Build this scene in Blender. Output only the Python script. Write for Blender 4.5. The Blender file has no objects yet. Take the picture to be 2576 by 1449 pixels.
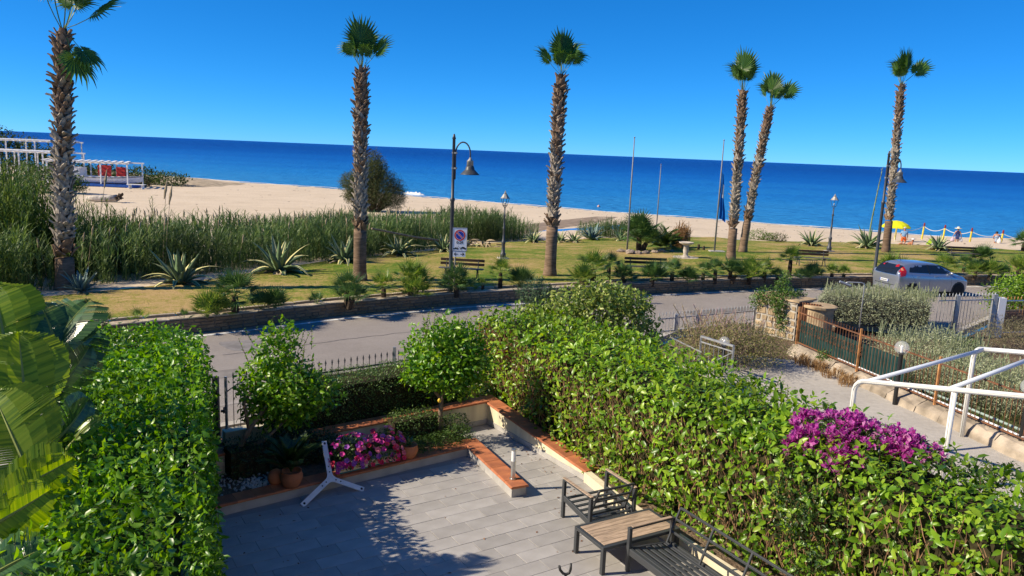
import bpy, math, random
import numpy as np
from mathutils import Matrix, Vector
rnd = random.Random(7); rng = np.random.default_rng(11)
SC = bpy.context.scene; COL = SC.collection; R = math.radians
# ---------------------------------------------------------------- camera, sky, sun, exposure
cam_d = bpy.data.cameras.new('camera'); cam_d.sensor_width = 36; cam_d.lens = 36*1935/2576
cam_d.clip_start = .1; cam_d.clip_end = 60000
cam = bpy.data.objects.new('camera', cam_d); COL.objects.link(cam); SC.camera = cam
CAM = Vector((0, 0, 5.8)); roll = math.atan(106/2576); pitch = R(10.044)
_f = Vector((0, math.cos(pitch), -math.sin(pitch))); _r0 = Vector((1, 0, 0)); _u0 = _r0.cross(_f)
_r = _r0*math.cos(roll)+_u0*math.sin(roll); _u = -_r0*math.sin(roll)+_u0*math.cos(roll)
cm = Matrix((_r, _u, -_f)).transposed().to_4x4(); cm.translation = CAM; cam.matrix_world = cm
SUN_EL, SUN_AZ = R(36.5), math.atan2(-.98, -.2)          # direction TO the sun, azimuth from +Y clockwise
world = bpy.data.worlds.new('World'); SC.world = world; world.use_nodes = True
wn = world.node_tree; bg = wn.nodes['Background']; sky = wn.nodes.new('ShaderNodeTexSky')
sky.sky_type = 'NISHITA'; sky.sun_disc = False; sky.sun_elevation = SUN_EL; sky.sun_rotation = SUN_AZ
sky.air_density = .45; sky.dust_density = 0; sky.ozone_density = 10; sky.altitude = 200
sep = wn.nodes.new('ShaderNodeSeparateColor'); com = wn.nodes.new('ShaderNodeCombineColor'); wn.links.new(sky.outputs[0], sep.inputs[0])
for ch, (gain, gam) in enumerate(((.44,1.5),(.67,.82),(.94,.7))):       # the deep saturated blue of a dry clear morning
    k = .1838; p_ = wn.nodes.new('ShaderNodeMath'); p_.operation = 'POWER'; p_.inputs[1].default_value = gam
    q_ = wn.nodes.new('ShaderNodeMath'); q_.operation = 'MULTIPLY'; q_.inputs[1].default_value = gain*k**gam/k
    wn.links.new(sep.outputs[ch], p_.inputs[0]); wn.links.new(p_.outputs[0], q_.inputs[0]); wn.links.new(q_.outputs[0], com.inputs[ch])
wn.links.new(com.outputs[0], bg.inputs[0])
bg.inputs[1].default_value = .13
sun_d = bpy.data.lights.new('sun', 'SUN'); sun_d.energy = 5.0; sun_d.angle = R(.5); sun_d.color = (1, .88, .68)
sun = bpy.data.objects.new('sun', sun_d); COL.objects.link(sun)
_sd = Vector((-.98*math.cos(SUN_EL), -.2*math.cos(SUN_EL), math.sin(SUN_EL))).normalized()
sun.rotation_euler = _sd.to_track_quat('Z', 'Y').to_euler(); sun.location = (-30, -10, 40)
SC.view_settings.view_transform = 'Standard'; SC.view_settings.look = 'None'
SC.view_settings.exposure = .5; SC.view_settings.gamma = 1; SC.view_settings.use_curve_mapping = False
# ---------------------------------------------------------------- materials
MATS = {}
def nodes_of(m): return m.node_tree.nodes, m.node_tree.links
def mat(name, col, rough=.7, spec=.3, metal=0, var=0, scale=4, bump=0, bscale=30, col2=None, coords='Object', detail=4, stretch=None, coat=0):
    """principled material: base colour mottled between col and col2 by noise, optional fine bump"""
    if name in MATS: return MATS[name]
    m = bpy.data.materials.new(name); m.use_nodes = True; N, L = nodes_of(m); b = N['Principled BSDF']
    b.inputs['Base Color'].default_value = (*col, 1); b.inputs['Roughness'].default_value = rough
    b.inputs['Specular IOR Level'].default_value = spec; b.inputs['Metallic'].default_value = metal
    if coat: b.inputs['Coat Weight'].default_value = coat
    if var or col2 or bump:
        tc = N.new('ShaderNodeTexCoord'); vec = tc.outputs[coords]
        if stretch:
            mp = N.new('ShaderNodeMapping'); mp.inputs['Scale'].default_value = stretch; L.new(vec, mp.inputs[0]); vec = mp.outputs[0]
    if var or col2:
        c2 = col2 or tuple(max(0, c*(1-var)) for c in col); c1 = col if col2 else tuple(min(1, c*(1+var*.6)) for c in col)
        nz = N.new('ShaderNodeTexNoise'); nz.inputs['Scale'].default_value = scale; nz.inputs['Detail'].default_value = detail
        L.new(vec, nz.inputs['Vector']); rp = N.new('ShaderNodeValToRGB')
        rp.color_ramp.elements[0].position = .35; rp.color_ramp.elements[1].position = .65
        rp.color_ramp.elements[0].color = (*c2, 1); rp.color_ramp.elements[1].color = (*c1, 1)
        L.new(nz.outputs[0], rp.inputs[0])
        oi = N.new('ShaderNodeObjectInfo'); mh = N.new('ShaderNodeHueSaturation')
        ma = N.new('ShaderNodeMapRange'); ma.inputs[3].default_value = 1-var*.45; ma.inputs[4].default_value = 1+var*.45
        L.new(oi.outputs['Random'], ma.inputs[0]); L.new(ma.outputs[0], mh.inputs['Value']); L.new(rp.outputs[0], mh.inputs['Color'])
        L.new(mh.outputs[0], b.inputs['Base Color'])
    if bump:
        n2 = N.new('ShaderNodeTexNoise'); n2.inputs['Scale'].default_value = bscale; n2.inputs['Detail'].default_value = 5
        L.new(vec, n2.inputs['Vector']); bp = N.new('ShaderNodeBump'); bp.inputs['Strength'].default_value = bump
        bp.inputs['Distance'].default_value = .02; L.new(n2.outputs[0], bp.inputs['Height']); L.new(bp.outputs[0], b.inputs['Normal'])
    MATS[name] = m; return m
def leafmat(name, cols, rough=.4, spec=.4, trans=.25, patch=None, island=True):
    """foliage: every separate leaf picks its own tone along a ramp; thin-leaf light passes through"""
    if name in MATS: return MATS[name]
    m = bpy.data.materials.new(name); m.use_nodes = True; N, L = nodes_of(m); b = N['Principled BSDF']; out = N['Material Output']
    g = N.new('ShaderNodeNewGeometry'); oi = N.new('ShaderNodeObjectInfo')
    ad = N.new('ShaderNodeMath'); ad.operation = 'ADD'; fr = N.new('ShaderNodeMath'); fr.operation = 'FRACT'
    if island: L.new(g.outputs['Random Per Island'], ad.inputs[0])
    else: ad.inputs[0].default_value = 0
    L.new(oi.outputs['Random'], ad.inputs[1]); L.new(ad.outputs[0], fr.inputs[0])
    rp = N.new('ShaderNodeValToRGB'); e = rp.color_ramp.elements
    while len(e) < len(cols): e.new(.5)
    for i, c in enumerate(cols): e[i].position = i/max(1, len(cols)-1); e[i].color = (*c, 1)
    L.new(fr.outputs[0], rp.inputs[0]); col = rp.outputs[0]
    if patch:
        tc = N.new('ShaderNodeTexCoord'); nz = N.new('ShaderNodeTexNoise'); nz.inputs['Scale'].default_value = patch
        L.new(tc.outputs['Object'], nz.inputs['Vector']); mh = N.new('ShaderNodeHueSaturation'); mr = N.new('ShaderNodeMapRange')
        mr.inputs[1].default_value = .3; mr.inputs[2].default_value = .7; mr.inputs[3].default_value = .6; mr.inputs[4].default_value = 1.3
        L.new(nz.outputs[0], mr.inputs[0]); L.new(mr.outputs[0], mh.inputs['Value']); L.new(col, mh.inputs['Color']); col = mh.outputs[0]
    L.new(col, b.inputs['Base Color']); b.inputs['Roughness'].default_value = rough; b.inputs['Specular IOR Level'].default_value = spec
    if trans:
        t = N.new('ShaderNodeBsdfTranslucent'); mx = N.new('ShaderNodeMixShader'); mx.inputs[0].default_value = trans
        hv = N.new('ShaderNodeHueSaturation'); hv.inputs['Saturation'].default_value = 1.1; hv.inputs['Value'].default_value = 1.7; hv.inputs['Hue'].default_value = .485
        L.new(col, hv.inputs['Color']); L.new(hv.outputs[0], t.inputs[0]); L.new(b.outputs[0], mx.inputs[1]); L.new(t.outputs[0], mx.inputs[2])
        L.new(mx.outputs[0], out.inputs['Surface'])
    MATS[name] = m; return m
# ---------------------------------------------------------------- mesh helpers
class MB:
    def __init__(s): s.v = []; s.f = []; s.m = []
    def add(s, vs, fs, m=0, M=None):
        o = len(s.v)
        s.v += [tuple(M @ Vector(p)) for p in vs] if M is not None else [tuple(p) for p in vs]
        s.f += [tuple(i+o for i in f) for f in fs]; s.m += [m]*len(fs); return s
    def box(s, a, b, m=0, M=None):
        x0, y0, z0 = a; x1, y1, z1 = b
        return s.add([(x0,y0,z0),(x1,y0,z0),(x1,y1,z0),(x0,y1,z0),(x0,y0,z1),(x1,y0,z1),(x1,y1,z1),(x0,y1,z1)],
                     [(3,2,1,0),(4,5,6,7),(0,1,5,4),(1,2,6,5),(2,3,7,6),(3,0,4,7)], m, M)
    def bar(s, p, q, w, h, m=0, up=(0,0,1)):
        """rectangular bar from p to q, w across, h along up"""
        p, q = Vector(p), Vector(q); d = q-p; l = d.length; d.normalize(); up = Vector(up)
        if abs(d.dot(up)) > .98: up = Vector((0,1,0))
        x = d.cross(up).normalized(); z = x.cross(d)
        M = Matrix((x, d, z)).transposed().to_4x4(); M.translation = p
        return s.box((-w/2,0,-h/2),(w/2,l,h/2), m, M)
    def tube(s, pts, r, n=8, m=0, caps=True):
        pts = [Vector(p) for p in pts]; k = len(pts); rs = r if isinstance(r,(list,tuple)) else [r]*k
        t0 = (pts[1]-pts[0]).normalized(); a = t0.orthogonal().normalized(); vs = []; fs = []
        for i, p in enumerate(pts):
            t = (pts[min(i+1,k-1)]-pts[max(i-1,0)]).normalized(); a = (a-t*a.dot(t)).normalized(); b = t.cross(a)
            vs += [p+(a*math.cos(2*math.pi*j/n)+b*math.sin(2*math.pi*j/n))*rs[i] for j in range(n)]
        for i in range(k-1):
            for j in range(n): fs.append((i*n+j, i*n+(j+1)%n, (i+1)*n+(j+1)%n, (i+1)*n+j))
        if caps: fs += [tuple(range(n))[::-1], tuple((k-1)*n+j for j in range(n))]
        return s.add(vs, fs, m)
    def lathe(s, prof, n=16, m=0, M=None):
        vs = []; fs = []; k = len(prof)
        for r, z in prof: vs += [(r*math.cos(2*math.pi*j/n), r*math.sin(2*math.pi*j/n), z) for j in range(n)]
        for i in range(k-1):
            for j in range(n): fs.append((i*n+j, i*n+(j+1)%n, (i+1)*n+(j+1)%n, (i+1)*n+j))
        if prof[0][0] > 1e-4: fs.append(tuple(range(n))[::-1])
        if prof[-1][0] > 1e-4: fs.append(tuple((k-1)*n+j for j in range(n)))
        return s.add(vs, fs, m, M)
    def prism(s, poly, z0, z1, m=0, M=None):
        n = len(poly); vs = [(x,y,z0) for x,y in poly]+[(x,y,z1) for x,y in poly]
        return s.add(vs, [tuple(range(n))[::-1], tuple(range(n,2*n))]+[(i,(i+1)%n,n+(i+1)%n,n+i) for i in range(n)], m, M)
    def mesh(s, name, mats, smooth=False):
        me = bpy.data.meshes.new(name); me.from_pydata([tuple(map(float,p)) for p in s.v], [], [tuple(map(int,f)) for f in s.f])
        for q in (mats if isinstance(mats,(list,tuple)) else [mats]): me.materials.append(q)
        if any(s.m): me.polygons.foreach_set('material_index', np.array(s.m, dtype=np.int32))
        if smooth: me.polygons.foreach_set('use_smooth', np.ones(len(me.polygons), dtype=bool))
        me.update(); return me
def npmesh(name, V, F, mats, smooth=False, mi=None):
    """big mesh straight from arrays (all faces of one arity)"""
    me = bpy.data.meshes.new(name); k = F.shape[1]; nf = len(F)
    me.vertices.add(len(V)); me.vertices.foreach_set('co', np.ascontiguousarray(V, dtype=np.float32).ravel())
    me.loops.add(nf*k); me.loops.foreach_set('vertex_index', np.ascontiguousarray(F, dtype=np.int32).ravel())
    me.polygons.add(nf); me.polygons.foreach_set('loop_start', np.arange(0, nf*k, k, dtype=np.int32))
    for q in (mats if isinstance(mats,(list,tuple)) else [mats]): me.materials.append(q)
    if mi is not None: me.polygons.foreach_set('material_index', np.ascontiguousarray(mi, dtype=np.int32))
    if smooth: me.polygons.foreach_set('use_smooth', np.ones(nf, dtype=bool))
    me.update(calc_edges=True); return me
def ob(name, me, parent=None, M=None, kind=None):
    o = bpy.data.objects.new(name, me); COL.objects.link(o)
    if parent is not None: o.parent = parent
    if M is not None: o.matrix_local = M if parent is not None else M; 
    if M is not None and parent is None: o.matrix_world = M
    if kind: o['kind'] = kind
    return o
def tag(o, label, cat, group=None):
    o['label'] = label; o['category'] = cat
    if group: o['group'] = group
    return o
def thing(name, label, cat, loc=(0,0,0), rz=0, group=None):
    o = bpy.data.objects.new(name, None); COL.objects.link(o); o.location = loc; o.rotation_euler = (0,0,rz); o.empty_display_size = .1
    return tag(o, label, cat, group)
def struct(name, me):
    return ob(name, me, kind='structure')
def bev(o, w, n=1):
    b = o.modifiers.new('bevel', 'BEVEL'); b.width = w; b.segments = n; b.limit_method = 'ANGLE'; b.angle_limit = R(40); return o
def frames(y, z):
    """n rotation matrices (columns x,y,z) from leaf directions y and rough normals z"""
    y = y/np.linalg.norm(y, axis=1, keepdims=True); x = np.cross(y, z); x /= np.linalg.norm(x, axis=1, keepdims=True)+1e-9
    return np.stack([x, y, np.cross(x, y)], axis=2)
def scatter(tv, tf, Rm, size, P):
    """copies of template (tv, tf) -> vertices, faces"""
    n = len(P); V = np.einsum('nij,kj->nki', Rm*np.asarray(size).reshape(n,1,1) if np.ndim(size) == 1 else Rm*np.asarray(size)[:,None,:], tv)+P[:,None,:]
    F = tf[None]+(np.arange(n)*len(tv))[:,None,None]
    return V.reshape(-1,3), F.reshape(-1, tf.shape[1])
LEAF = (np.array([(0,0,0),(-.23,.3,.07),(0,.34,0),(.23,.3,.07),(-.2,.68,.03),(0,.7,-.05),(.2,.68,.03),(0,1,-.16)]),
        np.array([(0,2,1),(0,3,2),(1,2,5),(1,5,4),(2,3,6),(2,6,5),(4,5,7),(5,6,7)]))
LEAF4 = (np.array([(0,0,0),(-.22,.45,.06),(0,.5,-.03),(.22,.45,.06),(0,1,-.1)]), np.array([(0,2,1),(0,3,2),(1,2,4),(2,3,4)]))
def M4(Rm, size, p):
    m = Matrix(((Rm[0][0],Rm[0][1],Rm[0][2]),(Rm[1][0],Rm[1][1],Rm[1][2]),(Rm[2][0],Rm[2][1],Rm[2][2]))).to_4x4()
    m = m @ Matrix.Diagonal((size,size,size,1)); m.translation = Vector(p); return m
def leaves(parent, P, Y, Z, size, mt, tmpl=LEAF, singles=0, name='leaf', stuff='foliage', world_off=(0,0,0)):
    """the leaves of one plant: those that show largest as parts, the rest joined into one stuff part"""
    Rm = frames(Y, Z); size = np.asarray(size); idx = np.arange(len(P))
    if singles:
        W = P+np.array(world_off); dist = np.linalg.norm(W-np.array(CAM), axis=1)
        f = np.einsum('ni,ni->n', Rm[:,:,2], (np.array(CAM)-W)/dist[:,None])
        order = np.argsort(-(size/dist)*np.abs(f)); near = order[:singles*6]; near = near[np.linspace(0, len(near)-1, min(singles,len(near))).astype(int)] if len(near) > singles else near
        near = np.unique(near); key = name+mt.name
        me = bpy.data.meshes.get(key) or npmesh(key, tmpl[0], tmpl[1], mt)
        for i in near: ob(name, me, parent, M4(Rm[i], float(size[i]), P[i]))
        idx = np.setdiff1d(idx, near)
    V, F = scatter(tmpl[0], tmpl[1], Rm[idx], size[idx], P[idx])
    return ob(stuff, npmesh(stuff, V, F, mt), parent, kind='stuff')
def sphere_dirs(n):
    a = rng.normal(size=(n,3)); return a/np.linalg.norm(a, axis=1, keepdims=True)

# ---------------------------------------------------------------- the lie of the land
GU = Vector((.793,.609,0)); GV = Vector((.609,-.793,0)); GO = Vector((-.5,15.9,0)); GA = math.atan2(.609,.793)
def uvw(u, v, z=0): p = GO+GU*u+GV*v; return Vector((p.x, p.y, z))
WALL = [(-60,-17),(-30,6.5),(-13.21,19.28),(-8.68,22.59),(-6.01,24.98),(-2.14,27.74),(5.97,32.01),(9.59,33.71),(14.12,35.4),(17.0,36.4),(23.64,38.34),(36,42),(60,48),(140,64)]
EDGE = [(-60,-5),(-30,12),(-15,25.5),(-12.1,29.2),(-10.4,33.4),(-8.8,37),(-6.7,40.5),(-4.3,45),(-2.3,53),(1.1,57),(8.7,62),(17,65),(20,62),(26,63),(30,61.5),(34,56),(45,53),(60,56),(140,72)]
SHORE = [(-400,200),(-110,176),(-92,170),(-80,158),(-68,152),(-60,150),(-51,143),(-35,138),(-19,125),(11,107),(54,86),(80,78),(140,70),(400,20)]
def ip(pl, x): return float(np.interp(x, [p[0] for p in pl], [p[1] for p in pl]))
def lawn_z(x, y):
    d = (y-ip(WALL,x))*.82
    return .6-.03*max(0,d-.8) if d < 12 else .264-.09*(d-12)
def terrain(x, y):
    s = ip(SHORE,x); e = ip(EDGE,x)
    zb = -.85-.95*(y-e-8)/max(5.,s-e-8)
    return max(lawn_z(x,y), min(zb,-.5))

# ---------------------------------------------------------------- setting: ground sheets
def gridmesh(name, xs, rows, m, zoff=0, smooth=True, rough=0):
    """xs: list of X, rows(x) -> list of Y; height from terrain()"""
    V = []; nr = None
    for x in xs:
        ys = rows(x); nr = len(ys)
        for y in ys: V.append((x, y, terrain(x,y)+zoff+(rnd.gauss(0,rough) if rough else 0)))
    n = len(xs); F = [(i*nr+j, (i+1)*nr+j, (i+1)*nr+j+1, i*nr+j+1) for i in range(n-1) for j in range(nr-1)]
    return npmesh(name, np.array(V), np.array(F), m, smooth)
def multinoise(name, stops, scales, rough, bump, bscale, coords='Object', mixes=(.5,)):
    """colour ramp driven by two noises, plus fine grain"""
    m = bpy.data.materials.new(name); m.use_nodes = True; N, L = nodes_of(m); b = N['Principled BSDF']
    tc = N.new('ShaderNodeTexCoord'); ns = []
    for s in scales:
        q = N.new('ShaderNodeTexNoise'); q.inputs['Scale'].default_value = s; q.inputs['Detail'].default_value = 6; q.inputs['Roughness'].default_value = .6
        L.new(tc.outputs[coords], q.inputs['Vector']); ns.append(q.outputs[0])
    cur = ns[0]
    for i, q in enumerate(ns[1:]):
        mx = N.new('ShaderNodeMix'); mx.inputs[0].default_value = mixes[min(i,len(mixes)-1)]; L.new(cur, mx.inputs[2]); L.new(q, mx.inputs[3]); cur = mx.outputs[0]
    rp = N.new('ShaderNodeValToRGB'); e = rp.color_ramp.elements
    while len(e) < len(stops): e.new(.5)
    for i, (p, c) in enumerate(stops): e[i].position = p; e[i].color = (*c,1)
    L.new(cur, rp.inputs[0]); L.new(rp.outputs[0], b.inputs['Base Color']); b.inputs['Roughness'].default_value = rough; b.inputs['Specular IOR Level'].default_value = .15
    n2 = N.new('ShaderNodeTexNoise'); n2.inputs['Scale'].default_value = bscale; n2.inputs['Detail'].default_value = 6; L.new(tc.outputs[coords], n2.inputs['Vector'])
    bp = N.new('ShaderNodeBump'); bp.inputs['Strength'].default_value = bump; bp.inputs['Distance'].default_value = .06
    L.new(n2.outputs[0], bp.inputs['Height']); L.new(bp.outputs[0], b.inputs['Normal']); return m, b
m_lawn, _ = multinoise('lawn', [(.43,(.075,.15,.012)),(.475,(.15,.20,.02)),(.515,(.33,.26,.07)),(.56,(.46,.31,.14))], (.13,.55,5,26), .95, .9, 18, mixes=(.42,.3,.25))
m_sand, _ = multinoise('sand', [(.3,(.47,.375,.265)),(.5,(.61,.495,.36)),(.7,(.67,.55,.41))], (.25,3,14), .95, .9, 3.2, mixes=(.3,.35))
m_bed, _ = multinoise('bed_soil', [(.3,(.20,.14,.09)),(.5,(.40,.31,.21)),(.7,(.52,.42,.31))], (1.2,9), .95, .6, 20)
m_soil, _ = multinoise('soil', [(.3,(.07,.045,.03)),(.5,(.16,.11,.075)),(.72,(.27,.2,.14))], (1.5,12), .95, .8, 25)
m_road, _ = multinoise('asphalt', [(.34,(.235,.205,.185)),(.48,(.30,.265,.238)),(.66,(.37,.33,.30))], (.22,2.2,14,70), .85, .5, 90, mixes=(.4,.35,.3))
m_conc, _ = multinoise('concrete', [(.3,(.35,.32,.28)),(.5,(.44,.405,.36)),(.7,(.54,.50,.445))], (.6,7), .85, .25, 40)
# lawn and beach share the edge curve
fx = lambda a, b, n: [a+(b-a)*i/n for i in range(n+1)]
lawn_xs = fx(-40,80,240)
struct('lawn', gridmesh('lawn', lawn_xs, lambda x: [ip(WALL,x)+.9+(ip(EDGE,x)-ip(WALL,x)-.9)*t for t in np.linspace(0,1,40)], m_lawn))
sand_xs = fx(-400,-40,60)[:-1]+fx(-40,80,160)[:-1]+fx(80,400,40)
def sand_rows(x):
    e, s = ip(EDGE,x), ip(SHORE,x)
    return [e-.05+(s+25-e)*t**1.15 for t in np.linspace(0,1,110)]
struct('beach', gridmesh('beach', sand_xs, sand_rows, m_sand, -.004, rough=.018))
# sea: its own colour follows the depth of the water off the beach, with light and dark of ripples painted in by noise
m_sea = bpy.data.materials.new('sea'); m_sea.use_nodes = True; N, L = nodes_of(m_sea); b = N['Principled BSDF']
at = N.new('ShaderNodeAttribute'); at.attribute_name = 'shore'; rp = N.new('ShaderNodeValToRGB'); e = rp.color_ramp.elements
for _ in range(4): e.new(.5)
for i, (p, c) in enumerate([(0,(.10,.24,.36)),(.04,(.04,.25,.52)),(.26,(.018,.20,.53)),(.48,(.006,.12,.45)),(.72,(.002,.068,.34)),(1,(.002,.045,.27))]): e[i].position = p; e[i].color = (*c,1)
tc = N.new('ShaderNodeTexCoord'); mp = N.new('ShaderNodeMapping'); mp.inputs['Scale'].default_value = (.006,.035,1); L.new(tc.outputs['Object'], mp.inputs[0])
nz = N.new('ShaderNodeTexNoise'); nz.inputs['Scale'].default_value = 1; nz.inputs['Detail'].default_value = 9; nz.inputs['Roughness'].default_value = .62; L.new(mp.outputs[0], nz.inputs['Vector'])
ma = N.new('ShaderNodeMath'); ma.operation = 'MULTIPLY_ADD'; ma.inputs[1].default_value = .42; L.new(nz.outputs[0], ma.inputs[0])
sb = N.new('ShaderNodeMath'); sb.operation = 'SUBTRACT'; sb.inputs[1].default_value = .21; L.new(at.outputs['Fac'], ma.inputs[2]); L.new(ma.outputs[0], sb.inputs[0])
mm = N.new('ShaderNodeMath'); mm.operation = 'MINIMUM'; m3 = N.new('ShaderNodeMath'); m3.operation = 'MULTIPLY'; m3.inputs[1].default_value = 6
L.new(at.outputs['Fac'], m3.inputs[0]); m4 = N.new('ShaderNodeMath'); m4.operation = 'ADD'; m4.inputs[1].default_value = .0
L.new(m3.outputs[0], mm.inputs[0]); L.new(sb.outputs[0], mm.inputs[1]); L.new(mm.outputs[0], rp.inputs[0])
L.new(rp.outputs[0], b.inputs['Base Color']); b.inputs['Roughness'].default_value = .32; b.inputs['IOR'].default_value = 1.33; b.inputs['Specular IOR Level'].default_value = .22
hs_ = []
for sc, st in (((.22,.8,1), 1), ((.03,.16,1), 1)):
    q = N.new('ShaderNodeMapping'); q.inputs['Scale'].default_value = sc; L.new(tc.outputs['Object'], q.inputs[0])
    w = N.new('ShaderNodeTexNoise'); w.inputs['Scale'].default_value = 1.4; w.inputs['Detail'].default_value = 5; L.new(q.outputs[0], w.inputs['Vector']); hs_.append(w.outputs[0])
ad = N.new('ShaderNodeMath'); ad.operation = 'ADD'; L.new(hs_[0], ad.inputs[0]); L.new(hs_[1], ad.inputs[1])
bp = N.new('ShaderNodeBump'); bp.inputs['Strength'].default_value = 1; bp.inputs['Distance'].default_value = 1.6; L.new(ad.outputs[0], bp.inputs['Height']); L.new(bp.outputs[0], b.inputs['Normal'])
V = []; A = []; NR = 60; sx = fx(-3000,-400,10)[:-1]+fx(-400,400,200)[:-1]+fx(400,3000,10)
for x in sx:
    s = ip(SHORE,x)
    for t in np.linspace(0,1,NR):
        d = -6+3000*t**2.6; y = s+d; r = max(0,d)
        hz = .10*math.exp(-((d-9)/1.6)**2)*(1+.5*math.sin(x*.09))+.16*math.exp(-((d-17)/2.2)**2)*(1+.6*math.sin(x*.05+1)) if 0 < d < 40 else 0
        V.append((x*(1+max(0,d)/3000*8), y, -1.8+hz)); A.append(min(1, (r/900)**.5))
V += [(-40000,3100,-1.8),(40000,3100,-1.8),(40000,50000,-1.8),(-40000,50000,-1.8)]; A += [1]*4
n = len(sx); F = [(i*NR+j,(i+1)*NR+j,(i+1)*NR+j+1,i*NR+j+1) for i in range(n-1) for j in range(NR-1)]+[(len(V)-4,len(V)-3,len(V)-2,len(V)-1)]
V[-4] = (-40000, min(V[i*NR+NR-1][1] for i in range(n))-2, -1.81); V[-3] = (40000, V[-4][1], -1.81)
me = npmesh('sea', np.array(V), np.array(F), m_sea, True); a_ = me.attributes.new('shore', 'FLOAT', 'POINT'); a_.data.foreach_set('value', np.array(A, dtype=np.float32)); struct('sea', me)
# breaking wave and the thin wash along the shore
m_foam = mat('foam', (.8,.82,.82), .8, .2, var=.15, scale=3)
def foam(pts, w, h, label):
    mb = MB(); n = len(pts); vs = []; 
    for i, (x,y) in enumerate(pts):
        k = max(0,math.sin(math.pi*i/(n-1)))**.6
        ww = w*k*(.6+.8*rnd.random())+.02; hh = h*k*(.6+.8*rnd.random())+.01
        vs += [(x,y-ww,-1.82),(x,y-ww*.5,-1.8+hh*.8),(x,y,-1.8+hh),(x,y+ww*.6,-1.82)]
    fs = [(i*4+j,(i+1)*4+j,(i+1)*4+j+1,i*4+j+1) for i in range(n-1) for j in range(3)]
    tag(ob('wave_crest', mb.add(vs,fs).mesh('wave_crest', m_foam, True)), label, 'wave')
c = (-16.914,133.936,-1.800)
foam([(c[0]+t*2.0, ip(SHORE,c[0]+t*2.0)+4+rnd.random()*.3) for t in np.linspace(-1,1,14)], 1.1, .42, 'small white breaking wave close to the beach right of the tamarisk')
mb = MB(); vs = []; xs_ = fx(-66,56,160)
for x in xs_:
    s = ip(SHORE,x)+.6*math.sin(x*.35)+.4*math.sin(x*.9); vs += [(x,s+.4,-1.775),(x,s+.8+.3*rnd.random(),-1.765)]
o = ob('shore_wash', mb.add(vs,[(2*i,2*i+2,2*i+3,2*i+1) for i in range(len(xs_)-1)]).mesh('shore_wash', m_foam)); o['kind'] = 'stuff'; o['label'] = 'thin white wash where the sea meets the beach'
# lagoon behind the beach
m_lag = mat('lagoon_water', (.05,.16,.36), .08, .5, bump=.1, bscale=4)
lg = [(0.783,60.679,-0.930),(1.224,65.101,-0.930),(3.575,68.423,-0.930),(6.879,71.627,-0.930),(10.890,76.557,-0.930),(10.595,71.673,-0.930),(8.260,64.660,-0.930),(6.561,61.106,-0.930),(3.249,58.316,-0.930)]
struct('lagoon', MB().add([(x,y,-.86) for x,y,z in lg],[tuple(range(len(lg)))]).mesh('lagoon', m_lag))
m_wet = mat('wet_sand', (.30,.22,.145), .8, .3, var=.25, scale=1.2, bump=.6, bscale=6)
wp = [(-2.254,67.907,-0.977),(0.963,73.101,-1.015),(5.340,82.816,-1.189),(9.649,91.474,-1.387),(12.436,92.917,-1.440),(9.674,83.297,-1.181),(5.495,73.005,-0.971),(1.910,65.694,-0.861),(-0.110,61.654,-0.819)]
mb = MB(); vs = []; k = len(wp); cx = sum(p[0] for p in wp)/k; cy = sum(p[1] for p in wp)/k
vs = [(cx,cy,terrain(cx,cy)+.07)]+[(x,y,terrain(x,y)+.012) for x,y,z in wp]
struct('stream_bank', mb.add(vs,[(0,i+1,(i+1)%k+1) for i in range(k)]).mesh('stream_bank', m_wet, True))
# planting bed behind the roadside wall, stone step at the lawn's edge
def strip(name, pl, z0, o0, z1, o1, m, xs):
    """a strip along a polyline between two offsets (in Y)"""
    mb = MB(); vs = []
    for x in xs: y = ip(pl,x); vs += [(x,y+o0,z0),(x,y+o1,z1)]
    return mb.add(vs,[(2*i,2*i+2,2*i+3,2*i+1) for i in range(len(xs)-1)]).mesh(name, m)
wx = fx(-40,80,240)
struct('planting_bed', strip('planting_bed', WALL, .53, .14, .55, .95, m_bed, wx))
# road
NEAR = [(-30,-2.35),(0,-2.35),(6,-2.35),(10.4,-3.75),(14.3,-3.2),(16.5,-2.6),(19,1.3),(24.5,.6),(40,3),(90,20)]
vs = [(x,y,.15) for x,y in [(-60,-17.4),(-30,6.1)]+[p for p in WALL[2:]]]
nr = [uvw(u,v,.15) for u,v in NEAR]
poly = vs+[tuple(p) for p in reversed(nr)]
struct('road', MB().add(poly,[tuple(range(len(poly)))]).mesh('road', m_road))
m_line = mat('road_paint', (.75,.75,.74), .7, .2, var=.3, scale=5)
def norm_strip(name, pl, off0, off1, z, m, xs):
    mb = MB(); vs = []
    for x in xs:
        y = ip(pl,x); y2 = ip(pl,x+.2); y1 = ip(pl,x-.2); t = Vector((.4,y2-y1,0)).normalized(); nn = Vector((-t.y,t.x,0))
        p = Vector((x,y,z)); vs += [p+nn*off0, p+nn*off1]
    return mb.add(vs,[(2*i,2*i+2,2*i+3,2*i+1) for i in range(len(xs)-1)]).mesh(name, m)
struct('road_edge_line', norm_strip('road_edge_line', WALL, -.52, -.38, .154, m_line, fx(-28,78,200)))
m_patch = mat('asphalt_patch', (.22,.205,.20), .9, .2, var=.25, scale=3, bump=.4, bscale=40)
pc = Vector((-7.407,20.937,0.154)); mb = MB()
mb.add([pc+Vector((math.cos(a)*(.75+.12*math.sin(3*a)),math.sin(a)*(.55+.1*math.cos(4*a)),0)) for a in np.linspace(0,2*math.pi,22)[:-1]],[tuple(range(21))]); struct('road_patch', mb.mesh('road_patch', m_patch))
mb = MB(); cr = [(-7.635,19.824,0.155),(-6.430,20.738,0.155),(-4.530,22.274,0.155),(-1.975,24.224,0.155)]
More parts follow.
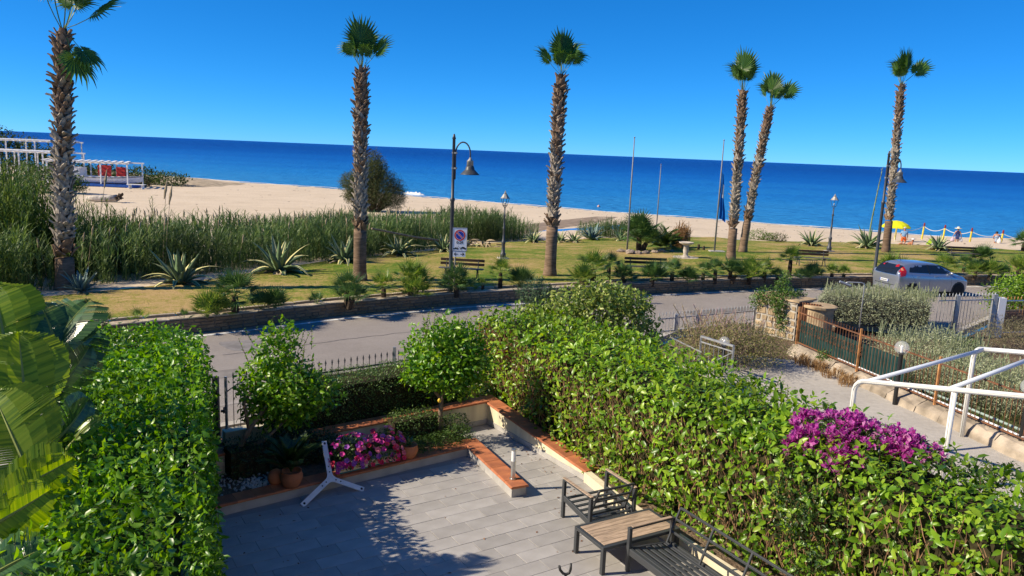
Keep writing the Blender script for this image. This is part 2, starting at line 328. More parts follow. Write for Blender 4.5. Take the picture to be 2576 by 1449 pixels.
for a, c_ in zip(cr[:-1],cr[1:]):
    a, c_ = Vector(a), Vector(c_); pr = a
    for i in range(1,9):
        q = a.lerp(c_,i/8)+Vector((rnd.uniform(-.03,.03),rnd.uniform(-.05,.05),0)); dx = (q-pr).normalized(); s_ = Vector((-dx.y,dx.x,0))*.018
        mb.add([pr-s_,q-s_,q+s_,pr+s_],[(0,1,2,3)]); pr = q
struct('road_crack', mb.mesh('road_crack', mat('crack', (.12,.11,.11), .95)))
def decal(name, pts, m, z=.1555): struct(name, MB().add([(x,y,z) for x,y in pts],[tuple(range(len(pts)))]).mesh(name, m))
m_pt2 = mat('asphalt_repair', (.20,.18,.165), .9, .2, var=.3, scale=2, bump=.5, bscale=50); m_pt3 = mat('asphalt_pale', (.36,.325,.30), .9, .2, var=.25, scale=2, bump=.4, bscale=50)
q_ = lambda u, v: tuple(uvw(u,v))[:2]
decal('road_repair', [q_(-5.6,-6.2),(q_(-3.0,-6.0)),q_(-2.9,-5.35),q_(-5.5,-5.5)], m_pt2); decal('road_repair_strip', [q_(-7,-3.45),q_(9,-4.3),q_(9,-4.1),q_(-7,-3.25)], m_pt3); decal('road_repair_right', [q_(13,-5.6),q_(17.5,-4.9),q_(17.4,-4.4),q_(13,-5.0)], m_pt2)
# land on the house side of the road
gp = [tuple(uvw(u,v,-.03)) for u,v in [(-30,-2.0),(6,-2.0),(10.4,-3.4),(14.3,-2.9),(16.5,-2.2),(19,1.7),(24.5,1.0),(40,3.4),(40,30),(-30,30)]]
struct('garden_ground', MB().add(gp,[tuple(range(len(gp)))]).mesh('garden_ground', m_soil))
# kerb face between road and gardens
mb = MB()
for (u0,v0),(u1,v1) in zip(NEAR[:-1],NEAR[1:]): mb.bar(uvw(u0,v0+.1,.05),uvw(u1,v1+.1,.05),.22,.22)
struct('road_kerb', mb.mesh('road_kerb', m_conc))
# concrete path beside the right hedge
pp = [tuple(uvw(u,v,-.006)) for u,v in [(3.0,-1.6),(10.2,-.8),(11.1,.3),(10.5,2.2),(9.75,4.2),(9.0,7.0),(8.0,11),(7,16),(1,16),(2.0,8)]]
struct('path', MB().add(pp,[tuple(range(len(pp)))]).mesh('path', m_conc))
# ---------------------------------------------------------------- roadside wall of stones
m_mortar = mat('mortar', (.20,.165,.13), .95, .1, var=.3, scale=6, bump=.5, bscale=30)
m_stone = mat('wall_stone', (.36,.24,.135), .9, .15, var=.45, scale=5, bump=.7, bscale=25, col2=(.21,.145,.09))
wall = thing('stone_wall', 'low wall of rough brown stones along the far side of the road', 'wall', (0,0,0))
mb = MB(); vs = []; xs_ = fx(-40,80,200)
for x in xs_:
    y = ip(WALL,x); y2 = ip(WALL,x+.2); y1 = ip(WALL,x-.2); t = Vector((.4,y2-y1,0)).normalized(); nn = Vector((-t.y,t.x,0)); p = Vector((x,y,0))
    vs += [p+nn*.0+Vector((0,0,.1)),p+nn*.0+Vector((0,0,.575)),p+nn*.24+Vector((0,0,.585)),p+nn*.24+Vector((0,0,.1))]
mb.add(vs,[(4*i+j,4*i+4+j,4*i+4+(j+1)%4,4*i+(j+1)%4) for i in range(len(xs_)-1) for j in range(3)]); ob('core', mb.mesh('core', m_mortar), wall)
stone_vars = []
for k in range(8):
    j = lambda s: rnd.uniform(-s,s)
    vs = [(sx_*.5*(1-.06*rnd.random())+j(.03),0,sz*.5*(1-.1*rnd.random())+j(.05)) for sx_,sz in ((-1,-1),(1,-1),(1,1),(-1,1))]
    vs += [(a*.86+j(.03),-.8-.4*rnd.random(),c*.8+j(.04)) for a,_,c in vs]
    stone_vars.append(MB().add(vs,[(0,1,5,4),(1,2,6,5),(2,3,7,6),(3,0,4,7),(4,5,6,7)]).mesh('stone', m_stone))
stones = []; s = 0.; pts_ = [Vector((x,y,0)) for x,y in WALL]; cum = [0]
for a, c_ in zip(pts_[:-1],pts_[1:]): cum.append(cum[-1]+(c_-a).length)
def along(d):
    i = max(0,min(len(pts_)-2, int(np.searchsorted(cum,d))-1)); t = (pts_[i+1]-pts_[i]).normalized(); return pts_[i]+t*(d-cum[i]), t
dA = cum[1]+16; dB = cum[-2]-10
z = .15; row = 0
for hh in (.105,.12,.09,.11):
    d = dA+rnd.random()*.3
    while d < dB:
        w = rnd.uniform(.2,.52); h2 = hh*rnd.uniform(.85,1.0); p, t = along(d+w/2)
        M = Matrix(((t.x,-t.y,0,p.x),(t.y,t.x,0,p.y),(0,0,1,z+hh/2),(0,0,0,1))) @ Matrix.Diagonal((w-.025,.035,h2-.015,1))
        stones.append(((p-CAM).length, M)); d += w
    z += hh
stones.sort(key=lambda q: q[0] + (0 if -9 < q[1].translation.x < 30 else 40))
for dd, M in stones[:300]: ob('stone', rnd.choice(stone_vars), wall, M)
mb = MB()
for dd, M in stones[300:]:
    q = rnd.choice(stone_vars); mb.add([v.co[:] for v in q.vertices],[tuple(p.vertices) for p in q.polygons],0,M)
ob('stone_facing', mb.mesh('stone_facing', m_stone), wall, kind='stuff')
m_cap = mat('cap_stone', (.43,.36,.27), .9, .15, var=.35, scale=3, bump=.5, bscale=18)
caps = []
d = dA
while d < dB:
    w = rnd.uniform(.4,.85); p, t = along(d+w/2)
    M = Matrix(((t.x,-t.y,0,p.x),(t.y,t.x,0,p.y),(0,0,1,.585),(0,0,0,1))) @ Matrix.Rotation(rnd.uniform(-.03,.03),4,'Y'); caps.append((w,M)); d += w
cap_me = [MB().prism([(-.5,-.02+rnd.uniform(-.02,.02)),(.5,-.02+rnd.uniform(-.02,.02)),(.49,.27+rnd.uniform(-.03,.03)),(-.49,.27+rnd.uniform(-.03,.03))],0,.035).mesh('cap_stone', m_cap) for _ in range(5)]
for w, M in caps: ob('cap_stone', rnd.choice(cap_me), wall, M @ Matrix.Diagonal((w-.015,1,1,1)))
# stepped edging of flat stones between bed and lawn
edging = thing('stone_edging', 'thin line of flat stones edging the lawn above the wall', 'edging', (0,0,0))
for x in fx(-14,40,75):
    y = ip(WALL,x)+.92; y2 = ip(WALL,x+.7)+.92; t = Vector((.7,y2-y,0)); l = t.length; t.normalize()
    M = Matrix(((t.x,-t.y,0,x),(t.y,t.x,0,y),(0,0,1,.54),(0,0,0,1))); ob('edging_stone', rnd.choice(cap_me), edging, M @ Matrix.Diagonal((l*.97,.55,2.2,1)))
# ---------------------------------------------------------------- patio of tiles
m_tile = mat('patio_tile', (.385,.365,.35), .6, .3, var=.24, scale=3.0, bump=.1, bscale=30, col2=(.33,.31,.295), detail=8)
m_grout = mat('grout', (.30,.285,.27), .9, .1)
pat = struct('patio', MB().add([tuple(uvw(u,v,-.012)) for u,v in [(-8.2,1.2),(-1.0,1.2),(-1.0,.02),(.1,.02),(-.1,3.4),(-.7,7),(-1.3,14),(-8.2,14)]],[tuple(range(8))[::-1]]).mesh('patio', m_grout))
tile_me = [MB().add([(-.298,-.148,-.01),(.298,-.148,-.01),(.298,.148,-.01),(-.298,.148,-.01),(-.298,-.148,-.002),(.298,-.148,-.002),(.298,.148,-.002),(-.298,.148,-.002),(-.295,-.145,0),(.295,-.145,0),(.295,.145,0),(-.295,.145,0)],
    [(0,1,5,4),(1,2,6,5),(2,3,7,6),(3,0,4,7),(4,5,9,8),(5,6,10,9),(6,7,11,10),(7,4,8,11),(8,9,10,11)]).mesh('tile', m_tile) for _ in range(2)]
tr = -R(5); ct, st = math.cos(tr), math.sin(tr); nt = 0
for i in range(-26,14):
    for j in range(-14,40):
        a = (j%3)*.2+i*.602; c_ = j*.302; lu = -3.5+a*ct-c_*st*-1; lv = 3+c_*ct-a*st
        lu, lv = -3.0+a*ct+c_*-st*-1*-1, 4+c_*ct+a*-st
        lu = -3.0+a*math.cos(tr)+c_*math.sin(tr); lv = 4.0-a*math.sin(tr)+c_*math.cos(tr)
        ok = (-7.0 < lu < -1.15 and 1.45 < lv < 8.0) or (-1.2 <= lu and .2 < lv < 8.0 and lu < .0-max(0,lv-3.2)*.11)
        if not ok: continue
        p = uvw(lu,lv,rnd.uniform(-.0015,.0015)); q = proj_ok = None
        M = Matrix.Translation(p) @ Matrix.Rotation(GA+tr,4,'Z'); ob('tile', tile_me[nt%2], pat, M); nt += 1

m_terra0 = mat('roof_tile', (.40,.16,.09), .8, .2, var=.3, scale=3)
# ---------------------------------------------------------------- the house the view is taken from (unseen behind the viewer, added so its sunlit front bounces light into the garden)
m_house = mat('house_render', (.80,.76,.68), .9, .1, var=.1, scale=1.5); m_hwin = mat('house_glass', (.03,.035,.04), .1, .5); m_hfr = mat('house_frame', (.5,.5,.48), .5, .3)
hs = thing('house', 'unseen cream house behind the balcony viewpoint, added to bounce light onto the garden', 'house', (0,0,0)); hM = Matrix.Translation(uvw(-10,14.1,0)) @ Matrix.Rotation(GA,4,'Z')
ob('wall', MB().box((-12,-9,-.3),(12,0,7.6)).mesh('wall', m_house), hs, hM); ob('roof', MB().box((-12.5,-9.5,7.6),(12.5,.5,7.85)).mesh('roof', m_terra0), hs, hM); ob('balcony', MB().box((-4,0,4.05),(5,1.35,4.22)).mesh('balcony', m_house), hs, hM)
for x in (-9,-3.5,2,7.5):
    for z in (1.0,4.4): w_ = ob('window', MB().box((x-.7,.0,z),(x+.7,.06,z+1.5)).mesh('window', m_hfr), hs, hM); ob('pane', MB().box((x-.6,.055,z+.1),(x+.6,.07,z+1.4)).mesh('pane', m_hwin), w_)

# ---------------------------------------------------------------- tall fan palms along the promenade
m_boot = mat('palm_boot_grey', (.32,.27,.215), .85, .15, var=.5, scale=5, bump=.4, bscale=25)
m_boot2 = mat('palm_boot_brown', (.22,.145,.095), .85, .15, var=.5, scale=5, bump=.4, bscale=25)
m_trunk = mat('palm_trunk', (.20,.135,.09), .9, .15, var=.4, scale=3, bump=.5, bscale=12, stretch=(1,1,6))
m_core = mat('palm_core', (.085,.06,.042), .95, .1, var=.3, scale=8)
m_frond = leafmat('palm_frond', [(.022,.065,.016),(.05,.125,.022),(.10,.19,.03)], .42, .35, .28)
m_pet = mat('palm_petiole', (.20,.26,.06), .5, .3, var=.3, scale=3)
m_dry = mat('dry_frond', (.30,.22,.12), .85, .1, var=.4, scale=4)
def boot_mesh(k, m):
    mb = MB(); w = .13; j = lambda: rnd.uniform(-.02,.02)
    # a cut leaf base: broad below, tapering and curling outward to a ragged end (x across, z up, y outward)
    vs = [(-w,.0,-.1),(w,.0,-.1),(-w*.62,.085,.06),(w*.62,.085,.06),(-w*.2+j(),.215+j(),.2+j()),(w*.24+j(),.21+j(),.17+j()),
          (-w,-.05,-.08),(w,-.05,-.08),(-w*.6,.05,.08),(w*.6,.05,.08),(-w*.2+j(),.19+j(),.215),(w*.2+j(),.185+j(),.19),(0,.115,.05),(j(),.24+j(),.2)]
    fs = [(0,1,12),(1,3,12),(3,5,13),(3,13,12),(12,13,2),(2,13,4),(0,12,2),(7,6,8,9),(9,8,10,11),(6,0,2,8),(8,2,4,10),(3,1,7,9),(5,3,9,11),(4,13,11,10),(13,5,11),(0,6,7,1)]
    return mb.add(vs,fs).mesh('leaf_base', m)
boots_g = [boot_mesh(k, m_boot) for k in range(4)]; boots_b = [boot_mesh(k, m_boot2) for k in range(4)]
def fan_mesh(name, pet, rad, nb, spread, droop, cup, mats, width=.045, split=.45, tall=False):
    """one palmate frond: stalk along +y, blades fanned about its end, joined near the hub, tips hanging"""
    V = []; F = []; mi = []
    def quad(a,b,c,d,m): o = len(V); V.extend([a,b,c,d]); F.append((o,o+1,o+2,o+3)); mi.append(m)
    pw = .018*max(.5,pet)
    P = [Vector((0,pet*t,-.06*pet*math.sin(math.pi*t*.8))) for t in (0,.33,.66,1)]
    for a, b in zip(P[:-1],P[1:]):
        for (x0,z0),(x1,z1) in (((-pw,0),(pw,0)),((pw,0),(0,-pw)),((0,-pw),(-pw,0))):
            quad(a+Vector((x0,0,z0)),a+Vector((x1,0,z1)),b+Vector((x1,0,z1)),b+Vector((x0,0,z0)),1)
    hub = P[-1]; da = spread/nb
    for i in range(nb):
        th = -spread/2+da*(i+.5); r = rad*((.30+.70*math.cos(th*.6)**2)*rnd.uniform(.86,1.06) if tall else (.72+.28*math.cos(th*.62)))*rnd.uniform(.93,1.05)
        dirv = Vector((math.sin(th),math.cos(th),0)); sd = Vector((math.cos(th),-math.sin(th),0))
        rows = []
        for t in (.04,split,.75,1.0):
            w = math.tan(da/2)*r*min(t,split)*1.02*(1 if t <= split else (1-(t-split)/(1-split))*.75+.06)
            z = cup*r*t*t*math.cos(th*.5)-droop*r*max(0,t-split*.8)**2*rnd.uniform(.8,1.3)-.05*r*abs(math.sin(th))*t
            c = hub+dirv*r*t*(1-.12*droop*t*t)+Vector((0,0,z)); fold = w*.55
            rows.append((c-sd*w-Vector((0,0,0)), c+Vector((0,0,fold)), c+sd*w))
        for a, b in zip(rows[:-1],rows[1:]):
            quad(a[0],a[1],b[1],b[0],0); quad(a[1],a[2],b[2],b[1],0)
    return npmesh(name, np.array([tuple(v) for v in V]), np.array(F), mats, False, mi)
tall_fr = [fan_mesh('frond', 1.1, 1.32, 34, R(320), d, c, [m_frond, m_pet], split=.6, tall=True) for d, c in ((.35,.26),(.7,.14),(1.2,-.05))]
stub_fr = MB().tube([(0,0,0),(0,.25,.01),(0,.5,.05)],[.02,.015,.006],5).mesh('dead_stalk', m_boot2)
def frame_yz(y, z):
    y = Vector(y).normalized(); x = y.cross(Vector(z)).normalized(); return Matrix((x,y,x.cross(y))).transposed()
def put_frond(me, parent, p, az, el, size, roll_=0, name='frond'):
    y = Vector((math.cos(az)*math.cos(el), math.sin(az)*math.cos(el), math.sin(el)))
    z = Vector((-math.cos(az)*math.sin(el), -math.sin(az)*math.sin(el), math.cos(el)))
    M = frame_yz(y, z).to_4x4() @ Matrix.Rotation(roll_,4,'Y') @ Matrix.Diagonal((size,size,size,1)); M.translation = p
    return ob(name, me, parent, M)
def tall_palm(loc, h, lean, clean, label, fronds, rb=.29, rm=.33, girth=1, brown=.72, seed=0):
    """tapered trunk, clean below and clad in cut leaf bases above, with a tuft of fan fronds"""
    rnd.seed(100+seed)
    t = thing('fan_palm', label, 'palm tree', loc, 0, 'tall fan palms on the promenade lawn')
    ax = lambda z: Vector((lean[0]*(z/h)**1.3, lean[1]*(z/h)**1.3, z))
    zs = [0,.12,.35]+[h*k/16 for k in range(1,17)]; zs = sorted(zs)
    rad = lambda z: girth*(rb*(1+.35*math.exp(-z/.25)) if z < clean else (rb*.74 if z < h-1.0 else rb*.74*(1-.35*(z-h+1.0))))
    mb = MB(); mb.tube([ax(z)-Vector((0,0,.15 if z == 0 else 0)) for z in zs if z <= clean+.3],[rad(z) for z in zs if z <= clean+.3],18)
    ob('trunk', mb.mesh('trunk', m_trunk, True), t)
    mb = MB(); zz = [clean+(h-clean)*k/14 for k in range(15)]; mb.tube([ax(z) for z in zz],[rad(z)*.88 for z in zz],12)
    ob('trunk_core', mb.mesh('trunk_core', m_core, True), t)
    n = 0; rows = min(int((h-clean)/.155), 33); dz = (h-clean)/rows
    for i in range(rows):
        z = clean+i*dz; k = 9
        for j in range(k):
            a = 2*math.pi*(j+.5*(i%2))/k+rnd.uniform(-.1,.1); zz = z+rnd.uniform(-.05,.05); r = rad(zz)*.93
            bulge = 1+.25*math.exp(-((zz-h*.62)/.35)**2)*rnd.random()+(.12 if zz > h*brown else 0)
            M = Matrix.Translation(ax(zz)+Vector((math.cos(a)*r,math.sin(a)*r,0))) @ Matrix.Rotation(a-math.pi/2+rnd.uniform(-.5,.5),4,'Z') @ Matrix.Rotation(rnd.uniform(-.45,.3),4,'X') @ Matrix.Rotation(rnd.uniform(-.4,.4),4,'Y') @ Matrix.Diagonal((girth*rnd.uniform(.85,1.2),girth*rnd.uniform(.5,1.0)*bulge,rnd.uniform(.85,1.35),1))
            ob('leaf_base', rnd.choice(boots_b if zz > h*brown+rnd.uniform(-2.2,1.4) or zz < clean+.25 else boots_g), t, M); n += 1
    top = ax(h)
    for az, el, size, kind, rl in fronds: put_frond(tall_fr[kind], t, top+Vector((math.cos(az),math.sin(az),0))*.06, az, el, size, rl)
    for k in range(5):
        put_frond(stub_fr, t, top-Vector((0,0,.25)), rnd.uniform(0,6.28), rnd.uniform(.5,1.2), rnd.uniform(.6,1.2), name='dead_stalk')
    return t
D = math.radians
def crown(extra, base_n, seed, size=1.0):
    r_ = random.Random(seed); f = []
    for k in range(base_n):
        f.append(((math.pi/2 if k%2 else -math.pi/2)+(0 if k < 2 else r_.uniform(-.9,.9)), D(r_.uniform(76,88) if k%4 < 2 else r_.uniform(58,74)), size*((1.0,.92,.58,.66)[k%4])*r_.uniform(.92,1.08), (0,1,2,2)[k%4], r_.uniform(-.5,.5)))
    return f+extra
tall_palm((-15.758,26.641,0.387), 8.85, (.45,0), 1.35, 'thickest palm at the left, its crown cut by the top picture edge',
    [(D(5),D(30),1.05,1,.5),(D(-30),D(-60),.95,1,0),(D(-5),D(-48),.8,1,.3),(D(60),D(65),1.15,1,0),(D(150),D(75),1.1,0,0),(D(230),D(70),1.1,1,.3),(D(320),D(78),1.1,0,.2),(D(20),D(80),1.2,0,0),(D(95),D(50),1.1,1,0)], .29, girth=1.02, seed=1)
tall_palm((-6.095,30.296,0.478), 8.25, (.02,0), 2.15, 'tall straight palm in front of the round tamarisk on the beach', crown([(D(20),D(74),.7,2,.2),(D(200),D(76),.68,2,0),(D(0),D(50),.72,1,.8),(D(160),D(58),.62,2,-.6)],8,21,.82), girth=.86, seed=2)
tall_palm((1.630,33.278,0.532), 8.55, (.05,0), 2.3, 'tall straight palm between the short lantern post and the three flagpoles', crown([(D(10),D(70),.75,2,.3),(D(170),D(78),.66,2,0),(D(20),D(52),.7,2,.7),(D(190),D(48),.66,1,-.8)],8,33,.80), girth=.86, seed=3)
tall_palm((12.035,42.320,0.430), 9.1, (-.15,0), 1.9, 'palm with drooping frond tips right beside the flagpole with the blue flag', crown([(D(190),D(66),.8,2,0),(D(10),D(72),.7,2,0)],7,41,.95), rb=.27, girth=.86, seed=4)
tall_palm((13.980,46.745,0.339), 8.7, (.85,0), 2.1, 'palm leaning right with one frond reaching out, close behind the palm at the blue flag', crown([(D(5),D(46),.95,1,.9),(D(180),D(68),.75,2,0)],7,52,.95), rb=.27, girth=.86, seed=5)
tall_palm((24.453,50.400,0.327), 10.7, (-.35,0), 2.2, 'palm behind the arched street lamp and the silver car, near the yellow beach umbrella', crown([(D(0),D(44),1.0,1,.9),(D(185),D(70),.8,2,0)],8,63,1.0), rb=.28, girth=.86, seed=6)
# ---------------------------------------------------------------- dwarf fan palms along the wall
m_dw = leafmat('dwarf_frond', [(.05,.115,.018),(.10,.19,.025),(.19,.27,.04),(.26,.29,.06)], .42, .35, .28)
m_dw2 = leafmat('dwarf_frond_dark', [(.03,.08,.022),(.06,.125,.03),(.10,.175,.045)], .45, .3, .2)
dwarf_fr = [fan_mesh('frond', .40, .46, 15, R(225), d, c, [q, m_pet], split=.35) for q in (m_dw, m_dw2) for d, c in ((.05,.1),(.35,.0))]
m_dtr = mat('dwarf_trunk', (.075,.055,.04), .95, .1, var=.5, scale=10, bump=.8, bscale=30)
def dwarf(loc, size, trunk, label, n=16, dark=False, heads=1, seed=0):
    rnd.seed(500+seed)
    t = thing('dwarf_palm', label, 'dwarf palm', loc, rnd.uniform(0,6), 'dwarf fan palms along the promenade')
    for hd in range(heads):
        hx, hy, hz = (0,0,trunk) if hd == 0 else (rnd.uniform(-.4,.4)*size*1.6, rnd.uniform(-.4,.4)*size*1.6, trunk*rnd.uniform(0,.5))
        if hz > .08:
            mb = MB(); mb.tube([(hx*.4,hy*.4,-.15),(hx*.7,hy*.7,hz*.5),(hx,hy,hz)],[.09*size+.03,.10*size+.02,.075*size+.02],7)
            for q in range(14):
                a = rnd.uniform(0,6.28); z = rnd.uniform(0,hz); c = Vector((hx*(.4+.6*z/hz),hy*(.4+.6*z/hz),z)); d_ = Vector((math.cos(a),math.sin(a),0)); s_ = Vector((-d_.y,d_.x,0))*.03
                c += d_*(.07*size+.02); mb.add([c-s_,c+s_,c+d_*.06+Vector((0,0,.08))],[(0,1,2)])
            ob('trunk', mb.mesh('trunk', m_dtr), t)
        for k in range(n if hd == 0 else int(n*.7)):
            az = k*2.4+rnd.uniform(-.3,.3); el = D(85-100*((k+.5)/n)**.9 if trunk > .25 else 85-72*((k+.5)/n))
            put_frond(dwarf_fr[(2 if dark else 0)+(1 if el < .5 and rnd.random() < .6 else 0)], t, Vector((hx,hy,hz)), az, el, 1.25*size*rnd.uniform(.8,1.1), rnd.uniform(-.3,.3))
    return t
DW = [ # base point, frond size, trunk height, fronds, dark, heads, label
 ((-11.123,20.485,0.583), .45,.10, 8,1,1,'small dark seedling palm beside the large leaves, first along the stepped edging'),
 ((-10.547,21.254,0.591), .45,.05, 6,0,1,'thin seedling palm of a few fronds above the far end of the clipped hedge'),
 ((-9.506,21.831,0.589), .40,.05, 5,1,1,'wispy seedling palm of upright fronds at the hedge corner'),
 ((-8.429,22.986,0.579), .95,.55, 22,1,1,'big round dwarf palm with a thick trunk left of the low spiky clump'),
 ((-8.816,22.505,0.591), .85,.05, 18,0,2,'bright low clump leaning against the big round dwarf palm'),
 ((-7.450,23.755,0.586), .75,.05, 18,1,2,'low dark clump alone on the wall between the big round palm and the tall palm'),
 ((-6.340,24.621,0.600), .50,.05, 9,1,1,'little ground-hugging clump left of the tall palm'),
 ((-5.525,25.294,0.581), .78,.45, 16,1,2,'double-headed dwarf palm just left of the tall palm trunk'),
 ((-5.240,26.064,0.581), .50,.05, 12,1,1,'small dark clump right at the foot of the tall palm'),
 ((-4.465,26.352,0.586), .75,.35, 16,0,1,'short-trunked dwarf palm first to the right of the tall palm'),
 ((-3.614,26.930,0.584), .90,.60, 18,0,3,'large yellow-green dwarf palm with several heads left of the arched lamp post'),
 ((-2.036,27.795,0.592), .82,.40, 18,1,2,'dark dwarf palm right behind the no-parking sign pole'),
 ((-1.723,28.372,0.589), .72,.05, 14,0,1,'low dwarf palm tucked right of the no-parking sign pole'),
 ((-1.118,28.853,0.589), .40,.15, 8,0,1,'tiny dwarf palm in front of the bench end'),
 ((-0.466,29.527,0.590), .68,.55, 15,0,1,'slim dwarf palm with a bare trunk below the short lantern post'),
 ((0.311,29.912,0.587), .78,.10, 18,1,2,'bushy dwarf palm left of the tall palm by the flagpoles'),
 ((2.839,31.258,0.591), .65,.10, 14,0,1,'yellowish low dwarf palm right of the tall palm by the flagpoles'),
 ((3.302,30.970,0.593), .92,.62, 18,0,2,'tall dwarf palm with a dense round head left of the wooden bench'),
 ((4.053,32.124,0.596), .75,.65, 16,1,1,'dwarf palm on a leaning trunk next to the dense round one'),
 ((4.594,31.643,0.598), .70,.30, 15,1,2,'dark dwarf palm in front of the left end of the slatted bench'),
 ((5.889,32.028,0.587), .85,.15, 20,1,2,'wide grey-green clump in front of the middle of the slatted bench'),
 ((6.860,32.701,0.599), .75,.40, 16,1,1,'dwarf palm with a dark trunk at the right end of the slatted bench'),
 ((7.511,32.701,0.592), .70,.05, 16,1,2,'low dwarf palm below the stone bird bath'),
 ((8.310,33.182,0.597), .62,.35, 14,1,1,'small-headed dwarf palm right of the bird bath'),
 ((8.880,33.374,0.588), .70,.45, 15,1,1,'dwarf palm with raised head below the blue flag'),
 ((9.674,33.855,0.595), .75,.40, 16,1,2,'crowded dwarf palm at the foot of the palm by the blue flag'),
 ((10.611,34.144,0.586), .85,.40, 18,0,2,'sunlit dwarf palm right of the two close palms'),
 ((11.380,34.432,0.589), .75,.35, 16,0,1,'dwarf palm with spreading fronds left of the slim one'),
 ((12.782,35.202,0.595), .80,.85, 18,0,1,'slim yellow-green dwarf palm with the tallest bare trunk left of the seaside bench'),
 ((11.942,34.336,0.592), .55,.10, 12,1,1,'low clump left of the tallest bare trunk'),
 ((13.105,34.721,0.595), .60,.05, 12,1,1,'low clump right of the tallest bare trunk'),
 ((13.977,35.394,0.594), .75,.08, 16,1,2,'dark bushy dwarf palm below the seaside bench'),
 ((14.983,35.779,0.592), .58,.18, 12,0,1,'small spreading dwarf palm below the second lantern'),
 ((15.625,35.972,0.588), .55,.15, 12,0,1,'small yellowish dwarf palm left of the second arched lamp'),
 ((18.590,37.703,0.589), .95,.25, 18,0,2,'bright dwarf palm behind the tail of the silver car'),
 ((17.538,36.452,0.589), .60,.05, 12,1,1,'low dwarf palm behind the foot of the second arched lamp'),
 ((21.744,38.472,0.598), .85,.35, 18,0,1,'yellow-green dwarf palm behind the roof of the silver car'),
 ((23.498,39.819,0.583), .70,.35, 15,1,1,'dark dwarf palm left of the farthest bench'),
 ((28.143,46.072,0.458), 1.0,.10, 22,1,1,'broad dark dwarf palm covering the right end of the farthest bench'),
 ((22.950,37.895,0.600), .68,.28, 15,0,1,'dwarf palm with thin trunk in front of the silver car bonnet'),
 ((23.760,37.992,0.598), .88,.15, 18,0,2,'wide bright dwarf palm on the wall right of the car'),
 ((24.634,38.376,0.592), .65,.12, 14,1,1,'small dark dwarf palm right of the wide bright one'),
 ((36.096,54.440,0.318), 1.15,.55, 20,1,1,'large dwarf palm standing back on the lawn at the right picture edge'),
 ((26.010,39.338,0.596), .95,.25, 18,0,2,'dwarf palm on the wall at the right picture edge'),
]
for i, (loc, sz, tr_, n_, dk, hd, lb) in enumerate(DW): dwarf(loc, sz, tr_, lb, n_, dk, hd, i)
# ---------------------------------------------------------------- agaves
m_ag = mat('agave_green', (.11,.17,.085), .5, .3, var=.3, scale=2); m_agy = mat('agave_margin', (.62,.57,.26), .55, .3, var=.25, scale=3); m_agb = mat('agave_blue', (.12,.19,.17), .5, .3, var=.3, scale=2); m_agd = mat('agave_dry', (.33,.26,.17), .9, .1, var=.4, scale=3)
def agave_leaf(bend, mats, wid=.085):
    V = []; F = []; mi = []; n = 8
    for i in range(n):
        t = i/(n-1); a = bend*t*t; w = wid*(.75+.9*t*(1-t)*1.6 if t < .5 else (1-t)**.75*1.75*.85+.001)
        y = t*(1-.18*abs(bend)*t); z = -bend*.5*t*t*t
        for u in (-1,-.5,0,.5,1): V.append((u*w, y, z+abs(u)*w*.55*(1-.3*t)))
        V.append((0,y,z-.025*(1-t)-.004))
    for i in range(n-1):
        a, b = i*6, (i+1)*6
        for j in range(4): F.append((a+j,a+j+1,b+j+1,b+j)); mi.append(1 if j in (0,3) else 0)
        F += [(a+4,a+5,b+5,b+4),(a+5,a,b,b+5)]; mi += [0,0]
    return npmesh('leaf', np.array(V), np.array(F), mats, True, mi)
ag_v = [agave_leaf(b, [m_ag, m_agy]) for b in (0,.35,.9,1.5)]; ag_b = [agave_leaf(b, [m_agb, m_agb], .1) for b in (0,.2,.45,.8)]; ag_d = [agave_leaf(b, [m_agd, m_agd]) for b in (.6,1.4)]
def agave(loc, size, label, plain=False, n=26, seed=0, dry=5):
    rnd.seed(900+seed); t = thing('agave', label, 'agave', loc, rnd.uniform(0,6), 'agaves on the promenade lawn'); S = ag_b if plain else ag_v
    for k in range(n):
        q = (k+.5)/n; el = D(84-72*q**.9+rnd.uniform(-6,6)); az = k*2.4+rnd.uniform(-.2,.2)
        me = S[min(3,int(q*(3.4 if not plain else 2.5)+rnd.uniform(-.4,.6)))] if q > .2 else S[0]
        put_frond(me, t, Vector((math.cos(az)*.07*size,math.sin(az)*.07*size,.03)), az, el, size*rnd.uniform(.8,1.1)*(.8 if q < .15 else 1), rnd.uniform(-.2,.2), 'leaf')
    for k in range(dry): put_frond(ag_d[k%2], t, Vector((0,0,.06)), rnd.uniform(0,6.28), D(rnd.uniform(2,14)), size*rnd.uniform(.6,.9), 0, 'dry_leaf')
    return t
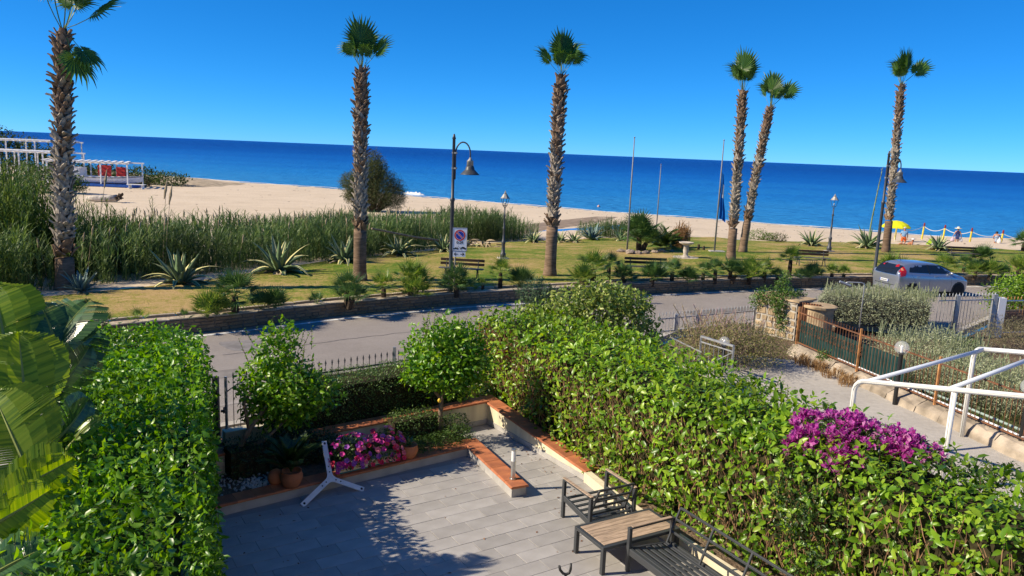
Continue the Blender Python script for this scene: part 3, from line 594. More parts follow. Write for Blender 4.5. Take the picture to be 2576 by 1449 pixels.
AG = [((-12.428,28.372,0.400),1.75,'variegated agave nearest the roadside hedge, in front of the reeds at the left',0),((-9.885,32.124,0.356),2.0,'largest variegated agave with sprawling leaves in front of the reeds',0),
 ((-8.019,36.164,0.299),1.6,'variegated agave half hidden behind the tall palm by the tamarisk',0),((-5.960,39.531,0.257),1.5,'variegated agave with curled leaf tips right of the tall palm by the tamarisk',0),
 ((-3.853,42.609,0.156),1.35,'variegated agave behind the first arched lamp post',0),((1.376,53.767,-0.444),1.25,'variegated agave left of the palm by the flagpoles, in front of the lagoon',0),
 ((3.261,54.536,-0.428),1.15,'small variegated agave just right of the palm by the flagpoles',0),((4.279,54.536,-0.385),1.15,'narrow variegated agave left of the plain blue-green one',0),
 ((5.991,58.961,-0.646),1.5,'plain blue-green agave with broad straight leaves',1),((8.033,57.807,-0.491),1.2,'variegated agave left of the bushy palm in the ring of rocks',0),
 ((20.746,53.574,0.156),1.55,'upright agave on the lawn left of the second lantern post',0),((24.264,52.709,0.269),1.9,'big sprawling agave with a tall flower stalk left of the arched lamp',0),
 ((29.126,52.709,0.306),1.45,'agave on the sand edge in front of the green sun loungers',0),((-14.871,26.064,0.416),1.0,'dark agave in the shade at the foot of the thickest palm',1)]
for i, (loc, sz, lb, pl) in enumerate(AG):
    t = agave(loc, sz*.9, lb, pl, 26 if sz > 1.2 else 20, i)
    if 'stalk' in lb:
        mb = MB(); mb.tube([(0,0,.1),(.1,0,2),(.28,0,4.2),(.42,0,5.6)],[.055,.05,.035,.012],8)
        for q in range(26):
            z = .8+q*.18; x = .28*(z/4.2)**1.2; a = q*2.4; d_ = Vector((math.cos(a),math.sin(a),0)); s_ = Vector((-d_.y,d_.x,0))*.04; c = Vector((x,0,z))+d_*.04
            mb.add([c-s_,c+s_,c+d_*.05+Vector((0,0,.16))],[(0,1,2)])
        t.rotation_euler = (0,0,0); ob('flower_stalk', mb.mesh('flower_stalk', mat('stalk', (.20,.26,.14), .7, .2, var=.3, scale=3)), t)
# heap of cut dry leaves and a fallen trunk behind the sign
t = thing('cut_leaf_heap', 'heap of cut dry agave leaves at the edge of the reeds', 'leaf heap', (-2.190,48.284,-0.176))
for k in range(34): put_frond(rnd.choice(ag_d+[ag_v[2]]), t, Vector((rnd.gauss(0,.55),rnd.gauss(0,.35),rnd.uniform(.0,.3))), rnd.uniform(0,6.28), D(rnd.uniform(-5,25)), rnd.uniform(.6,1.1), rnd.uniform(-1,1), 'dry_leaf')
a, b_ = Vector((-7.101,38.169,1.750)), Vector((-2.677,45.802,0.250))
t = tag(ob('leaning_pole', MB().tube([a, a.lerp(b_,.4)+Vector((0,0,-.1)), a.lerp(b_,.75)+Vector((0,0,-.06)), b_],[.05,.06,.07,.08],8).mesh('leaning_pole', mat('dead_stalk_wood', (.27,.21,.15), .9, .1, var=.3, scale=6))), 'long dead flower stalk fallen slantwise across the reeds', 'dead stalk')
# ---------------------------------------------------------------- reeds
m_reed = leafmat('reed', [(.05,.10,.03),(.085,.15,.045),(.14,.21,.07),(.21,.27,.11)], .5, .3, .32, patch=.35)
m_plume = mat('reed_plume', (.40,.31,.20), .9, .1, var=.3, scale=8)
def reed_tmpl(h, nl, ll, seed, lean=.12, lo=.12):
    r_ = random.Random(seed); V = []; F = []
    def strip(rows):
        o = len(V); V.extend([p for r2 in rows for p in r2])
        for i in range(len(rows)-1): F.append((o+2*i,o+2*i+1,o+2*i+3,o+2*i+2))
    lx, ly = r_.uniform(-lean,lean)*h, r_.uniform(-lean,lean)*h; at_ = lambda z: (lx*(z/h)**1.6, ly*(z/h)**1.6, z)
    for ang in (0,1.57):
        c, s_ = math.cos(ang)*.012, math.sin(ang)*.012
        strip([[(at_(z)[0]-c,at_(z)[1]-s_,z),(at_(z)[0]+c,at_(z)[1]+s_,z)] for z in (0,h*.5,h*.95)])
    for k in range(nl):
        z = h*(lo+(.97-lo)*(k+r_.random()*.7)/nl); a = r_.uniform(0,6.28) if k%2 else k*1.3; L_ = ll*r_.uniform(.7,1.2)*(.75 if z > h*.85 else 1); el = r_.uniform(.75,1.35); x, y, z0 = at_(z); rows = []
        d = Vector((math.cos(a),math.sin(a),0)); sd = Vector((-d.y,d.x,0)); p = Vector((x,y,z0)); dr = r_.uniform(.9,1.9)
        for i, t in enumerate((0,.33,.66,1)):
            w = (.011,.017,.012,.002)[i]*L_/.5; rows.append([tuple(p-sd*w),tuple(p+sd*w)]); e_ = el-dr*t*.75
            p = p+(d*math.cos(e_)+Vector((0,0,math.sin(e_))))*L_*.33
        strip(rows)
    return np.array(V), np.array(F)
def reed_bed(name, label, pts, hs, n_tm=5, nl=15, ll=.58, h=2.4, mat_=None, lean=.12, lo=.03):
    Vs = []; Fs = []; off = 0; pts = np.array(pts); hs = np.array(hs); pick = rng.integers(0,n_tm,len(pts))
    for k in range(n_tm):
        tv, tf = reed_tmpl(h, nl, ll, k+n_tm*17, lean, lo); I = np.where(pick == k)[0]; a = rng.uniform(0,6.28,len(I)); s = hs[I]/h
        Rm = np.zeros((len(I),3,3)); Rm[:,0,0] = np.cos(a)*np.maximum(s,.7); Rm[:,0,1] = -np.sin(a)*np.maximum(s,.7); Rm[:,1,0] = np.sin(a)*np.maximum(s,.7); Rm[:,1,1] = np.cos(a)*np.maximum(s,.7); Rm[:,2,2] = s
        V, F = scatter(tv, tf, Rm, np.ones(len(I)), pts[I]); Vs.append(V); Fs.append(F+off); off += len(V)
    o = ob(name, npmesh(name, np.concatenate(Vs), np.concatenate(Fs), mat_ or m_reed), kind='stuff'); o['label'] = label; return o
rf = [(-15.213,24.910,0.438),(-14.702,26.641,0.403),(-13.037,28.565,0.387),(-11.587,30.296,0.378),(-10.865,31.932,0.346),(-8.972,35.010,0.313),(-6.706,37.703,0.293),(-4.310,43.186,0.086),(-2.892,49.534,-0.306)]
P = []; Hh = []
for a, c_ in zip(rf[:-1],rf[1:]):
    L_ = math.dist(a[:2],c_[:2]); n_ = int(L_*95)
    for _ in range(n_):
        t = rnd.random(); x = a[0]+(c_[0]-a[0])*t; y = a[1]+(c_[1]-a[1])*t; d = 1.1+rnd.random()**1.25*7.0; dx, dy = (c_[0]-a[0])/L_, (c_[1]-a[1])/L_
        x, y = x-dy*d, y+dx*d; P.append((x,y,terrain(x,y)-.15-.04*d)); Hh.append(rnd.gauss(1.85+.15*min(4,d-1.1),.17)+.12*math.sin(x*1.7)+.1*math.sin(y*.9))
reed_bed('reed_bed', 'dense bank of tall green reeds between the lawn and the beach', P, Hh)
mb = MB()
for i in range(0,len(P),26):
    x, y, z = P[i]; h_ = Hh[i]; dx = rnd.uniform(-.25,.25); top = Vector((x+dx,y,z+h_+rnd.uniform(.1,.5))); mb.tube([(x,y,z+h_*.4),top],[.008,.006],3); mb.tube([top-Vector((.02,0,.3)),top-Vector((0,0,.1)),top+Vector((dx*.2,0,.06))],[.012,.035,.006],5)
o = ob('reed_plumes', mb.mesh('reed_plumes', m_plume), kind='stuff'); o['label'] = 'dry tan plumes and stems among the reeds'
def clump(cx, cy, rx, ry, n, h, hv, **k):
    P = []; Hh = []
    for _ in range(n):
        a = rnd.uniform(0,6.28); r_ = math.sqrt(rnd.random()); x, y = cx+rx*r_*math.cos(a), cy+ry*r_*math.sin(a); P.append((x,y,terrain(x,y)-.1)); Hh.append(max(.4,rnd.gauss(h,hv)*(1-.25*r_)))
    return P, Hh
P = []; Hh = []
for x_, y_, rx, ry, n_, h_ in [((-1.918,58.576,-0.807)[0],(-1.918,58.576,-0.807)[1],2.6,3.5,330,2.2),((-4.304,57.999,-0.932)[0],(-4.304,57.999,-0.932)[1],3.5,3.5,420,2.6),((-0.099,59.538,-0.777)[0],(-0.099,59.538,-0.777)[1],2.0,3,160,1.6)]:
    p_, q_ = clump(x_,y_,rx,ry,n_,h_,.25); P += p_; Hh += q_
reed_bed('reed_tussocks', 'lighter tussocks of reed at the right end of the reed bank beside the short lantern', P, Hh)
x_, y_, _ = (8.318,63.097,-0.691); P, Hh = clump(x_,y_,3.2,2.2,330,1.35,.2)
reed_bed('lagoon_reeds', 'patch of blue-green reeds at the lagoon between the agaves', P, Hh, ll=.7)
# giant canes at the far left
m_cane = leafmat('cane', [(.04,.08,.018),(.075,.135,.025),(.12,.19,.04),(.17,.23,.06)], .5, .3, .3, patch=.3)
P = []; Hh = []
for x_, y_, rx, ry, n_, h_ in [(-20.0,29.5,2.2,2.6,340,4.2),(-17.6,31.0,2.0,2.2,220,3.0),(-23.5,33,2.6,3,340,5.0),(-15.2,33.0,1.7,1.6,120,2.5),(-26.5,36,2.5,3,240,6.2),(-18.5,25.5,2.0,2.0,200,2.6)]:
    p_, q_ = clump(x_,y_,rx,ry,n_,h_,.5); P += p_; Hh += q_
reed_bed('giant_canes', 'stand of giant canes with arching leaves at the far left behind the thickest palm', P, Hh, nl=22, ll=.62, h=4.0, mat_=m_cane, lean=.16)
mb = MB()
for px_, h_ in ((-20.2,6.1),(-22,6.6),(-14.0,4.1),(-13.7,3.9),(-18.4,4.6),(-24,7.0)):
    x = px_; y = 31+rnd.uniform(-2,3); z = terrain(x,y); l = rnd.uniform(.2,.6); top = Vector((x+l,y,z+h_*.92)); mb.tube([(x,y,z),(x+l*.4,y,z+h_*.5),top],[.012,.011,.008],4)
    mb.tube([top-Vector((.12,0,.7)),top-Vector((.05,0,.35)),top+Vector((.03,0,.1))],[.02,.06,.01],6)
o = ob('cane_plumes', mb.mesh('cane_plumes', m_plume), kind='stuff'); o['label'] = 'tan seed plumes standing above the giant canes'
# ---------------------------------------------------------------- tamarisk on the beach, shrubs and weeds
def leafy_bush(name, label, cat, loc, lobes, n, lsize, m, stemm, tmpl=LEAF4, twigs=60, up=.3, group=None, shell=.55, singles=0, leafname='leaf', droop=0, aspect=None, trunkr=.02):
    """bush of separate leaf-sized faces filling lobes [(x,y,z,rx,ry,rz)], with real stems inside"""
    t = thing(name, label, cat, loc, 0, group); P = []; Nn = []; w = np.array([q[3]*q[4]+q[4]*q[5] for q in lobes]); w = w/w.sum()
    for q, k in zip(lobes, (w*n).astype(int)):
        d = sphere_dirs(k); r_ = (shell+(1-shell)*rng.random(k)**.6)[:,None]; r_ *= (1+.16*np.sin(d[:,:1]*7+q[0]*3)*np.cos(d[:,1:2]*6+q[1])+.1*rng.normal(size=(k,1)))
        P.append(d*r_*np.array(q[3:6])+np.array(q[:3])); Nn.append(d)
    P = np.concatenate(P); Nn = np.concatenate(Nn); keep = P[:,2] > .03; P, Nn = P[keep], Nn[keep]; k = len(P)
    Z = Nn*.7+sphere_dirs(k)*.6+np.array((0,0,up)); Y = Nn*.55+sphere_dirs(k)*.9+np.array((0,0,.15-droop))
    sz = lsize*rng.uniform(.6,1.25,k)
    leaves(t, P, Y, Z, sz, m, tmpl, singles, leafname, 'foliage', loc)
    mb = MB()
    for _ in range(twigs):
        q = lobes[rnd.randrange(len(lobes))]; e = Vector((q[0]+rnd.uniform(-.8,.8)*q[3],q[1]+rnd.uniform(-.8,.8)*q[4],q[2]+rnd.uniform(-.5,.8)*q[5])); s_ = Vector((rnd.gauss(0,.08)+e.x*.25,rnd.gauss(0,.08)+e.y*.25,0)); mid = s_.lerp(e,.5)+Vector((rnd.gauss(0,.06),rnd.gauss(0,.06),.08))*e.length*.5
        mb.tube([s_,mid,e],[trunkr,trunkr*.7,trunkr*.25],4,caps=False)
    ob('stems', mb.mesh('stems', stemm), t); return t
m_twig = mat('twig', (.13,.085,.055), .9, .1, var=.4, scale=8); m_twig2 = mat('grey_twig', (.24,.19,.15), .9, .1, var=.4, scale=8)
m_tam = leafmat('tamarisk', [(.03,.055,.02),(.06,.085,.03),(.11,.13,.05),(.17,.17,.075)], .7, .15, .2, patch=.4)
SPRAY = (np.array([(0,0,0),(-.03,.3,.02),(.03,.3,.02),(0,.62,0),(-.22,.55,.1),(-.16,.48,.04),(.22,.6,.08),(.17,.5,.02),(0,1,-.05),(.03,.65,.05),(-.12,.85,.02),(.12,.9,-.04),(0,.72,.02)]), np.array([(0,2,1),(1,2,3),(1,5,4),(2,6,7),(3,9,8),(3,12,10),(3,11,12)]))
leafy_bush('tamarisk', 'round feathery tamarisk tree standing alone on the beach behind the tall palm', 'tree', (-16.014,85.991,-1.410),
  [(0,0,2.6,2.5,2.4,2.3),(1.6,0,2.3,2.0,2.0,2.1),(-1.7,0,2.6,1.7,1.7,1.8),(-.2,0,4.3,1.8,1.6,1.5),(.2,.2,5.6,.8,.8,1.1),(2.6,0,1.7,1.1,1.2,1.4),(-2.6,.2,3.2,1.0,.9,.8),(-2.2,0,1.5,.8,.8,.6),(.6,0,4.9,1.0,1.0,1.0)], 15000, .5, m_tam, m_twig, SPRAY, 160, .2, shell=.35, trunkr=.05)
m_gr = leafmat('shrub_green', [(.03,.07,.015),(.06,.12,.02),(.10,.17,.03)], .5, .3, .2)
m_grb = leafmat('shrub_bright', [(.06,.12,.02),(.12,.19,.03),(.19,.25,.06)], .6, .25, .2)
leafy_bush('sand_shrub', 'low bright green shrub on the sand edge right of the two close palms', 'shrub', (20.261,63.867,-0.613), [(0,0,.3,1.4,.8,.55),(.9,0,.2,.8,.6,.4)], 1500, .13, m_grb, m_twig, twigs=20)
leafy_bush('sand_weed', 'small grey-green weed beside the low bright shrub on the sand edge', 'weed', (20.734,60.212,-0.336), [(0,0,.3,.7,.5,.45)], 500, .11, m_tam, m_twig, twigs=16)
# planting inside the ring of rocks
m_ph = leafmat('feather_palm', [(.02,.055,.016),(.045,.095,.022),(.09,.14,.03)], .45, .35, .2)
def feather_mesh(L_, nl, ll, m):
    V = []; F = []
    for i in range(nl):
        t = .18+.8*i/nl; y = L_*t*(1-.12*t*t); z = L_*(.12*t-.33*t*t*t)
        for sd in (-1,1):
            l = ll*(1-.55*abs(t-.45)); o = len(V); V += [(0,y-.012,z),(0,y+.02,z),(sd*l*.55,y+l*.42,z+.06*l),(sd*l*.9,y+l*.8,z-.14*l)]; F.append((o,o+1,o+3,o+2))
    for i in range(5):
        t0, t1 = i/5, (i+1)/5; o = len(V); V += [(-.015*(1-t0),L_*t0*(1-.12*t0*t0),L_*(.12*t0-.33*t0**3)),(.015*(1-t0),L_*t0*(1-.12*t0*t0),L_*(.12*t0-.33*t0**3)),(.015*(1-t1),L_*t1*(1-.12*t1*t1),L_*(.12*t1-.33*t1**3)),(-.015*(1-t1),L_*t1*(1-.12*t1*t1),L_*(.12*t1-.33*t1**3))]; F.append((o,o+1,o+2,o+3))
    return npmesh('frond', np.array(V), np.array(F), m)
rnd.seed(77)
dwarf((7.452,45.687,0.300), 1.45, 1.0, 'bushy two-stemmed palm inside the ring of rocks right of the first flagpole', 26, True, 2, 90)
fe = feather_mesh(1.35,22,.34,m_ph); t = thing('feather_palm', 'dark trunkless feather palm sprawling inside the ring of rocks', 'palm', (9.250,47.418,0.279))
for k in range(26): put_frond(fe, t, Vector((rnd.gauss(0,.2),rnd.gauss(0,.1),.1)), k*2.4, D(78-70*(k/26)), rnd.uniform(.85,1.15), rnd.uniform(-.4,.4))
m_dryg = leafmat('dry_grass', [(.28,.17,.08),(.38,.24,.11),(.46,.32,.17)], .9, .1, .2)
x_, y_, z_ = (10.576,48.573,0.266); P, Hh = clump(x_,y_,.55,.5,150,1.55,.2)
tag(reed_bed('dry_grass_clump', '', P, Hh, nl=7, ll=.5, h=1.5, mat_=m_dryg, lean=.14), 'clump of tall dry brown ornamental grass behind the bird bath', 'grass clump')['kind'] = 'thing'
m_rock = mat('rock', (.30,.24,.19), .9, .15, var=.5, scale=4, bump=.6, bscale=8)
def rock_mesh():
    mb = MB(); n = 8; vs = []; fs = []
    for r_, z in ((.85,0),(1,.3),(.75,.62),(.3,.78)): vs += [(r_*math.cos(6.283*j/n)*rnd.uniform(.8,1.15),r_*math.sin(6.283*j/n)*rnd.uniform(.75,1.1),z*rnd.uniform(.8,1.2)) for j in range(n)]
    for i in range(3):
        for j in range(n): fs.append((i*n+j,i*n+(j+1)%n,(i+1)*n+(j+1)%n,(i+1)*n+j))
    fs.append(tuple(3*n+j for j in range(n))); return mb.add(vs,fs).mesh('rock', m_rock)
rocks = [rock_mesh() for _ in range(4)]
RKL = ['isolated brown rock farthest left of the planted ring','largest rock of the ring, just left of the first flagpole foot','flat pale rock directly right of the first flagpole foot','rock of the ring below the trunks of the bushy two-stemmed palm','rock of the ring left of the last two under the feather palm','rock of the ring below the dark feather palm','small rock at the right end of the ring towards the bird bath']
for i, (p_, s_) in enumerate([((6.240,44.436,0.316),.22),((6.659,43.667,0.341),.30),((7.076,43.571,0.348),.22),((7.616,43.955,0.343),.22),((8.198,44.533,0.338),.2),((8.686,44.917,0.332),.24),((9.428,45.591,0.323),.15)]):
    o = ob('rock', rocks[i%4], None, Matrix.Translation(p_) @ Matrix.Rotation(i*1.3,4,'Z') @ Matrix.Diagonal((s_*1.4,s_,s_,1))); tag(o, RKL[i], 'rock', 'rocks edging the planted ring')
# grass tufts over the lawn
m_tuft = leafmat('lawn_blade', [(.10,.13,.02),(.2,.19,.05),(.33,.25,.10),(.4,.29,.14)], .9, .1, .25, patch=.25)
n_ = 26000; X = rng.uniform(-15,42,n_*2); T_ = rng.random(n_*2)**1.5; P = []
for x, t in zip(X,T_):
    y = ip(WALL,x)+.95+(ip(EDGE,x)-ip(WALL,x)-1)*t
    if abs(x) < .70*y+3: P.append((x,y,terrain(x,y)))
P = np.array(P[:n_]); k = len(P); BL = (np.array([(-.012,0,0),(.012,0,0),(0,1,.12),(-.2,0,0),(-.18,0,.02),(-.32,.8,.2),(.2,.02,0),(.215,0,0.02),(.33,.7,-.15)])*np.array((1,1,1)), np.array([(0,1,2),(3,4,5),(6,7,8)]))
Y = np.tile(np.array((0,0,1.)),(k,1))+rng.normal(size=(k,3))*.25; V, F = scatter(BL[0],BL[1],frames(Y,sphere_dirs(k)),rng.uniform(.04,.11,k),P)
o = ob('lawn_grass', npmesh('lawn_grass', V, F, m_tuft), kind='stuff'); o['label'] = 'short dry grass of the promenade lawn'

# ---------------------------------------------------------------- the walled garden: walls, coping, planter
m_cream = mat('cream_render', (.74,.66,.47), .85, .15, scale=5, bump=.1, bscale=40, col2=(.60,.52,.38), stretch=(1,1,.12), var=.1, detail=8)
m_terra = mat('terracotta', (.48,.17,.075), .65, .25, var=.3, scale=5, bump=.15, bscale=30, col2=(.34,.12,.06), detail=8)
m_skirt = mat('grey_facing', (.42,.40,.38), .7, .25, var=.15, scale=4)
def G3(u, v, z=0): return uvw(u,v,z)
cop_me = [MB().prism([(-.16,0),(.16,0),(.165,.012),(.16,.026),(.145,.034),(-.145,.034),(-.16,.026),(-.165,.012)],-.149,.149).mesh('coping_tile', m_terra) for _ in range(3)]   # profile across, extruded along
def coping(parent, a, b, width, name='coping_tile'):
    """terracotta tiles from a to b (top of the wall)"""
    a, b = Vector(a), Vector(b); d = b-a; L_ = d.length; d.normalize(); x = Vector((d.y,-d.x,0)).normalized(); zz = x.cross(d); n = max(1,round(L_/.3)); st = L_/n
    for i in range(n):
        p = a+d*(st*(i+.5))
        M = Matrix(((x.x,zz.x,d.x,p.x),(x.y,zz.y,d.y,p.y),(x.z,zz.z,d.z,p.z),(0,0,0,1))) @ Matrix.Diagonal((width/.33,1.15,(st-.006)/.298,1)); M.translation = p+zz*rnd.uniform(0,.003)
        ob(name, rnd.choice(cop_me), parent, M)
def wall_prism(parent, name, quad, z0, tops, m):
    """quad: 4 ground points (uv); tops: 4 heights"""
    mb = MB(); vs = [G3(u,v,z0) for u,v in quad]+[G3(u,v,z) for (u,v),z in zip(quad,tops)]
    mb.add(vs,[(3,2,1,0),(4,5,6,7),(0,1,5,4),(1,2,6,5),(2,3,7,6),(3,0,4,7)]); return ob(name, mb.mesh(name, m), parent)
t = thing('garden_wall', 'cream garden wall with terracotta coping at the back of the patio corner', 'wall', (0,0,0))
wall_prism(t, 'wall', [(-6.1,-.2),(.32,-.2),(.32,.06),(-6.1,.06)][::-1], -.05, [.47]*4, m_cream); coping(t, G3(-6.1,-.07,.47), G3(.05,-.07,.47), .34)
wall_prism(t, 'skirting', [(-1.0,.06),(.05,.06),(.05,.072),(-1.0,.072)][::-1], 0, [.10]*4, m_skirt)
t = thing('side_wall', 'cream wall stepping down beside the tall hedge, its terracotta coping in sun', 'wall', (0,0,0))
wall_prism(t, 'wall', [(.05,.06),(.33,-.2),(.13,3.42),(-.15,3.42)], -.05, [.468,.468,.15,.15], m_cream); coping(t, G3(.19,-.22,.475), G3(-.01,3.46,.155), .35)
wall_prism(t, 'skirting', [(.036,.08),(.05,.08),(-.15,3.42),(-.164,3.42)], 0, [.10,.10,.10,.10], m_skirt)
t = thing('planter_wall', 'low planter wall with terracotta coping along the back of the patio', 'planter wall', (0,0,0))
wall_prism(t, 'wall', [(-6.3,1.06),(-1.02,1.06),(-1.02,1.32),(-6.3,1.32)][::-1], -.05, [.15]*4, m_skirt); coping(t, G3(-6.3,1.19,.15), G3(-1.2,1.19,.15), .34)
t = thing('island_wall', 'low terracotta-topped wall jutting into the patio, carrying the bollard light', 'low wall', (0,0,0))
wall_prism(t, 'wall', [(-1.26,1.12),(-.96,1.08),(-1.42,3.30),(-1.70,3.26)], -.05, [.16]*4, m_skirt); coping(t, G3(-1.10,1.05,.16), G3(-1.565,3.32,.16), .34)
struct('planter_soil', MB().add([tuple(G3(u,v,.125)) for u,v in [(-6.3,.06),(-1.0,.06),(-1.0,1.1),(-6.3,1.1)]],[(3,2,1,0)]).mesh('planter_soil', m_soil))
t = thing('hedge_kerb', 'low cream kerb between the patio and the foot of the tall hedge', 'kerb', (0,0,0))
kp = [(-.13,3.45),(-.36,4.4),(-.52,5.6),(-.68,7.0),(-.95,9.5),(-1.3,13)]
mb = MB()
for a, b_ in zip(kp[:-1],kp[1:]): mb.bar(G3(*a,.08),G3(*b_,.08),.14,.2)
ob('kerb', mb.mesh('kerb', m_cream), t)
struct('hedge_bed', MB().add([tuple(G3(u,v,.14)) for u,v in [(.1,-.3),(2.6,-1.4),(2.6,4),(1.2,9.5),(.8,13),(-1.2,13),(-.62,7.0),(-.45,5.6),(-.3,4.4),(-.1,3.45)]],[tuple(range(10))]).mesh('hedge_bed', m_soil))
# ---------------------------------------------------------------- iron fences
m_iron = mat('dark_iron', (.06,.06,.065), .6, .4, var=.3, scale=8); m_galv = mat('galvanised', (.40,.41,.42), .45, .4, metal=.4, var=.2, scale=6)
m_rust = mat('rusty_iron', (.20,.085,.04), .85, .2, var=.5, scale=5, col2=(.09,.05,.035)); m_rustl = mat('rusty_post', (.42,.20,.08), .8, .2, var=.5, scale=4)
def spear_mesh(h, m, r=.008, fin=True):
    mb = MB(); mb.tube([(0,0,0),(0,0,h)],r,6)
    if fin: mb.lathe([(0,h+.13),(.012,h+.09),(.022,h+.045),(.010,h+.03),(.016,h+.015),(.009,h)][::-1],6)
    return mb.mesh('bar', m)
def iron_fence(name, label, a, b, h, n, m, posts=(), rails=(.15,.95), fin=True, cat='fence', railm=None, base=0, group=None, postr=.03, posth=1.08, postm=None, za=0, zb=0):
    """bars each of their own between rails, posts at given fractions"""
    a, b = Vector(a), Vector(b); t = thing(name, label, cat, a, 0, group); d = b-a; sp = spear_mesh(h, m, .008, fin)
    for f in rails: ob('rail', MB().bar((0,0,h*f),d+Vector((0,0,h*f)),.03,.035).mesh('rail', railm or m), t)
    for i in range(n+1): ob('bar', sp, t, Matrix.Translation(d*(i/n)))
    pm = MB().box((-postr,-postr,-.1),(postr,postr,h*posth)).mesh('post', postm or m)
    for f in posts: ob('post', pm, t, Matrix.Translation(d*f))
    return t
t = thing('fence_plinth', 'low cream plinth under the iron fence behind the clipped low hedge', 'plinth', (0,0,0))
wall_prism(t, 'wall', [(-5.0,-1.78),(2.6,-1.78),(2.6,-1.56),(-5.0,-1.56)][::-1], -.05, [.24]*4, m_cream)
iron_fence('garden_fence', 'dark iron fence with arrow-shaped tips behind the clipped low hedge', G3(-3.9,-1.66,.24), G3(2.4,-1.66,.24), 1.02, 44, m_iron, (.0,.415), (.12,.86), postm=m_galv, posth=1.2)
g = thing('garden_gate', 'narrow iron gate by the road beside the left hedge, half hidden by a lemon tree', 'gate', G3(-5.1,-1.75,0))
e = GU
ob('post', MB().box((-.05,-.05,-.05),(.05,.05,1.32)).mesh('post', m_iron), g); ob('stile', MB().bar(e*.19+Vector((0,0,.08)),e*.19+Vector((0,0,1.3)),.045,.045).mesh('stile', m_galv), g)
ob('latch', MB().box((.09,-.02,.62),(.17,.02,.66)).box((.14,-.025,.6),(.16,.025,.72)).mesh('latch', m_iron), g)
ob('stile', MB().bar(e*1.1+Vector((0,0,.08)),e*1.1+Vector((0,0,1.2)),.045,.045).mesh('stile', m_galv), g)
arc = [e*(.19+.91*q)+Vector((0,0,.98+.22*math.sin(math.pi*q*.9))) for q in np.linspace(0,1,9)]
ob('rail', MB().tube(arc,.013,6).mesh('rail', m_iron), g); ob('rail', MB().bar(e*.19+Vector((0,0,.15)),e*1.1+Vector((0,0,.15)),.03,.03).mesh('rail', m_iron), g)
sp = spear_mesh(1.15, m_iron)
for q in range(6): ob('bar', sp, g, Matrix.Translation(e*(.33+.13*q)+Vector((0,0,.1))))
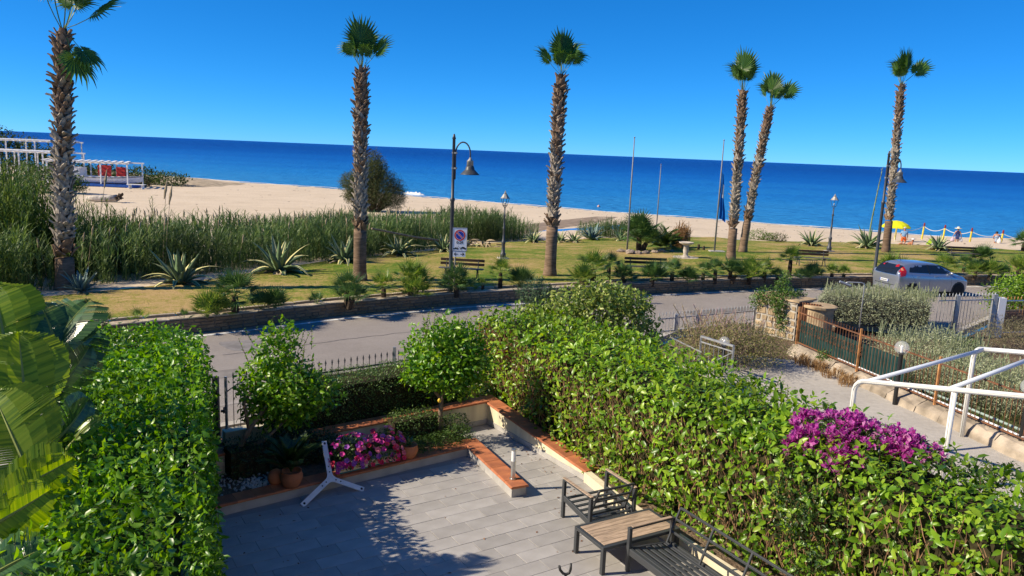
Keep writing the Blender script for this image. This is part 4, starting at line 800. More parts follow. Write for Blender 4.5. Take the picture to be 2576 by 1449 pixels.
# ---------------------------------------------------------------- hedges
m_hl = leafmat('laurel_leaf', [(.036,.12,.010),(.08,.22,.014),(.145,.32,.02),(.25,.43,.04)], .36, .45, .36, patch=.7)
m_hr = leafmat('viburnum_leaf', [(.06,.14,.010),(.13,.26,.014),(.21,.36,.02),(.32,.44,.04)], .35, .48, .36, patch=.6)
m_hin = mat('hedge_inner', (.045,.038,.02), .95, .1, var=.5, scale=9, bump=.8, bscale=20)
m_small = leafmat('myrtle_leaf', [(.03,.08,.014),(.06,.125,.022),(.11,.19,.04),(.18,.25,.07)], .4, .4, .2)
def hedge(name, label, secs, dens, lsize, m, core=.28, tmpl=LEAF, singles=300, twigs=500, rag=.12, dirs=.35, z0=.15, faces=(1,1,1), cat='hedge', core_m=None):
    """clipped hedge: secs = [(front ground pt, back ground pt, top z)]; leaves over front, top, back and both ends"""
    t = thing(name, label, cat, (0,0,0)); Ps = []; Ns = []
    def patch(A, B, Cc, Dd, k):                      # quad A B C D, outward normal from winding
        nonlocal Ps, Ns
        A, B, Cc, Dd = [np.array(q, dtype=float) for q in (A,B,Cc,Dd)]; nn = np.cross(B-A, Dd-A); ar = np.linalg.norm(nn); nn = nn/ar
        k = int(ar*dens*k)
        if k < 1: return
        s, q = rng.random((2,k,1)); P = A*(1-s)*(1-q)+B*s*(1-q)+Cc*s*q+Dd*(1-s)*q
        dep = rng.random((k,1))**1.6*core*1.3-rag*rng.random((k,1))**3-.05*np.sin(P[:,:1]*5.1)*np.sin(P[:,1:2]*4.3+P[:,2:3]*3)
        Ps.append(P-nn*dep); Ns.append(np.tile(nn,(k,1)))
    n = len(secs)
    for i in range(n-1):
        (f0,b0,h0),(f1,b1,h1) = secs[i],secs[i+1]; r_ = .18
        F0, F1, B0, B1 = [Vector(q) for q in (f0,f1,b0,b1)]; up = lambda p,h: (p.x,p.y,h)
        i0, i1 = F0.lerp(B0,.1), F1.lerp(B1,.1); j0, j1 = B0.lerp(F0,.1), B1.lerp(F1,.1)
        patch(up(F0,z0),up(F1,z0),up(F1,h1-r_),up(F0,h0-r_),faces[0]); patch(up(F0,h0-r_),up(F1,h1-r_),up(i1,h1),up(i0,h0),faces[1])
        patch(up(i0,h0),up(i1,h1),up(j1,h1),up(j0,h0),faces[1]); patch(up(j0,h0),up(j1,h1),up(B1,h1-r_),up(B0,h0-r_),faces[2]); patch(up(B0,h0-r_),up(B1,h1-r_),up(B1,z0),up(B0,z0),faces[2])
    for q, s_ in ((secs[0],1),(secs[-1],-1)):
        F0, B0 = Vector(q[0]), Vector(q[1]); a = [(B0.x,B0.y,z0),(F0.x,F0.y,z0),(F0.x,F0.y,q[2]-.1),(B0.x,B0.y,q[2]-.1)]; patch(*(a if s_ > 0 else [a[1],a[0],a[3],a[2]]),1)
    P = np.concatenate(Ps); Nn = np.concatenate(Ns); k = len(P)
    Z = Nn*.75+sphere_dirs(k)*.5+np.array((-.12,0,.5)); Y = Nn*dirs+sphere_dirs(k)*.8+np.array((0,0,-.1)); sz = lsize*(.45+1.0*rng.random(k)**1.4); leaves(t, P, Y, Z, sz, m, tmpl, singles)
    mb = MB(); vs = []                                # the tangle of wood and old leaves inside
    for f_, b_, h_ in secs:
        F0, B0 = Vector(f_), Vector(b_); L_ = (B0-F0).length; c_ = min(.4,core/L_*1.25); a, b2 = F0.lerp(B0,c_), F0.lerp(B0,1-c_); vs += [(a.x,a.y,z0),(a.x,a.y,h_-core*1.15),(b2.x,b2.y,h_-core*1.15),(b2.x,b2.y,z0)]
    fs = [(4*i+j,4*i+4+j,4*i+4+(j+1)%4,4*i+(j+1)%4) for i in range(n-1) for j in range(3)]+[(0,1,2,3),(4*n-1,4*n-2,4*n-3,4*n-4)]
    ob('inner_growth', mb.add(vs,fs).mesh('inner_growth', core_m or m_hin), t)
    if twigs:
        mb = MB()
        for _ in range(twigs):
            i = rnd.randrange(n-1); q = rnd.random(); f_ = Vector(secs[i][0]).lerp(Vector(secs[i+1][0]),q); b_ = Vector(secs[i][1]).lerp(Vector(secs[i+1][1]),q); h_ = secs[i][2]
            ins = (b_-f_).normalized(); p = f_+ins*rnd.uniform(.05,core*.9)+Vector((0,0,rnd.uniform(z0,h_*.75))); d = (secs_dir := (Vector(secs[i+1][0])-Vector(secs[i][0])).normalized())*rnd.uniform(-.4,.4)-ins*rnd.uniform(0,.35)+Vector((0,0,rnd.uniform(.3,1)))
            d.normalize(); l = rnd.uniform(.2,.55); m_ = p+d*l*.5+Vector((rnd.gauss(0,.02),rnd.gauss(0,.02),0)); mb.tube([p,m_,p+d*l],[.007,.005,.003],3,caps=False)
        o = ob('twigs', mb.mesh('twigs', m_twig3), t, kind='stuff')
    return t
m_twig3 = mat('hedge_twig', (.26,.15,.085), .9, .1, var=.5, scale=3)
V3 = lambda x, y, z=0: Vector((x,y,z))
hs_ = []
for q in np.linspace(0,1,6):
    r_ = V3(-5.85,14.0).lerp(V3(-2.1,4.7),q); hs_.append((r_, r_+V3(-2.1+.95*q,-.35), 2.2))
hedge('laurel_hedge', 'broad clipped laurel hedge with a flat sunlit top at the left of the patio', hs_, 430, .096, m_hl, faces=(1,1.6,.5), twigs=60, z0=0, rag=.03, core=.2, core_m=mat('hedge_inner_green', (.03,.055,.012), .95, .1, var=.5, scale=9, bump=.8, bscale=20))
ru = [(-1.45,.62,2.35,2.12),(0,.4,2.45,2.18),(2,.18,2.5,2.2),(4.5,-.2,2.25,2.22),(7,-.42,1.55,2.25),(9.5,-.7,1.05,2.28),(12,-1.0,.7,2.3)]
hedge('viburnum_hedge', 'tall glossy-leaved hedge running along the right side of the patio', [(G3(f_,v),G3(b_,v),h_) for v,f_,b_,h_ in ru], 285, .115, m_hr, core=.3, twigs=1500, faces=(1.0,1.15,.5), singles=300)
lh = [(-4.25,1.27),(-2.2,1.29),(-.15,1.31)]
hedge('clipped_low_hedge', 'dark clipped low hedge of tiny leaves in front of the road fence', [(G3(u,-.33),G3(u,-1.42),h_) for u,h_ in lh], 1500, .042, m_small, core=.1, tmpl=LEAF4, singles=0, twigs=0, rag=.04, z0=.2, dirs=.5)
m_dark = leafmat('dark_leaf', [(.015,.04,.01),(.03,.065,.014),(.05,.09,.02)], .35, .4, .15)
hedge('corner_hedge', 'short dark hedge block in shade under the left lemon tree', [(G3(u,.55),G3(u,-.1),.72) for u in (-5.5,-4.7,-3.95)], 900, .05, m_dark, core=.1, tmpl=LEAF4, singles=0, twigs=0, rag=.05, z0=.12, dirs=.5)
hedge('box_bush', 'small clipped box-shaped bush beside the right lemon tree', [(G3(u,.62),G3(u,.12),.70) for u in (-2.45,-2.0,-1.45)], 1300, .045, m_small, core=.09, tmpl=LEAF4, singles=0, twigs=0, rag=.05, z0=.14, dirs=.5, cat='bush')
# ---------------------------------------------------------------- shrubs and trees of the garden
m_lem = leafmat('lemon_leaf', [(.04,.13,.010),(.09,.23,.014),(.16,.33,.02),(.28,.42,.04)], .36, .45, .36)
m_bark = mat('bark', (.19,.14,.095), .9, .1, var=.35, scale=7, bump=.5, bscale=30)
m_lemon = mat('lemon', (.75,.48,.04), .45, .4)
def lemon_tree(label, base, crown_lobes, n, limbs, fruit=(), lsize=.105):
    t = leafy_bush('lemon_tree', label, 'lemon tree', base, crown_lobes, n, lsize, m_lem, m_twig, LEAF, 0, .35, 'lemon trees in the planter', .35, 150)
    for ch in [c_ for c_ in t.children if c_.name.startswith('stems')]: bpy.data.objects.remove(ch)
    mb = MB()
    for pts, r_ in limbs: mb.tube(pts, r_, 8)
    ob('trunk', mb.mesh('trunk', m_bark, True), t)
    for p in fruit: ob('lemon', MB().lathe([(0,-.045),(.02,-.036),(.033,-.012),(.033,.012),(.02,.034),(.006,.045),(0,.05)],10).mesh('lemon', m_lemon, True), t, Matrix.Translation(p))
    return t
bL = Vector((-4.749,12.515,0.130)); cL = Vector((-3.977,13.072,1.600))-bL
lemon_tree('left lemon tree leaning out of the planter by the gate, with a tall sparse top', bL,
  [(cL.x,cL.y,cL.z,.75,.65,.55),(cL.x-.35,cL.y+.1,cL.z-.1,.5,.5,.5),(cL.x+.55,cL.y,cL.z-.15,.5,.4,.35),(cL.x-.15,cL.y,cL.z+.55,.35,.35,.5),(cL.x+.05,cL.y,cL.z+.85,.22,.2,.35),(cL.x-.3,cL.y,cL.z-.55,.45,.4,.3),(cL.x+.2,cL.y-.1,cL.z-.5,.4,.35,.25)], 4200,
  [([(0,0,-.1),(.12,.05,.35),(.3,.15,.75),tuple(cL)],[.07,.06,.05,.02]),([(.12,.05,.35),(.55,.2,.55),(.9,.3,.9)],[.045,.035,.015]),([(.3,.15,.75),(.2,.2,1.2),tuple(cL+Vector((-.3,.1,.3)))],[.04,.03,.01])])
bR = Vector((-1.325,14.552,0.130))
lemon_tree('right lemon tree with a round crown on a straight trunk in the planter', bR,
  [(.05,0,1.62,.78,.7,.62),(-.3,.1,1.75,.5,.5,.5),(.45,0,1.85,.5,.5,.5),(.2,0,2.15,.45,.4,.35),(-.35,0,1.3,.45,.4,.3),(.35,-.1,1.2,.45,.4,.3),(.65,0,1.45,.4,.4,.35)], 4400,
  [([(0,0,-.1),(.01,.01,.5),(.03,0,.95)],[.06,.048,.045]),([(.02,0,.8),(-.25,0,1.15),(-.4,.1,1.7)],[.04,.03,.012]),([(.03,0,.9),(.3,.05,1.3),(.5,0,1.8)],[.038,.028,.012]),([(.03,0,.95),(.05,0,1.5),(.1,0,2.1)],[.036,.026,.01])],
  [(.05,-.72,1.02)], .11)
gc = [(G3(u,v)-G3(-1.7,.9)) for u,v in [(-2.4,.95),(-2.0,.95),(-1.6,.95),(-1.25,.9),(-1.1,.55)]]
leafy_bush('ground_cover', 'low fine-leaved ground cover spilling over the planter at the corner', 'ground cover', G3(-1.7,.9,.13), [(p.x,p.y,.1+.05*(i==3)+.12*(i==4),.32,.26,.16+.05*i/4) for i, p in enumerate(gc)], 5200, .042, m_gr, m_twig, LEAF4, 20, shell=.6, trunkr=.006)
leafy_bush('round_shrub', 'round dark shrub against the cream wall behind the white tripod foot', 'shrub', G3(-3.9,.35,.13), [(0,0,.25,.42,.38,.36),(.25,.1,.2,.3,.3,.25)], 1900, .055, m_dark, m_twig, LEAF4, 20, trunkr=.008)
m_citrus = leafmat('tall_shrub_leaf', [(.08,.14,.025),(.15,.23,.035),(.26,.33,.065),(.38,.40,.11)], .4, .4, .3)
tb = Vector((2.079,18.319,1.900)); tb.z = 0
leafy_bush('tall_shrub', 'tall loose yellow-green shrub rising behind the far end of the hedge', 'shrub', tb, [(0,0,1.9,1.0,.9,.75),(-.9,-.3,1.85,.8,.7,.6),(.8,.3,1.75,.75,.7,.7),(.2,0,2.45,.7,.6,.4),(-.5,-.2,2.35,.6,.5,.4),(1.25,.3,1.3,.5,.5,.6),(.9,.2,2.25,.5,.5,.35),(-1.4,-.4,1.9,.45,.4,.4)], 6500, .115, m_citrus, m_twig, LEAF, 90, shell=.4, singles=150, trunkr=.018)
nb = Vector((0.639,19.588,2.300)); leafy_bush('needle_shrub', 'small blue-green needle-leaved shrub poking out left of the tall loose shrub', 'shrub', nb-Vector((0,0,2.3)), [(0,0,2.2,.5,.45,.38),(.2,0,1.9,.5,.4,.4)], 1800, .13, leafmat('needle', [(.05,.10,.05),(.08,.14,.07),(.12,.18,.09)], .6, .2, .1), m_twig, (LEAF4[0]*np.array((.35,1,1)),LEAF4[1]), 30)
# bougainvillea over the hedge
m_boug = leafmat('bougainvillea_bract', [(.24,.015,.16),(.40,.04,.28),(.54,.12,.42),(.58,.30,.44)], .6, .15, .4)
bb = Vector((4.567,9.603,2.250)); b0 = Vector((bb.x,bb.y,0))
dv = GV*1.0; du = GU*1.0
bl = []
for a_, u_, z_, r1, r2, r3 in [(-.5,.05,2.24,.34,.34,.17),(-.2,.18,2.29,.38,.40,.16),(.2,.28,2.28,.42,.38,.16),(.58,.38,2.2,.36,.32,.14),(-.35,-.25,2.0,.38,.22,.3),(.1,-.25,1.9,.38,.22,.28)]:
    p = GV*a_+GU*u_; bl.append((p.x,p.y,z_,r1,r2,r3))
dl = list(bl)
for a_, u_, z_, r1, r2, r3 in [(-.4,-.55,1.6,.4,.25,.4),(-.1,-.6,1.2,.4,.25,.4),(.1,-.55,1.5,.5,.25,.4),(.3,-.6,.9,.35,.25,.4),(-.5,-.5,1.0,.3,.2,.35),(.0,-.6,.6,.35,.2,.3),(1.25,.75,2.1,.35,.3,.16),(1.5,.9,2.2,.15,.12,.1)]:
    p = GV*a_+GU*u_; dl.append((p.x,p.y,z_,r1,r2,r3))
t = leafy_bush('bougainvillea', 'magenta bougainvillea draped over the tall hedge near the white rails', 'bougainvillea', b0, dl, 6200, .06, leafmat('bougainvillea_leaf', [(.012,.035,.01),(.025,.06,.015),(.05,.095,.022),(.09,.13,.03)], .35, .4, .2), m_twig, LEAF4, 120, shell=.45, trunkr=.012)
BR = []
for k in range(9): a = rnd.uniform(0,6.28); e_ = rnd.uniform(.2,1.3); BR.append((a,e_))
bv = MB()
for a, e_ in BR:
    y = Vector((math.cos(a)*math.cos(e_),math.sin(a)*math.cos(e_),math.sin(e_))); x = y.cross(Vector((0,0,1))).normalized(); z = x.cross(y); o_ = y*.2+Vector((rnd.gauss(0,.25),rnd.gauss(0,.25),rnd.gauss(0,.15)))
    bv.add([o_, o_+y*.5-x*.36+z*.12, o_+y*.5+x*.36+z*.12, o_+y*1.0],[(0,2,3),(0,3,1)])
blm = bv.mesh('blossom', m_boug); P = []; Nn = []
for q in bl:
    k = 230; d = sphere_dirs(k); d[:,2] = np.abs(d[:,2])*1.0; P.append(d*(np.array(q[3:6])*1.08)*rng.uniform(.85,1.12,(k,1))+np.array(q[:3])); Nn.append(d)
P = np.concatenate(P); Nn = np.concatenate(Nn)
dens = np.sin(P[:,0]*7+1)*np.sin(P[:,1]*6)+np.sin(P[:,2]*9)*.4+rng.normal(size=len(P))*.7; keep = dens > .62; P = P[keep]; k = len(P); I = rng.permutation(k)
Rm = frames(sphere_dirs(k), sphere_dirs(k)); tv = np.array([v.co[:] for v in blm.vertices]); tf = np.array([p.vertices[:] for p in blm.polygons])
for i in I[:280]: ob('blossom', blm, t, Matrix.Translation(P[i]) @ Matrix.Rotation(rnd.uniform(0,6.28),4,'Z') @ Matrix.Rotation(rnd.uniform(-.6,.6),4,'X') @ Matrix.Diagonal((.075,.075,.075,1)))
V, F = scatter(tv, tf, Rm[I[280:]], np.full(k-280,.07), P[I[280:]]); ob('blossoms', npmesh('blossoms', V, F, m_boug), t, kind='stuff')
# ---------------------------------------------------------------- pots, troughs, pebbles, tripod
def pot_mesh(r, h): return MB().lathe([(r*.62,0),(r*.8,h*.2),(r*1.0,h*.55),(r*.98,h*.75),(r*.86,h*.9),(r*.92,h*.96),(r*.92,h),(r*.78,h),(r*.76,h*.88),(0,h*.87)],22).mesh('pot', m_terra, True)
t = thing('potted_palm', 'round terracotta pot with a dark feathery palm in the planter shade', 'plant pot', (-3.529,11.992,0.187)); ob('pot', pot_mesh(.19,.27), t)
fe2 = feather_mesh(.75,20,.16,m_dark)
for k in range(13): put_frond(fe2, t, Vector((0,0,.25)), k*2.4, D(80-48*(k/13)), rnd.uniform(.8,1.1))
t = thing('potted_succulent', 'terracotta pot with a green succulent between the flowers and ground cover', 'plant pot', (-1.774,13.394,0.187)); ob('pot', pot_mesh(.175,.25), t)
m_suc = mat('succulent', (.10,.17,.06), .5, .3, var=.3, scale=3); suc = agave_leaf(.3,[m_suc,m_suc],.13)
for k in range(16): put_frond(suc, t, Vector((0,0,.22)), k*2.4, D(80-60*(k/16)), rnd.uniform(.14,.22), name='leaf')
tag(ob('terracotta_ball', MB().lathe([(0,-.14)]+[(.14*math.cos(a),.14*math.sin(a)) for a in np.linspace(-1.4,1.4,12)]+[(0,.14)],20).mesh('terracotta_ball', m_terra, True), None, Matrix.Translation(Vector((-3.820,12.102,0.280)))), 'terracotta ball lying in shade left of the pot with the palm', 'ball')
m_peb = mat('white_pebble', (.62,.60,.57), .6, .3, var=.35, scale=2); pc_ = Vector((-4.203,12.162,0.130)); pbv = np.array([v.co[:] for v in rocks[0].vertices]); 
tv = []; 
k = 330; P = np.stack([pc_.x+rng.normal(size=k)*.36, pc_.y+rng.normal(size=k)*.17, np.full(k,.125)+rng.random(k)*.02], axis=1)
okp = [i for i in range(k) if -.0 < (Vector(P[i])-GO).dot(GV) < 1.02]; P = P[okp]; k = len(P)
oct_v = np.array([(0,0,-.6),(1,0,0),(0,.8,0),(-1,0,0),(0,-.8,0),(0,0,.6)]); oct_f = np.array([(0,2,1),(0,3,2),(0,4,3),(0,1,4),(5,1,2),(5,2,3),(5,3,4),(5,4,1)])
V, F = scatter(oct_v, oct_f, frames(sphere_dirs(k),sphere_dirs(k)), rng.uniform(.018,.042,k), P); o = ob('pebbles', npmesh('pebbles', V, F, m_peb, True), kind='stuff'); o['label'] = 'white pebbles on the soil in the planter'
m_tin = mat('trough_cream', (.66,.62,.48), .35, .5); m_teal = mat('trough_teal', (.05,.20,.22), .35, .5); m_yel = mat('trough_yellow', (.62,.36,.03), .35, .5)
m_pl = leafmat('petunia_leaf', [(.03,.07,.015),(.05,.10,.02),(.09,.15,.035)], .5, .3, .2)
m_fl = [leafmat('petal_pink', [(.70,.13,.22),(.82,.32,.38)], .6, .2, .35), leafmat('petal_red', [(.62,.03,.08),(.75,.06,.15)], .6, .2, .3), leafmat('petal_violet', [(.28,.06,.36),(.42,.14,.5)], .6, .2, .3), leafmat('petal_magenta', [(.55,.03,.26),(.68,.08,.34)], .6, .2, .3)]
def flower_mesh(m):
    V = [(0,0,-.9)]; F = []; n = 10
    for i in range(n): a = 6.283*i/n; V.append((.25*math.cos(a),.25*math.sin(a),-.15))
    for i in range(n): a = 6.283*i/n; r_ = 1.0 if i%2 == 0 else .8; V.append((r_*math.cos(a),r_*math.sin(a),.05 if i%2 == 0 else .18))
    for i in range(n): j = (i+1)%n; F += [(0,1+j,1+i),(1+i,1+j,11+j),(1+i,11+j,11+i)]
    return npmesh('flower', np.array(V), np.array(F), m)
flm = [flower_mesh(m) for m in m_fl]
def trough(loc, label, flabel, mix, seed):
    rnd.seed(seed); t = thing('flower_trough', label, 'flower trough', loc, GA)
    mb = MB(); L_, w, h = .30, .095, .165
    vs = [(-L_*.9,-w*.8,0),(L_*.9,-w*.8,0),(L_*.9,w*.8,0),(-L_*.9,w*.8,0),(-L_,-w,h),(L_,-w,h),(L_,w,h),(-L_,w,h),(-L_+.02,-w+.02,h),(L_-.02,-w+.02,h),(L_-.02,w-.02,h),(-L_+.02,w-.02,h),(-L_+.03,-w+.03,h-.03),(L_-.03,-w+.03,h-.03),(L_-.03,w-.03,h-.03),(-L_+.03,w-.03,h-.03)]
    q4 = lambda a, b: [(a+i,a+(i+1)%4,b+(i+1)%4,b+i) for i in range(4)]
    mb.add(vs,[(3,2,1,0)]+q4(0,4)+q4(4,8)+q4(8,12)+[(12,13,14,15)]); ob('box', mb.mesh('box', m_tin), t)
    mb = MB()
    for z0, z1 in ((.0,.03),(.14,.166)):
        for z in (z0,): 
            e0 = .9+.1*z0/h; e1 = .9+.1*z1/h; f0 = .8+.2*z0/h; f1 = .8+.2*z1/h
            mb.add([(-L_*e0-.002,-w*f0-.003,z0),(L_*e0+.002,-w*f0-.003,z0),(L_*e1+.002,-w*f1-.003,z1),(-L_*e1-.002,-w*f1-.003,z1)],[(0,1,2,3)])
            mb.add([(L_*e0+.002,-w*f0-.003,z0),(L_*e0+.002,w*f0+.003,z0),(L_*e1+.002,w*f1+.003,z1),(L_*e1+.002,-w*f1-.003,z1)],[(0,1,2,3)])
    ob('painted_band', mb.mesh('painted_band', m_teal), t); mb = MB()
    for c_ in (-.2,-.07,.07,.2):
        sgn = 1 if c_ < 0 else -1; pts = []
        for q in np.linspace(0,1,16): a = q*9; r_ = .05*(1-q*.85); z = .085+r_*math.sin(a)*.8; pts.append((c_+sgn*(r_*math.cos(a)),-w*(.8+.2*z/h)-.004,z))
        mb.tube(pts,.0065,4)
    ob('painted_scroll', mb.mesh('painted_scroll', m_yel), t)
    P = []; d = sphere_dirs(900); d[:,2] = np.abs(d[:,2]); P = d*np.array((.40,.24,.42))*rng.uniform(.5,1,(900,1))+np.array((0,0,.2)); P[:,2] -= (np.abs(P[:,1])>.12)*rng.random(900)*.1
    leaves(t, P, d*.5+sphere_dirs(900)*.8, d+sphere_dirs(900)*.5, .07*rng.uniform(.6,1.2,900), m_pl, LEAF4)
    for i in range(78):
        d_ = Vector((rnd.gauss(0,1),rnd.gauss(-.3,1),abs(rnd.gauss(.4,.8)))).normalized(); p = Vector((d_.x*.46,d_.y*.27,d_.z*.48+.2)); 
        if rnd.random() < .18: p = Vector((rnd.uniform(-.36,.36),-.15,rnd.uniform(.05,.3))); d_ = Vector((0,-1,.2))
        me = flm[rnd.choices(range(4),mix)[0]]; q = Vector((d_.x,d_.y,d_.z+.3)).to_track_quat('Z','Y').to_matrix().to_4x4(); q.translation = p
        ob('flower', me, t, q @ Matrix.Diagonal((.052,.052,.052,1)))
    return t
trough((-2.687,12.726,0.187), 'painted ceramic trough with violet and pink petunias next to the white tripod foot', '', (4,2,5,3), 5)
trough((-2.208,13.110,0.187), 'painted ceramic trough with pink and red petunias next to the succulent pot', '', (6,6,1,3), 6)
# white three-armed parasol foot leaning on the planter
m_white = mat('white_metal', (.72,.72,.74), .5, .4, var=.1, scale=10); m_bolt = mat('bolt', (.03,.03,.03), .5, .4)
t = thing('tripod_foot', 'white three-armed metal parasol foot standing against the planter edge', 'parasol foot', (0,0,0))
f1, f2, tp = Vector((-3.258,11.652,0.010)), Vector((-2.391,12.331,0.010)), Vector((-3.153,12.666,0.720)); ce = (f1+f2+tp)/3+Vector(((.0),0,-.0)); nn = (f2-f1).cross(tp-f1).normalized()
if nn.dot(CAM-ce) < 0: nn = -nn
plate = MB()
for e_ in (f1,f2,tp):
    plate = MB().bar(ce+(ce-e_)*.06,e_,.085,.02,0,nn); ob('arm', plate.mesh('arm', m_white), t); d_ = (e_-ce).normalized(); s_ = d_.cross(nn)
    for f_ in (.16,.3,.93): M = Matrix((s_,d_,nn)).transposed().to_4x4(); M.translation = ce.lerp(e_,f_)+nn*.010; ob('bolt', MB().lathe([(.012 if f_ < .9 else .02,0),(.012 if f_ < .9 else .02,.006),(0,.007)],10).mesh('bolt', m_bolt), t, M)
mb = MB(); pts = []
for e_, g_ in ((f1,f2),(f2,tp),(tp,f1)): pts += [ce+(e_-ce)*.34, ce+((e_-ce)+(g_-ce))*.10]
mb.add([p+nn*.0105 for p in pts]+[p-nn*.0125 for p in pts],[tuple(range(6)),tuple(range(11,5,-1))]+[(i,6+i,6+(i+1)%6,(i+1)%6) for i in range(6)]); ob('hub_plate', mb.mesh('hub_plate', m_white), t)
ob('stub_pole', MB().tube([ce-nn*.01,ce-nn*.38],.028,12).mesh('stub_pole', m_white), t)
# bollard light
m_steel = mat('steel', (.55,.55,.54), .3, .5, metal=.9); m_diff = mat('white_diffuser', (.8,.8,.8), .4, .4)
t = thing('bollard_light', 'short steel bollard light with white lens on the end of the terracotta wall', 'bollard light', G3(-1.50,3.02,.205))
ob('flange', MB().lathe([(.06,0),(.06,.012),(0,.013)],20).mesh('flange', m_steel), t); ob('post', MB().lathe([(.042,.01),(.042,.33)],20).mesh('post', m_steel, False), t)
ob('lens', MB().lathe([(.041,.33),(.041,.52)],20).mesh('lens', m_diff), t); ob('cap', MB().lathe([(.044,.52),(.044,.548),(0,.552)],20).mesh('cap', m_steel), t)
# ---------------------------------------------------------------- patio furniture
m_alu = mat('anthracite', (.048,.052,.058), .42, .4, var=.08, scale=3); m_wood = mat('teak_board', (.42,.305,.215), .55, .3, var=.3, scale=2, stretch=(2,14,2), bump=.1, bscale=10)
FR = GA-R(8)
def furn(name, label, cat, u, v): return thing(name, label, cat, G3(u,v,0), FR)
def part(t, name, mb, m, w=.004): return bev(ob(name, mb.mesh(name, m), t), w)
# local axes: x along u (right), y towards the road
def rail(t, name, p, q, w, h, m=None, up=(0,0,1)): return part(t, name, MB().bar(p,q,w,h,0,up), m or m_alu)
def arm_frame(t, x, y0, y1, h, ydir=True):
    """two legs joined by a side, with the wooden armrest on top (along y)"""
    rail(t,'leg',(x,y0,0),(x,y0,h),.05,.06,up=(0,1,0)); rail(t,'leg',(x,y1,0),(x,y1,h),.05,.06,up=(0,1,0)); rail(t,'arm_rail',(x,y0-.03,h+.012),(x,y1+.03,h+.012),.06,.024); part(t,'armrest',MB().bar((x,y0+.03,h+.031),(x,y1-.03,h+.031),.058,.014),m_wood)
W_, D_ = .84, .74
t = furn('armchair', 'cushionless dark metal armchair with wooden armrests facing the road', 'armchair', -1.42, 4.27)
arm_frame(t,0,0,-D_,.64); arm_frame(t,W_,0,-D_,.64)
for x in (0,W_): rail(t,'seat_side',(x,-.02,.34),(x,-D_+.02,.24),.04,.09)
for i in range(6): y = -.05-i*(D_-.12)/5; rail(t,'seat_slat',(.02,y,.35-.1*(-y/D_)),(W_-.02,y,.35-.1*(-y/D_)),.06,.02)
def backrest(t, ax, bx, y, z0, z1, tilt, rails_, uprights, along='x'):
    P = lambda s, z: (s, y-tilt*(z-z0)/(z1-z0), z) if along == 'x' else (y+tilt*(z-z0)/(z1-z0), s, z)
    for z in rails_: rail(t,'back_rail',P(ax,z),P(bx,z),.028,.035)
    for s in uprights: rail(t,'back_upright',P(s,z0),P(s,z1),.03,.03)
backrest(t,.09,W_-.09,-D_+.12,.30,.78,.20,(.30,.45,.60,.775),(.09,W_-.09))
t = furn('coffee_table', 'low table with dark metal frame and wood-look top between chair and sofa', 'table', -2.02, 5.2); TL, TW, TH = 1.40, .72, .42
for x in (.03,TL-.03):
    for y in (-.03,-TW+.03): rail(t,'leg',(x,y,0),(x,y,TH-.05),.06,.06,up=(0,1,0))
for y in (-.03,-TW+.03): rail(t,'frame_side',(0,y,TH-.025),(TL,y,TH-.025),.06,.05)
for x in (.03,TL-.03): rail(t,'frame_end',(x,-.06,TH-.025),(x,-TW+.06,TH-.025),.06,.05)
nb_ = 7
for i in range(nb_): y = -.062-(TW-.124)*(i+.5)/nb_; part(t,'top_board',MB().box((.062,y-(TW-.124)/nb_/2+.0015,TH-.02),(TL-.062,y+(TW-.124)/nb_/2-.0015,TH+.004)),m_wood,.002)
t = furn('garden_sofa', 'long cushionless metal sofa with slatted seat beside the hedge', 'sofa', -1.72, 6.02); SD, SL = .78, 2.15
def arm_x(t, y, h):
    rail(t,'leg',(.0,y,0),(.0,y,h),.05,.06,up=(0,1,0)); rail(t,'leg',(SD,y,0),(SD,y,h),.05,.06,up=(0,1,0)); rail(t,'arm_rail',(-.03,y,h+.012),(SD+.03,y,h+.012),.06,.024); part(t,'armrest',MB().bar((.03,y,h+.031),(SD-.03,y,h+.031),.058,.014),m_wood)
arm_x(t,0,.64); arm_x(t,-SL,.64)
rail(t,'seat_rail',(.01,-.03,.31),(.01,-SL+.03,.31),.05,.10); rail(t,'seat_rail',(SD-.02,-.03,.25),(SD-.02,-SL+.03,.25),.05,.10)
for y in (0,-SL): rail(t,'seat_side',(.03,y,.31),(SD,y,.25),.04,.09)
for i in range(6): x = .10+i*.108; rail(t,'seat_slat',(x,-.03,.345-.07*x),(x,-SL+.03,.345-.07*x),.062,.018)
for y in (-.72,-1.43): rail(t,'cross_bar',(.03,y,.31),(SD,y,.26),.04,.03)
backrest(t,-.04,-SL+.04,SD-.12,.30,.80,.22,(.30,.47,.64,.80),(-.04,-.72,-1.43,-SL+.04),'y')
m_blk = mat('black_rubber', (.015,.015,.016), .5, .4)
hk = Vector((0.761,8.178,1.000)); t = thing('forked_stand', 'black stand with a forked top at the bottom edge of the picture', 'stand', (hk.x,hk.y,0))
ob('pole', MB().tube([(0,0,0),(0,0,.5),(-.006,0,1.0)],.016,10).mesh('pole', m_blk), t); ob('fork', MB().tube([Vector((-.085,.01,1.12)),Vector((-.07,.0,1.07)),Vector((-.035,0,1.03)),Vector((0,0,1.02)),Vector((.035,0,1.04)),Vector((.05,.01,1.08)),Vector((.05,.015,1.15))],[.015,.016,.016,.018,.016,.015,.013],10).mesh('fork', m_blk, True), t)
ob('foot', MB().lathe([(.0,0),(.16,0),(.16,.02),(.03,.05),(0,.05)],20).mesh('foot', m_blk), t)
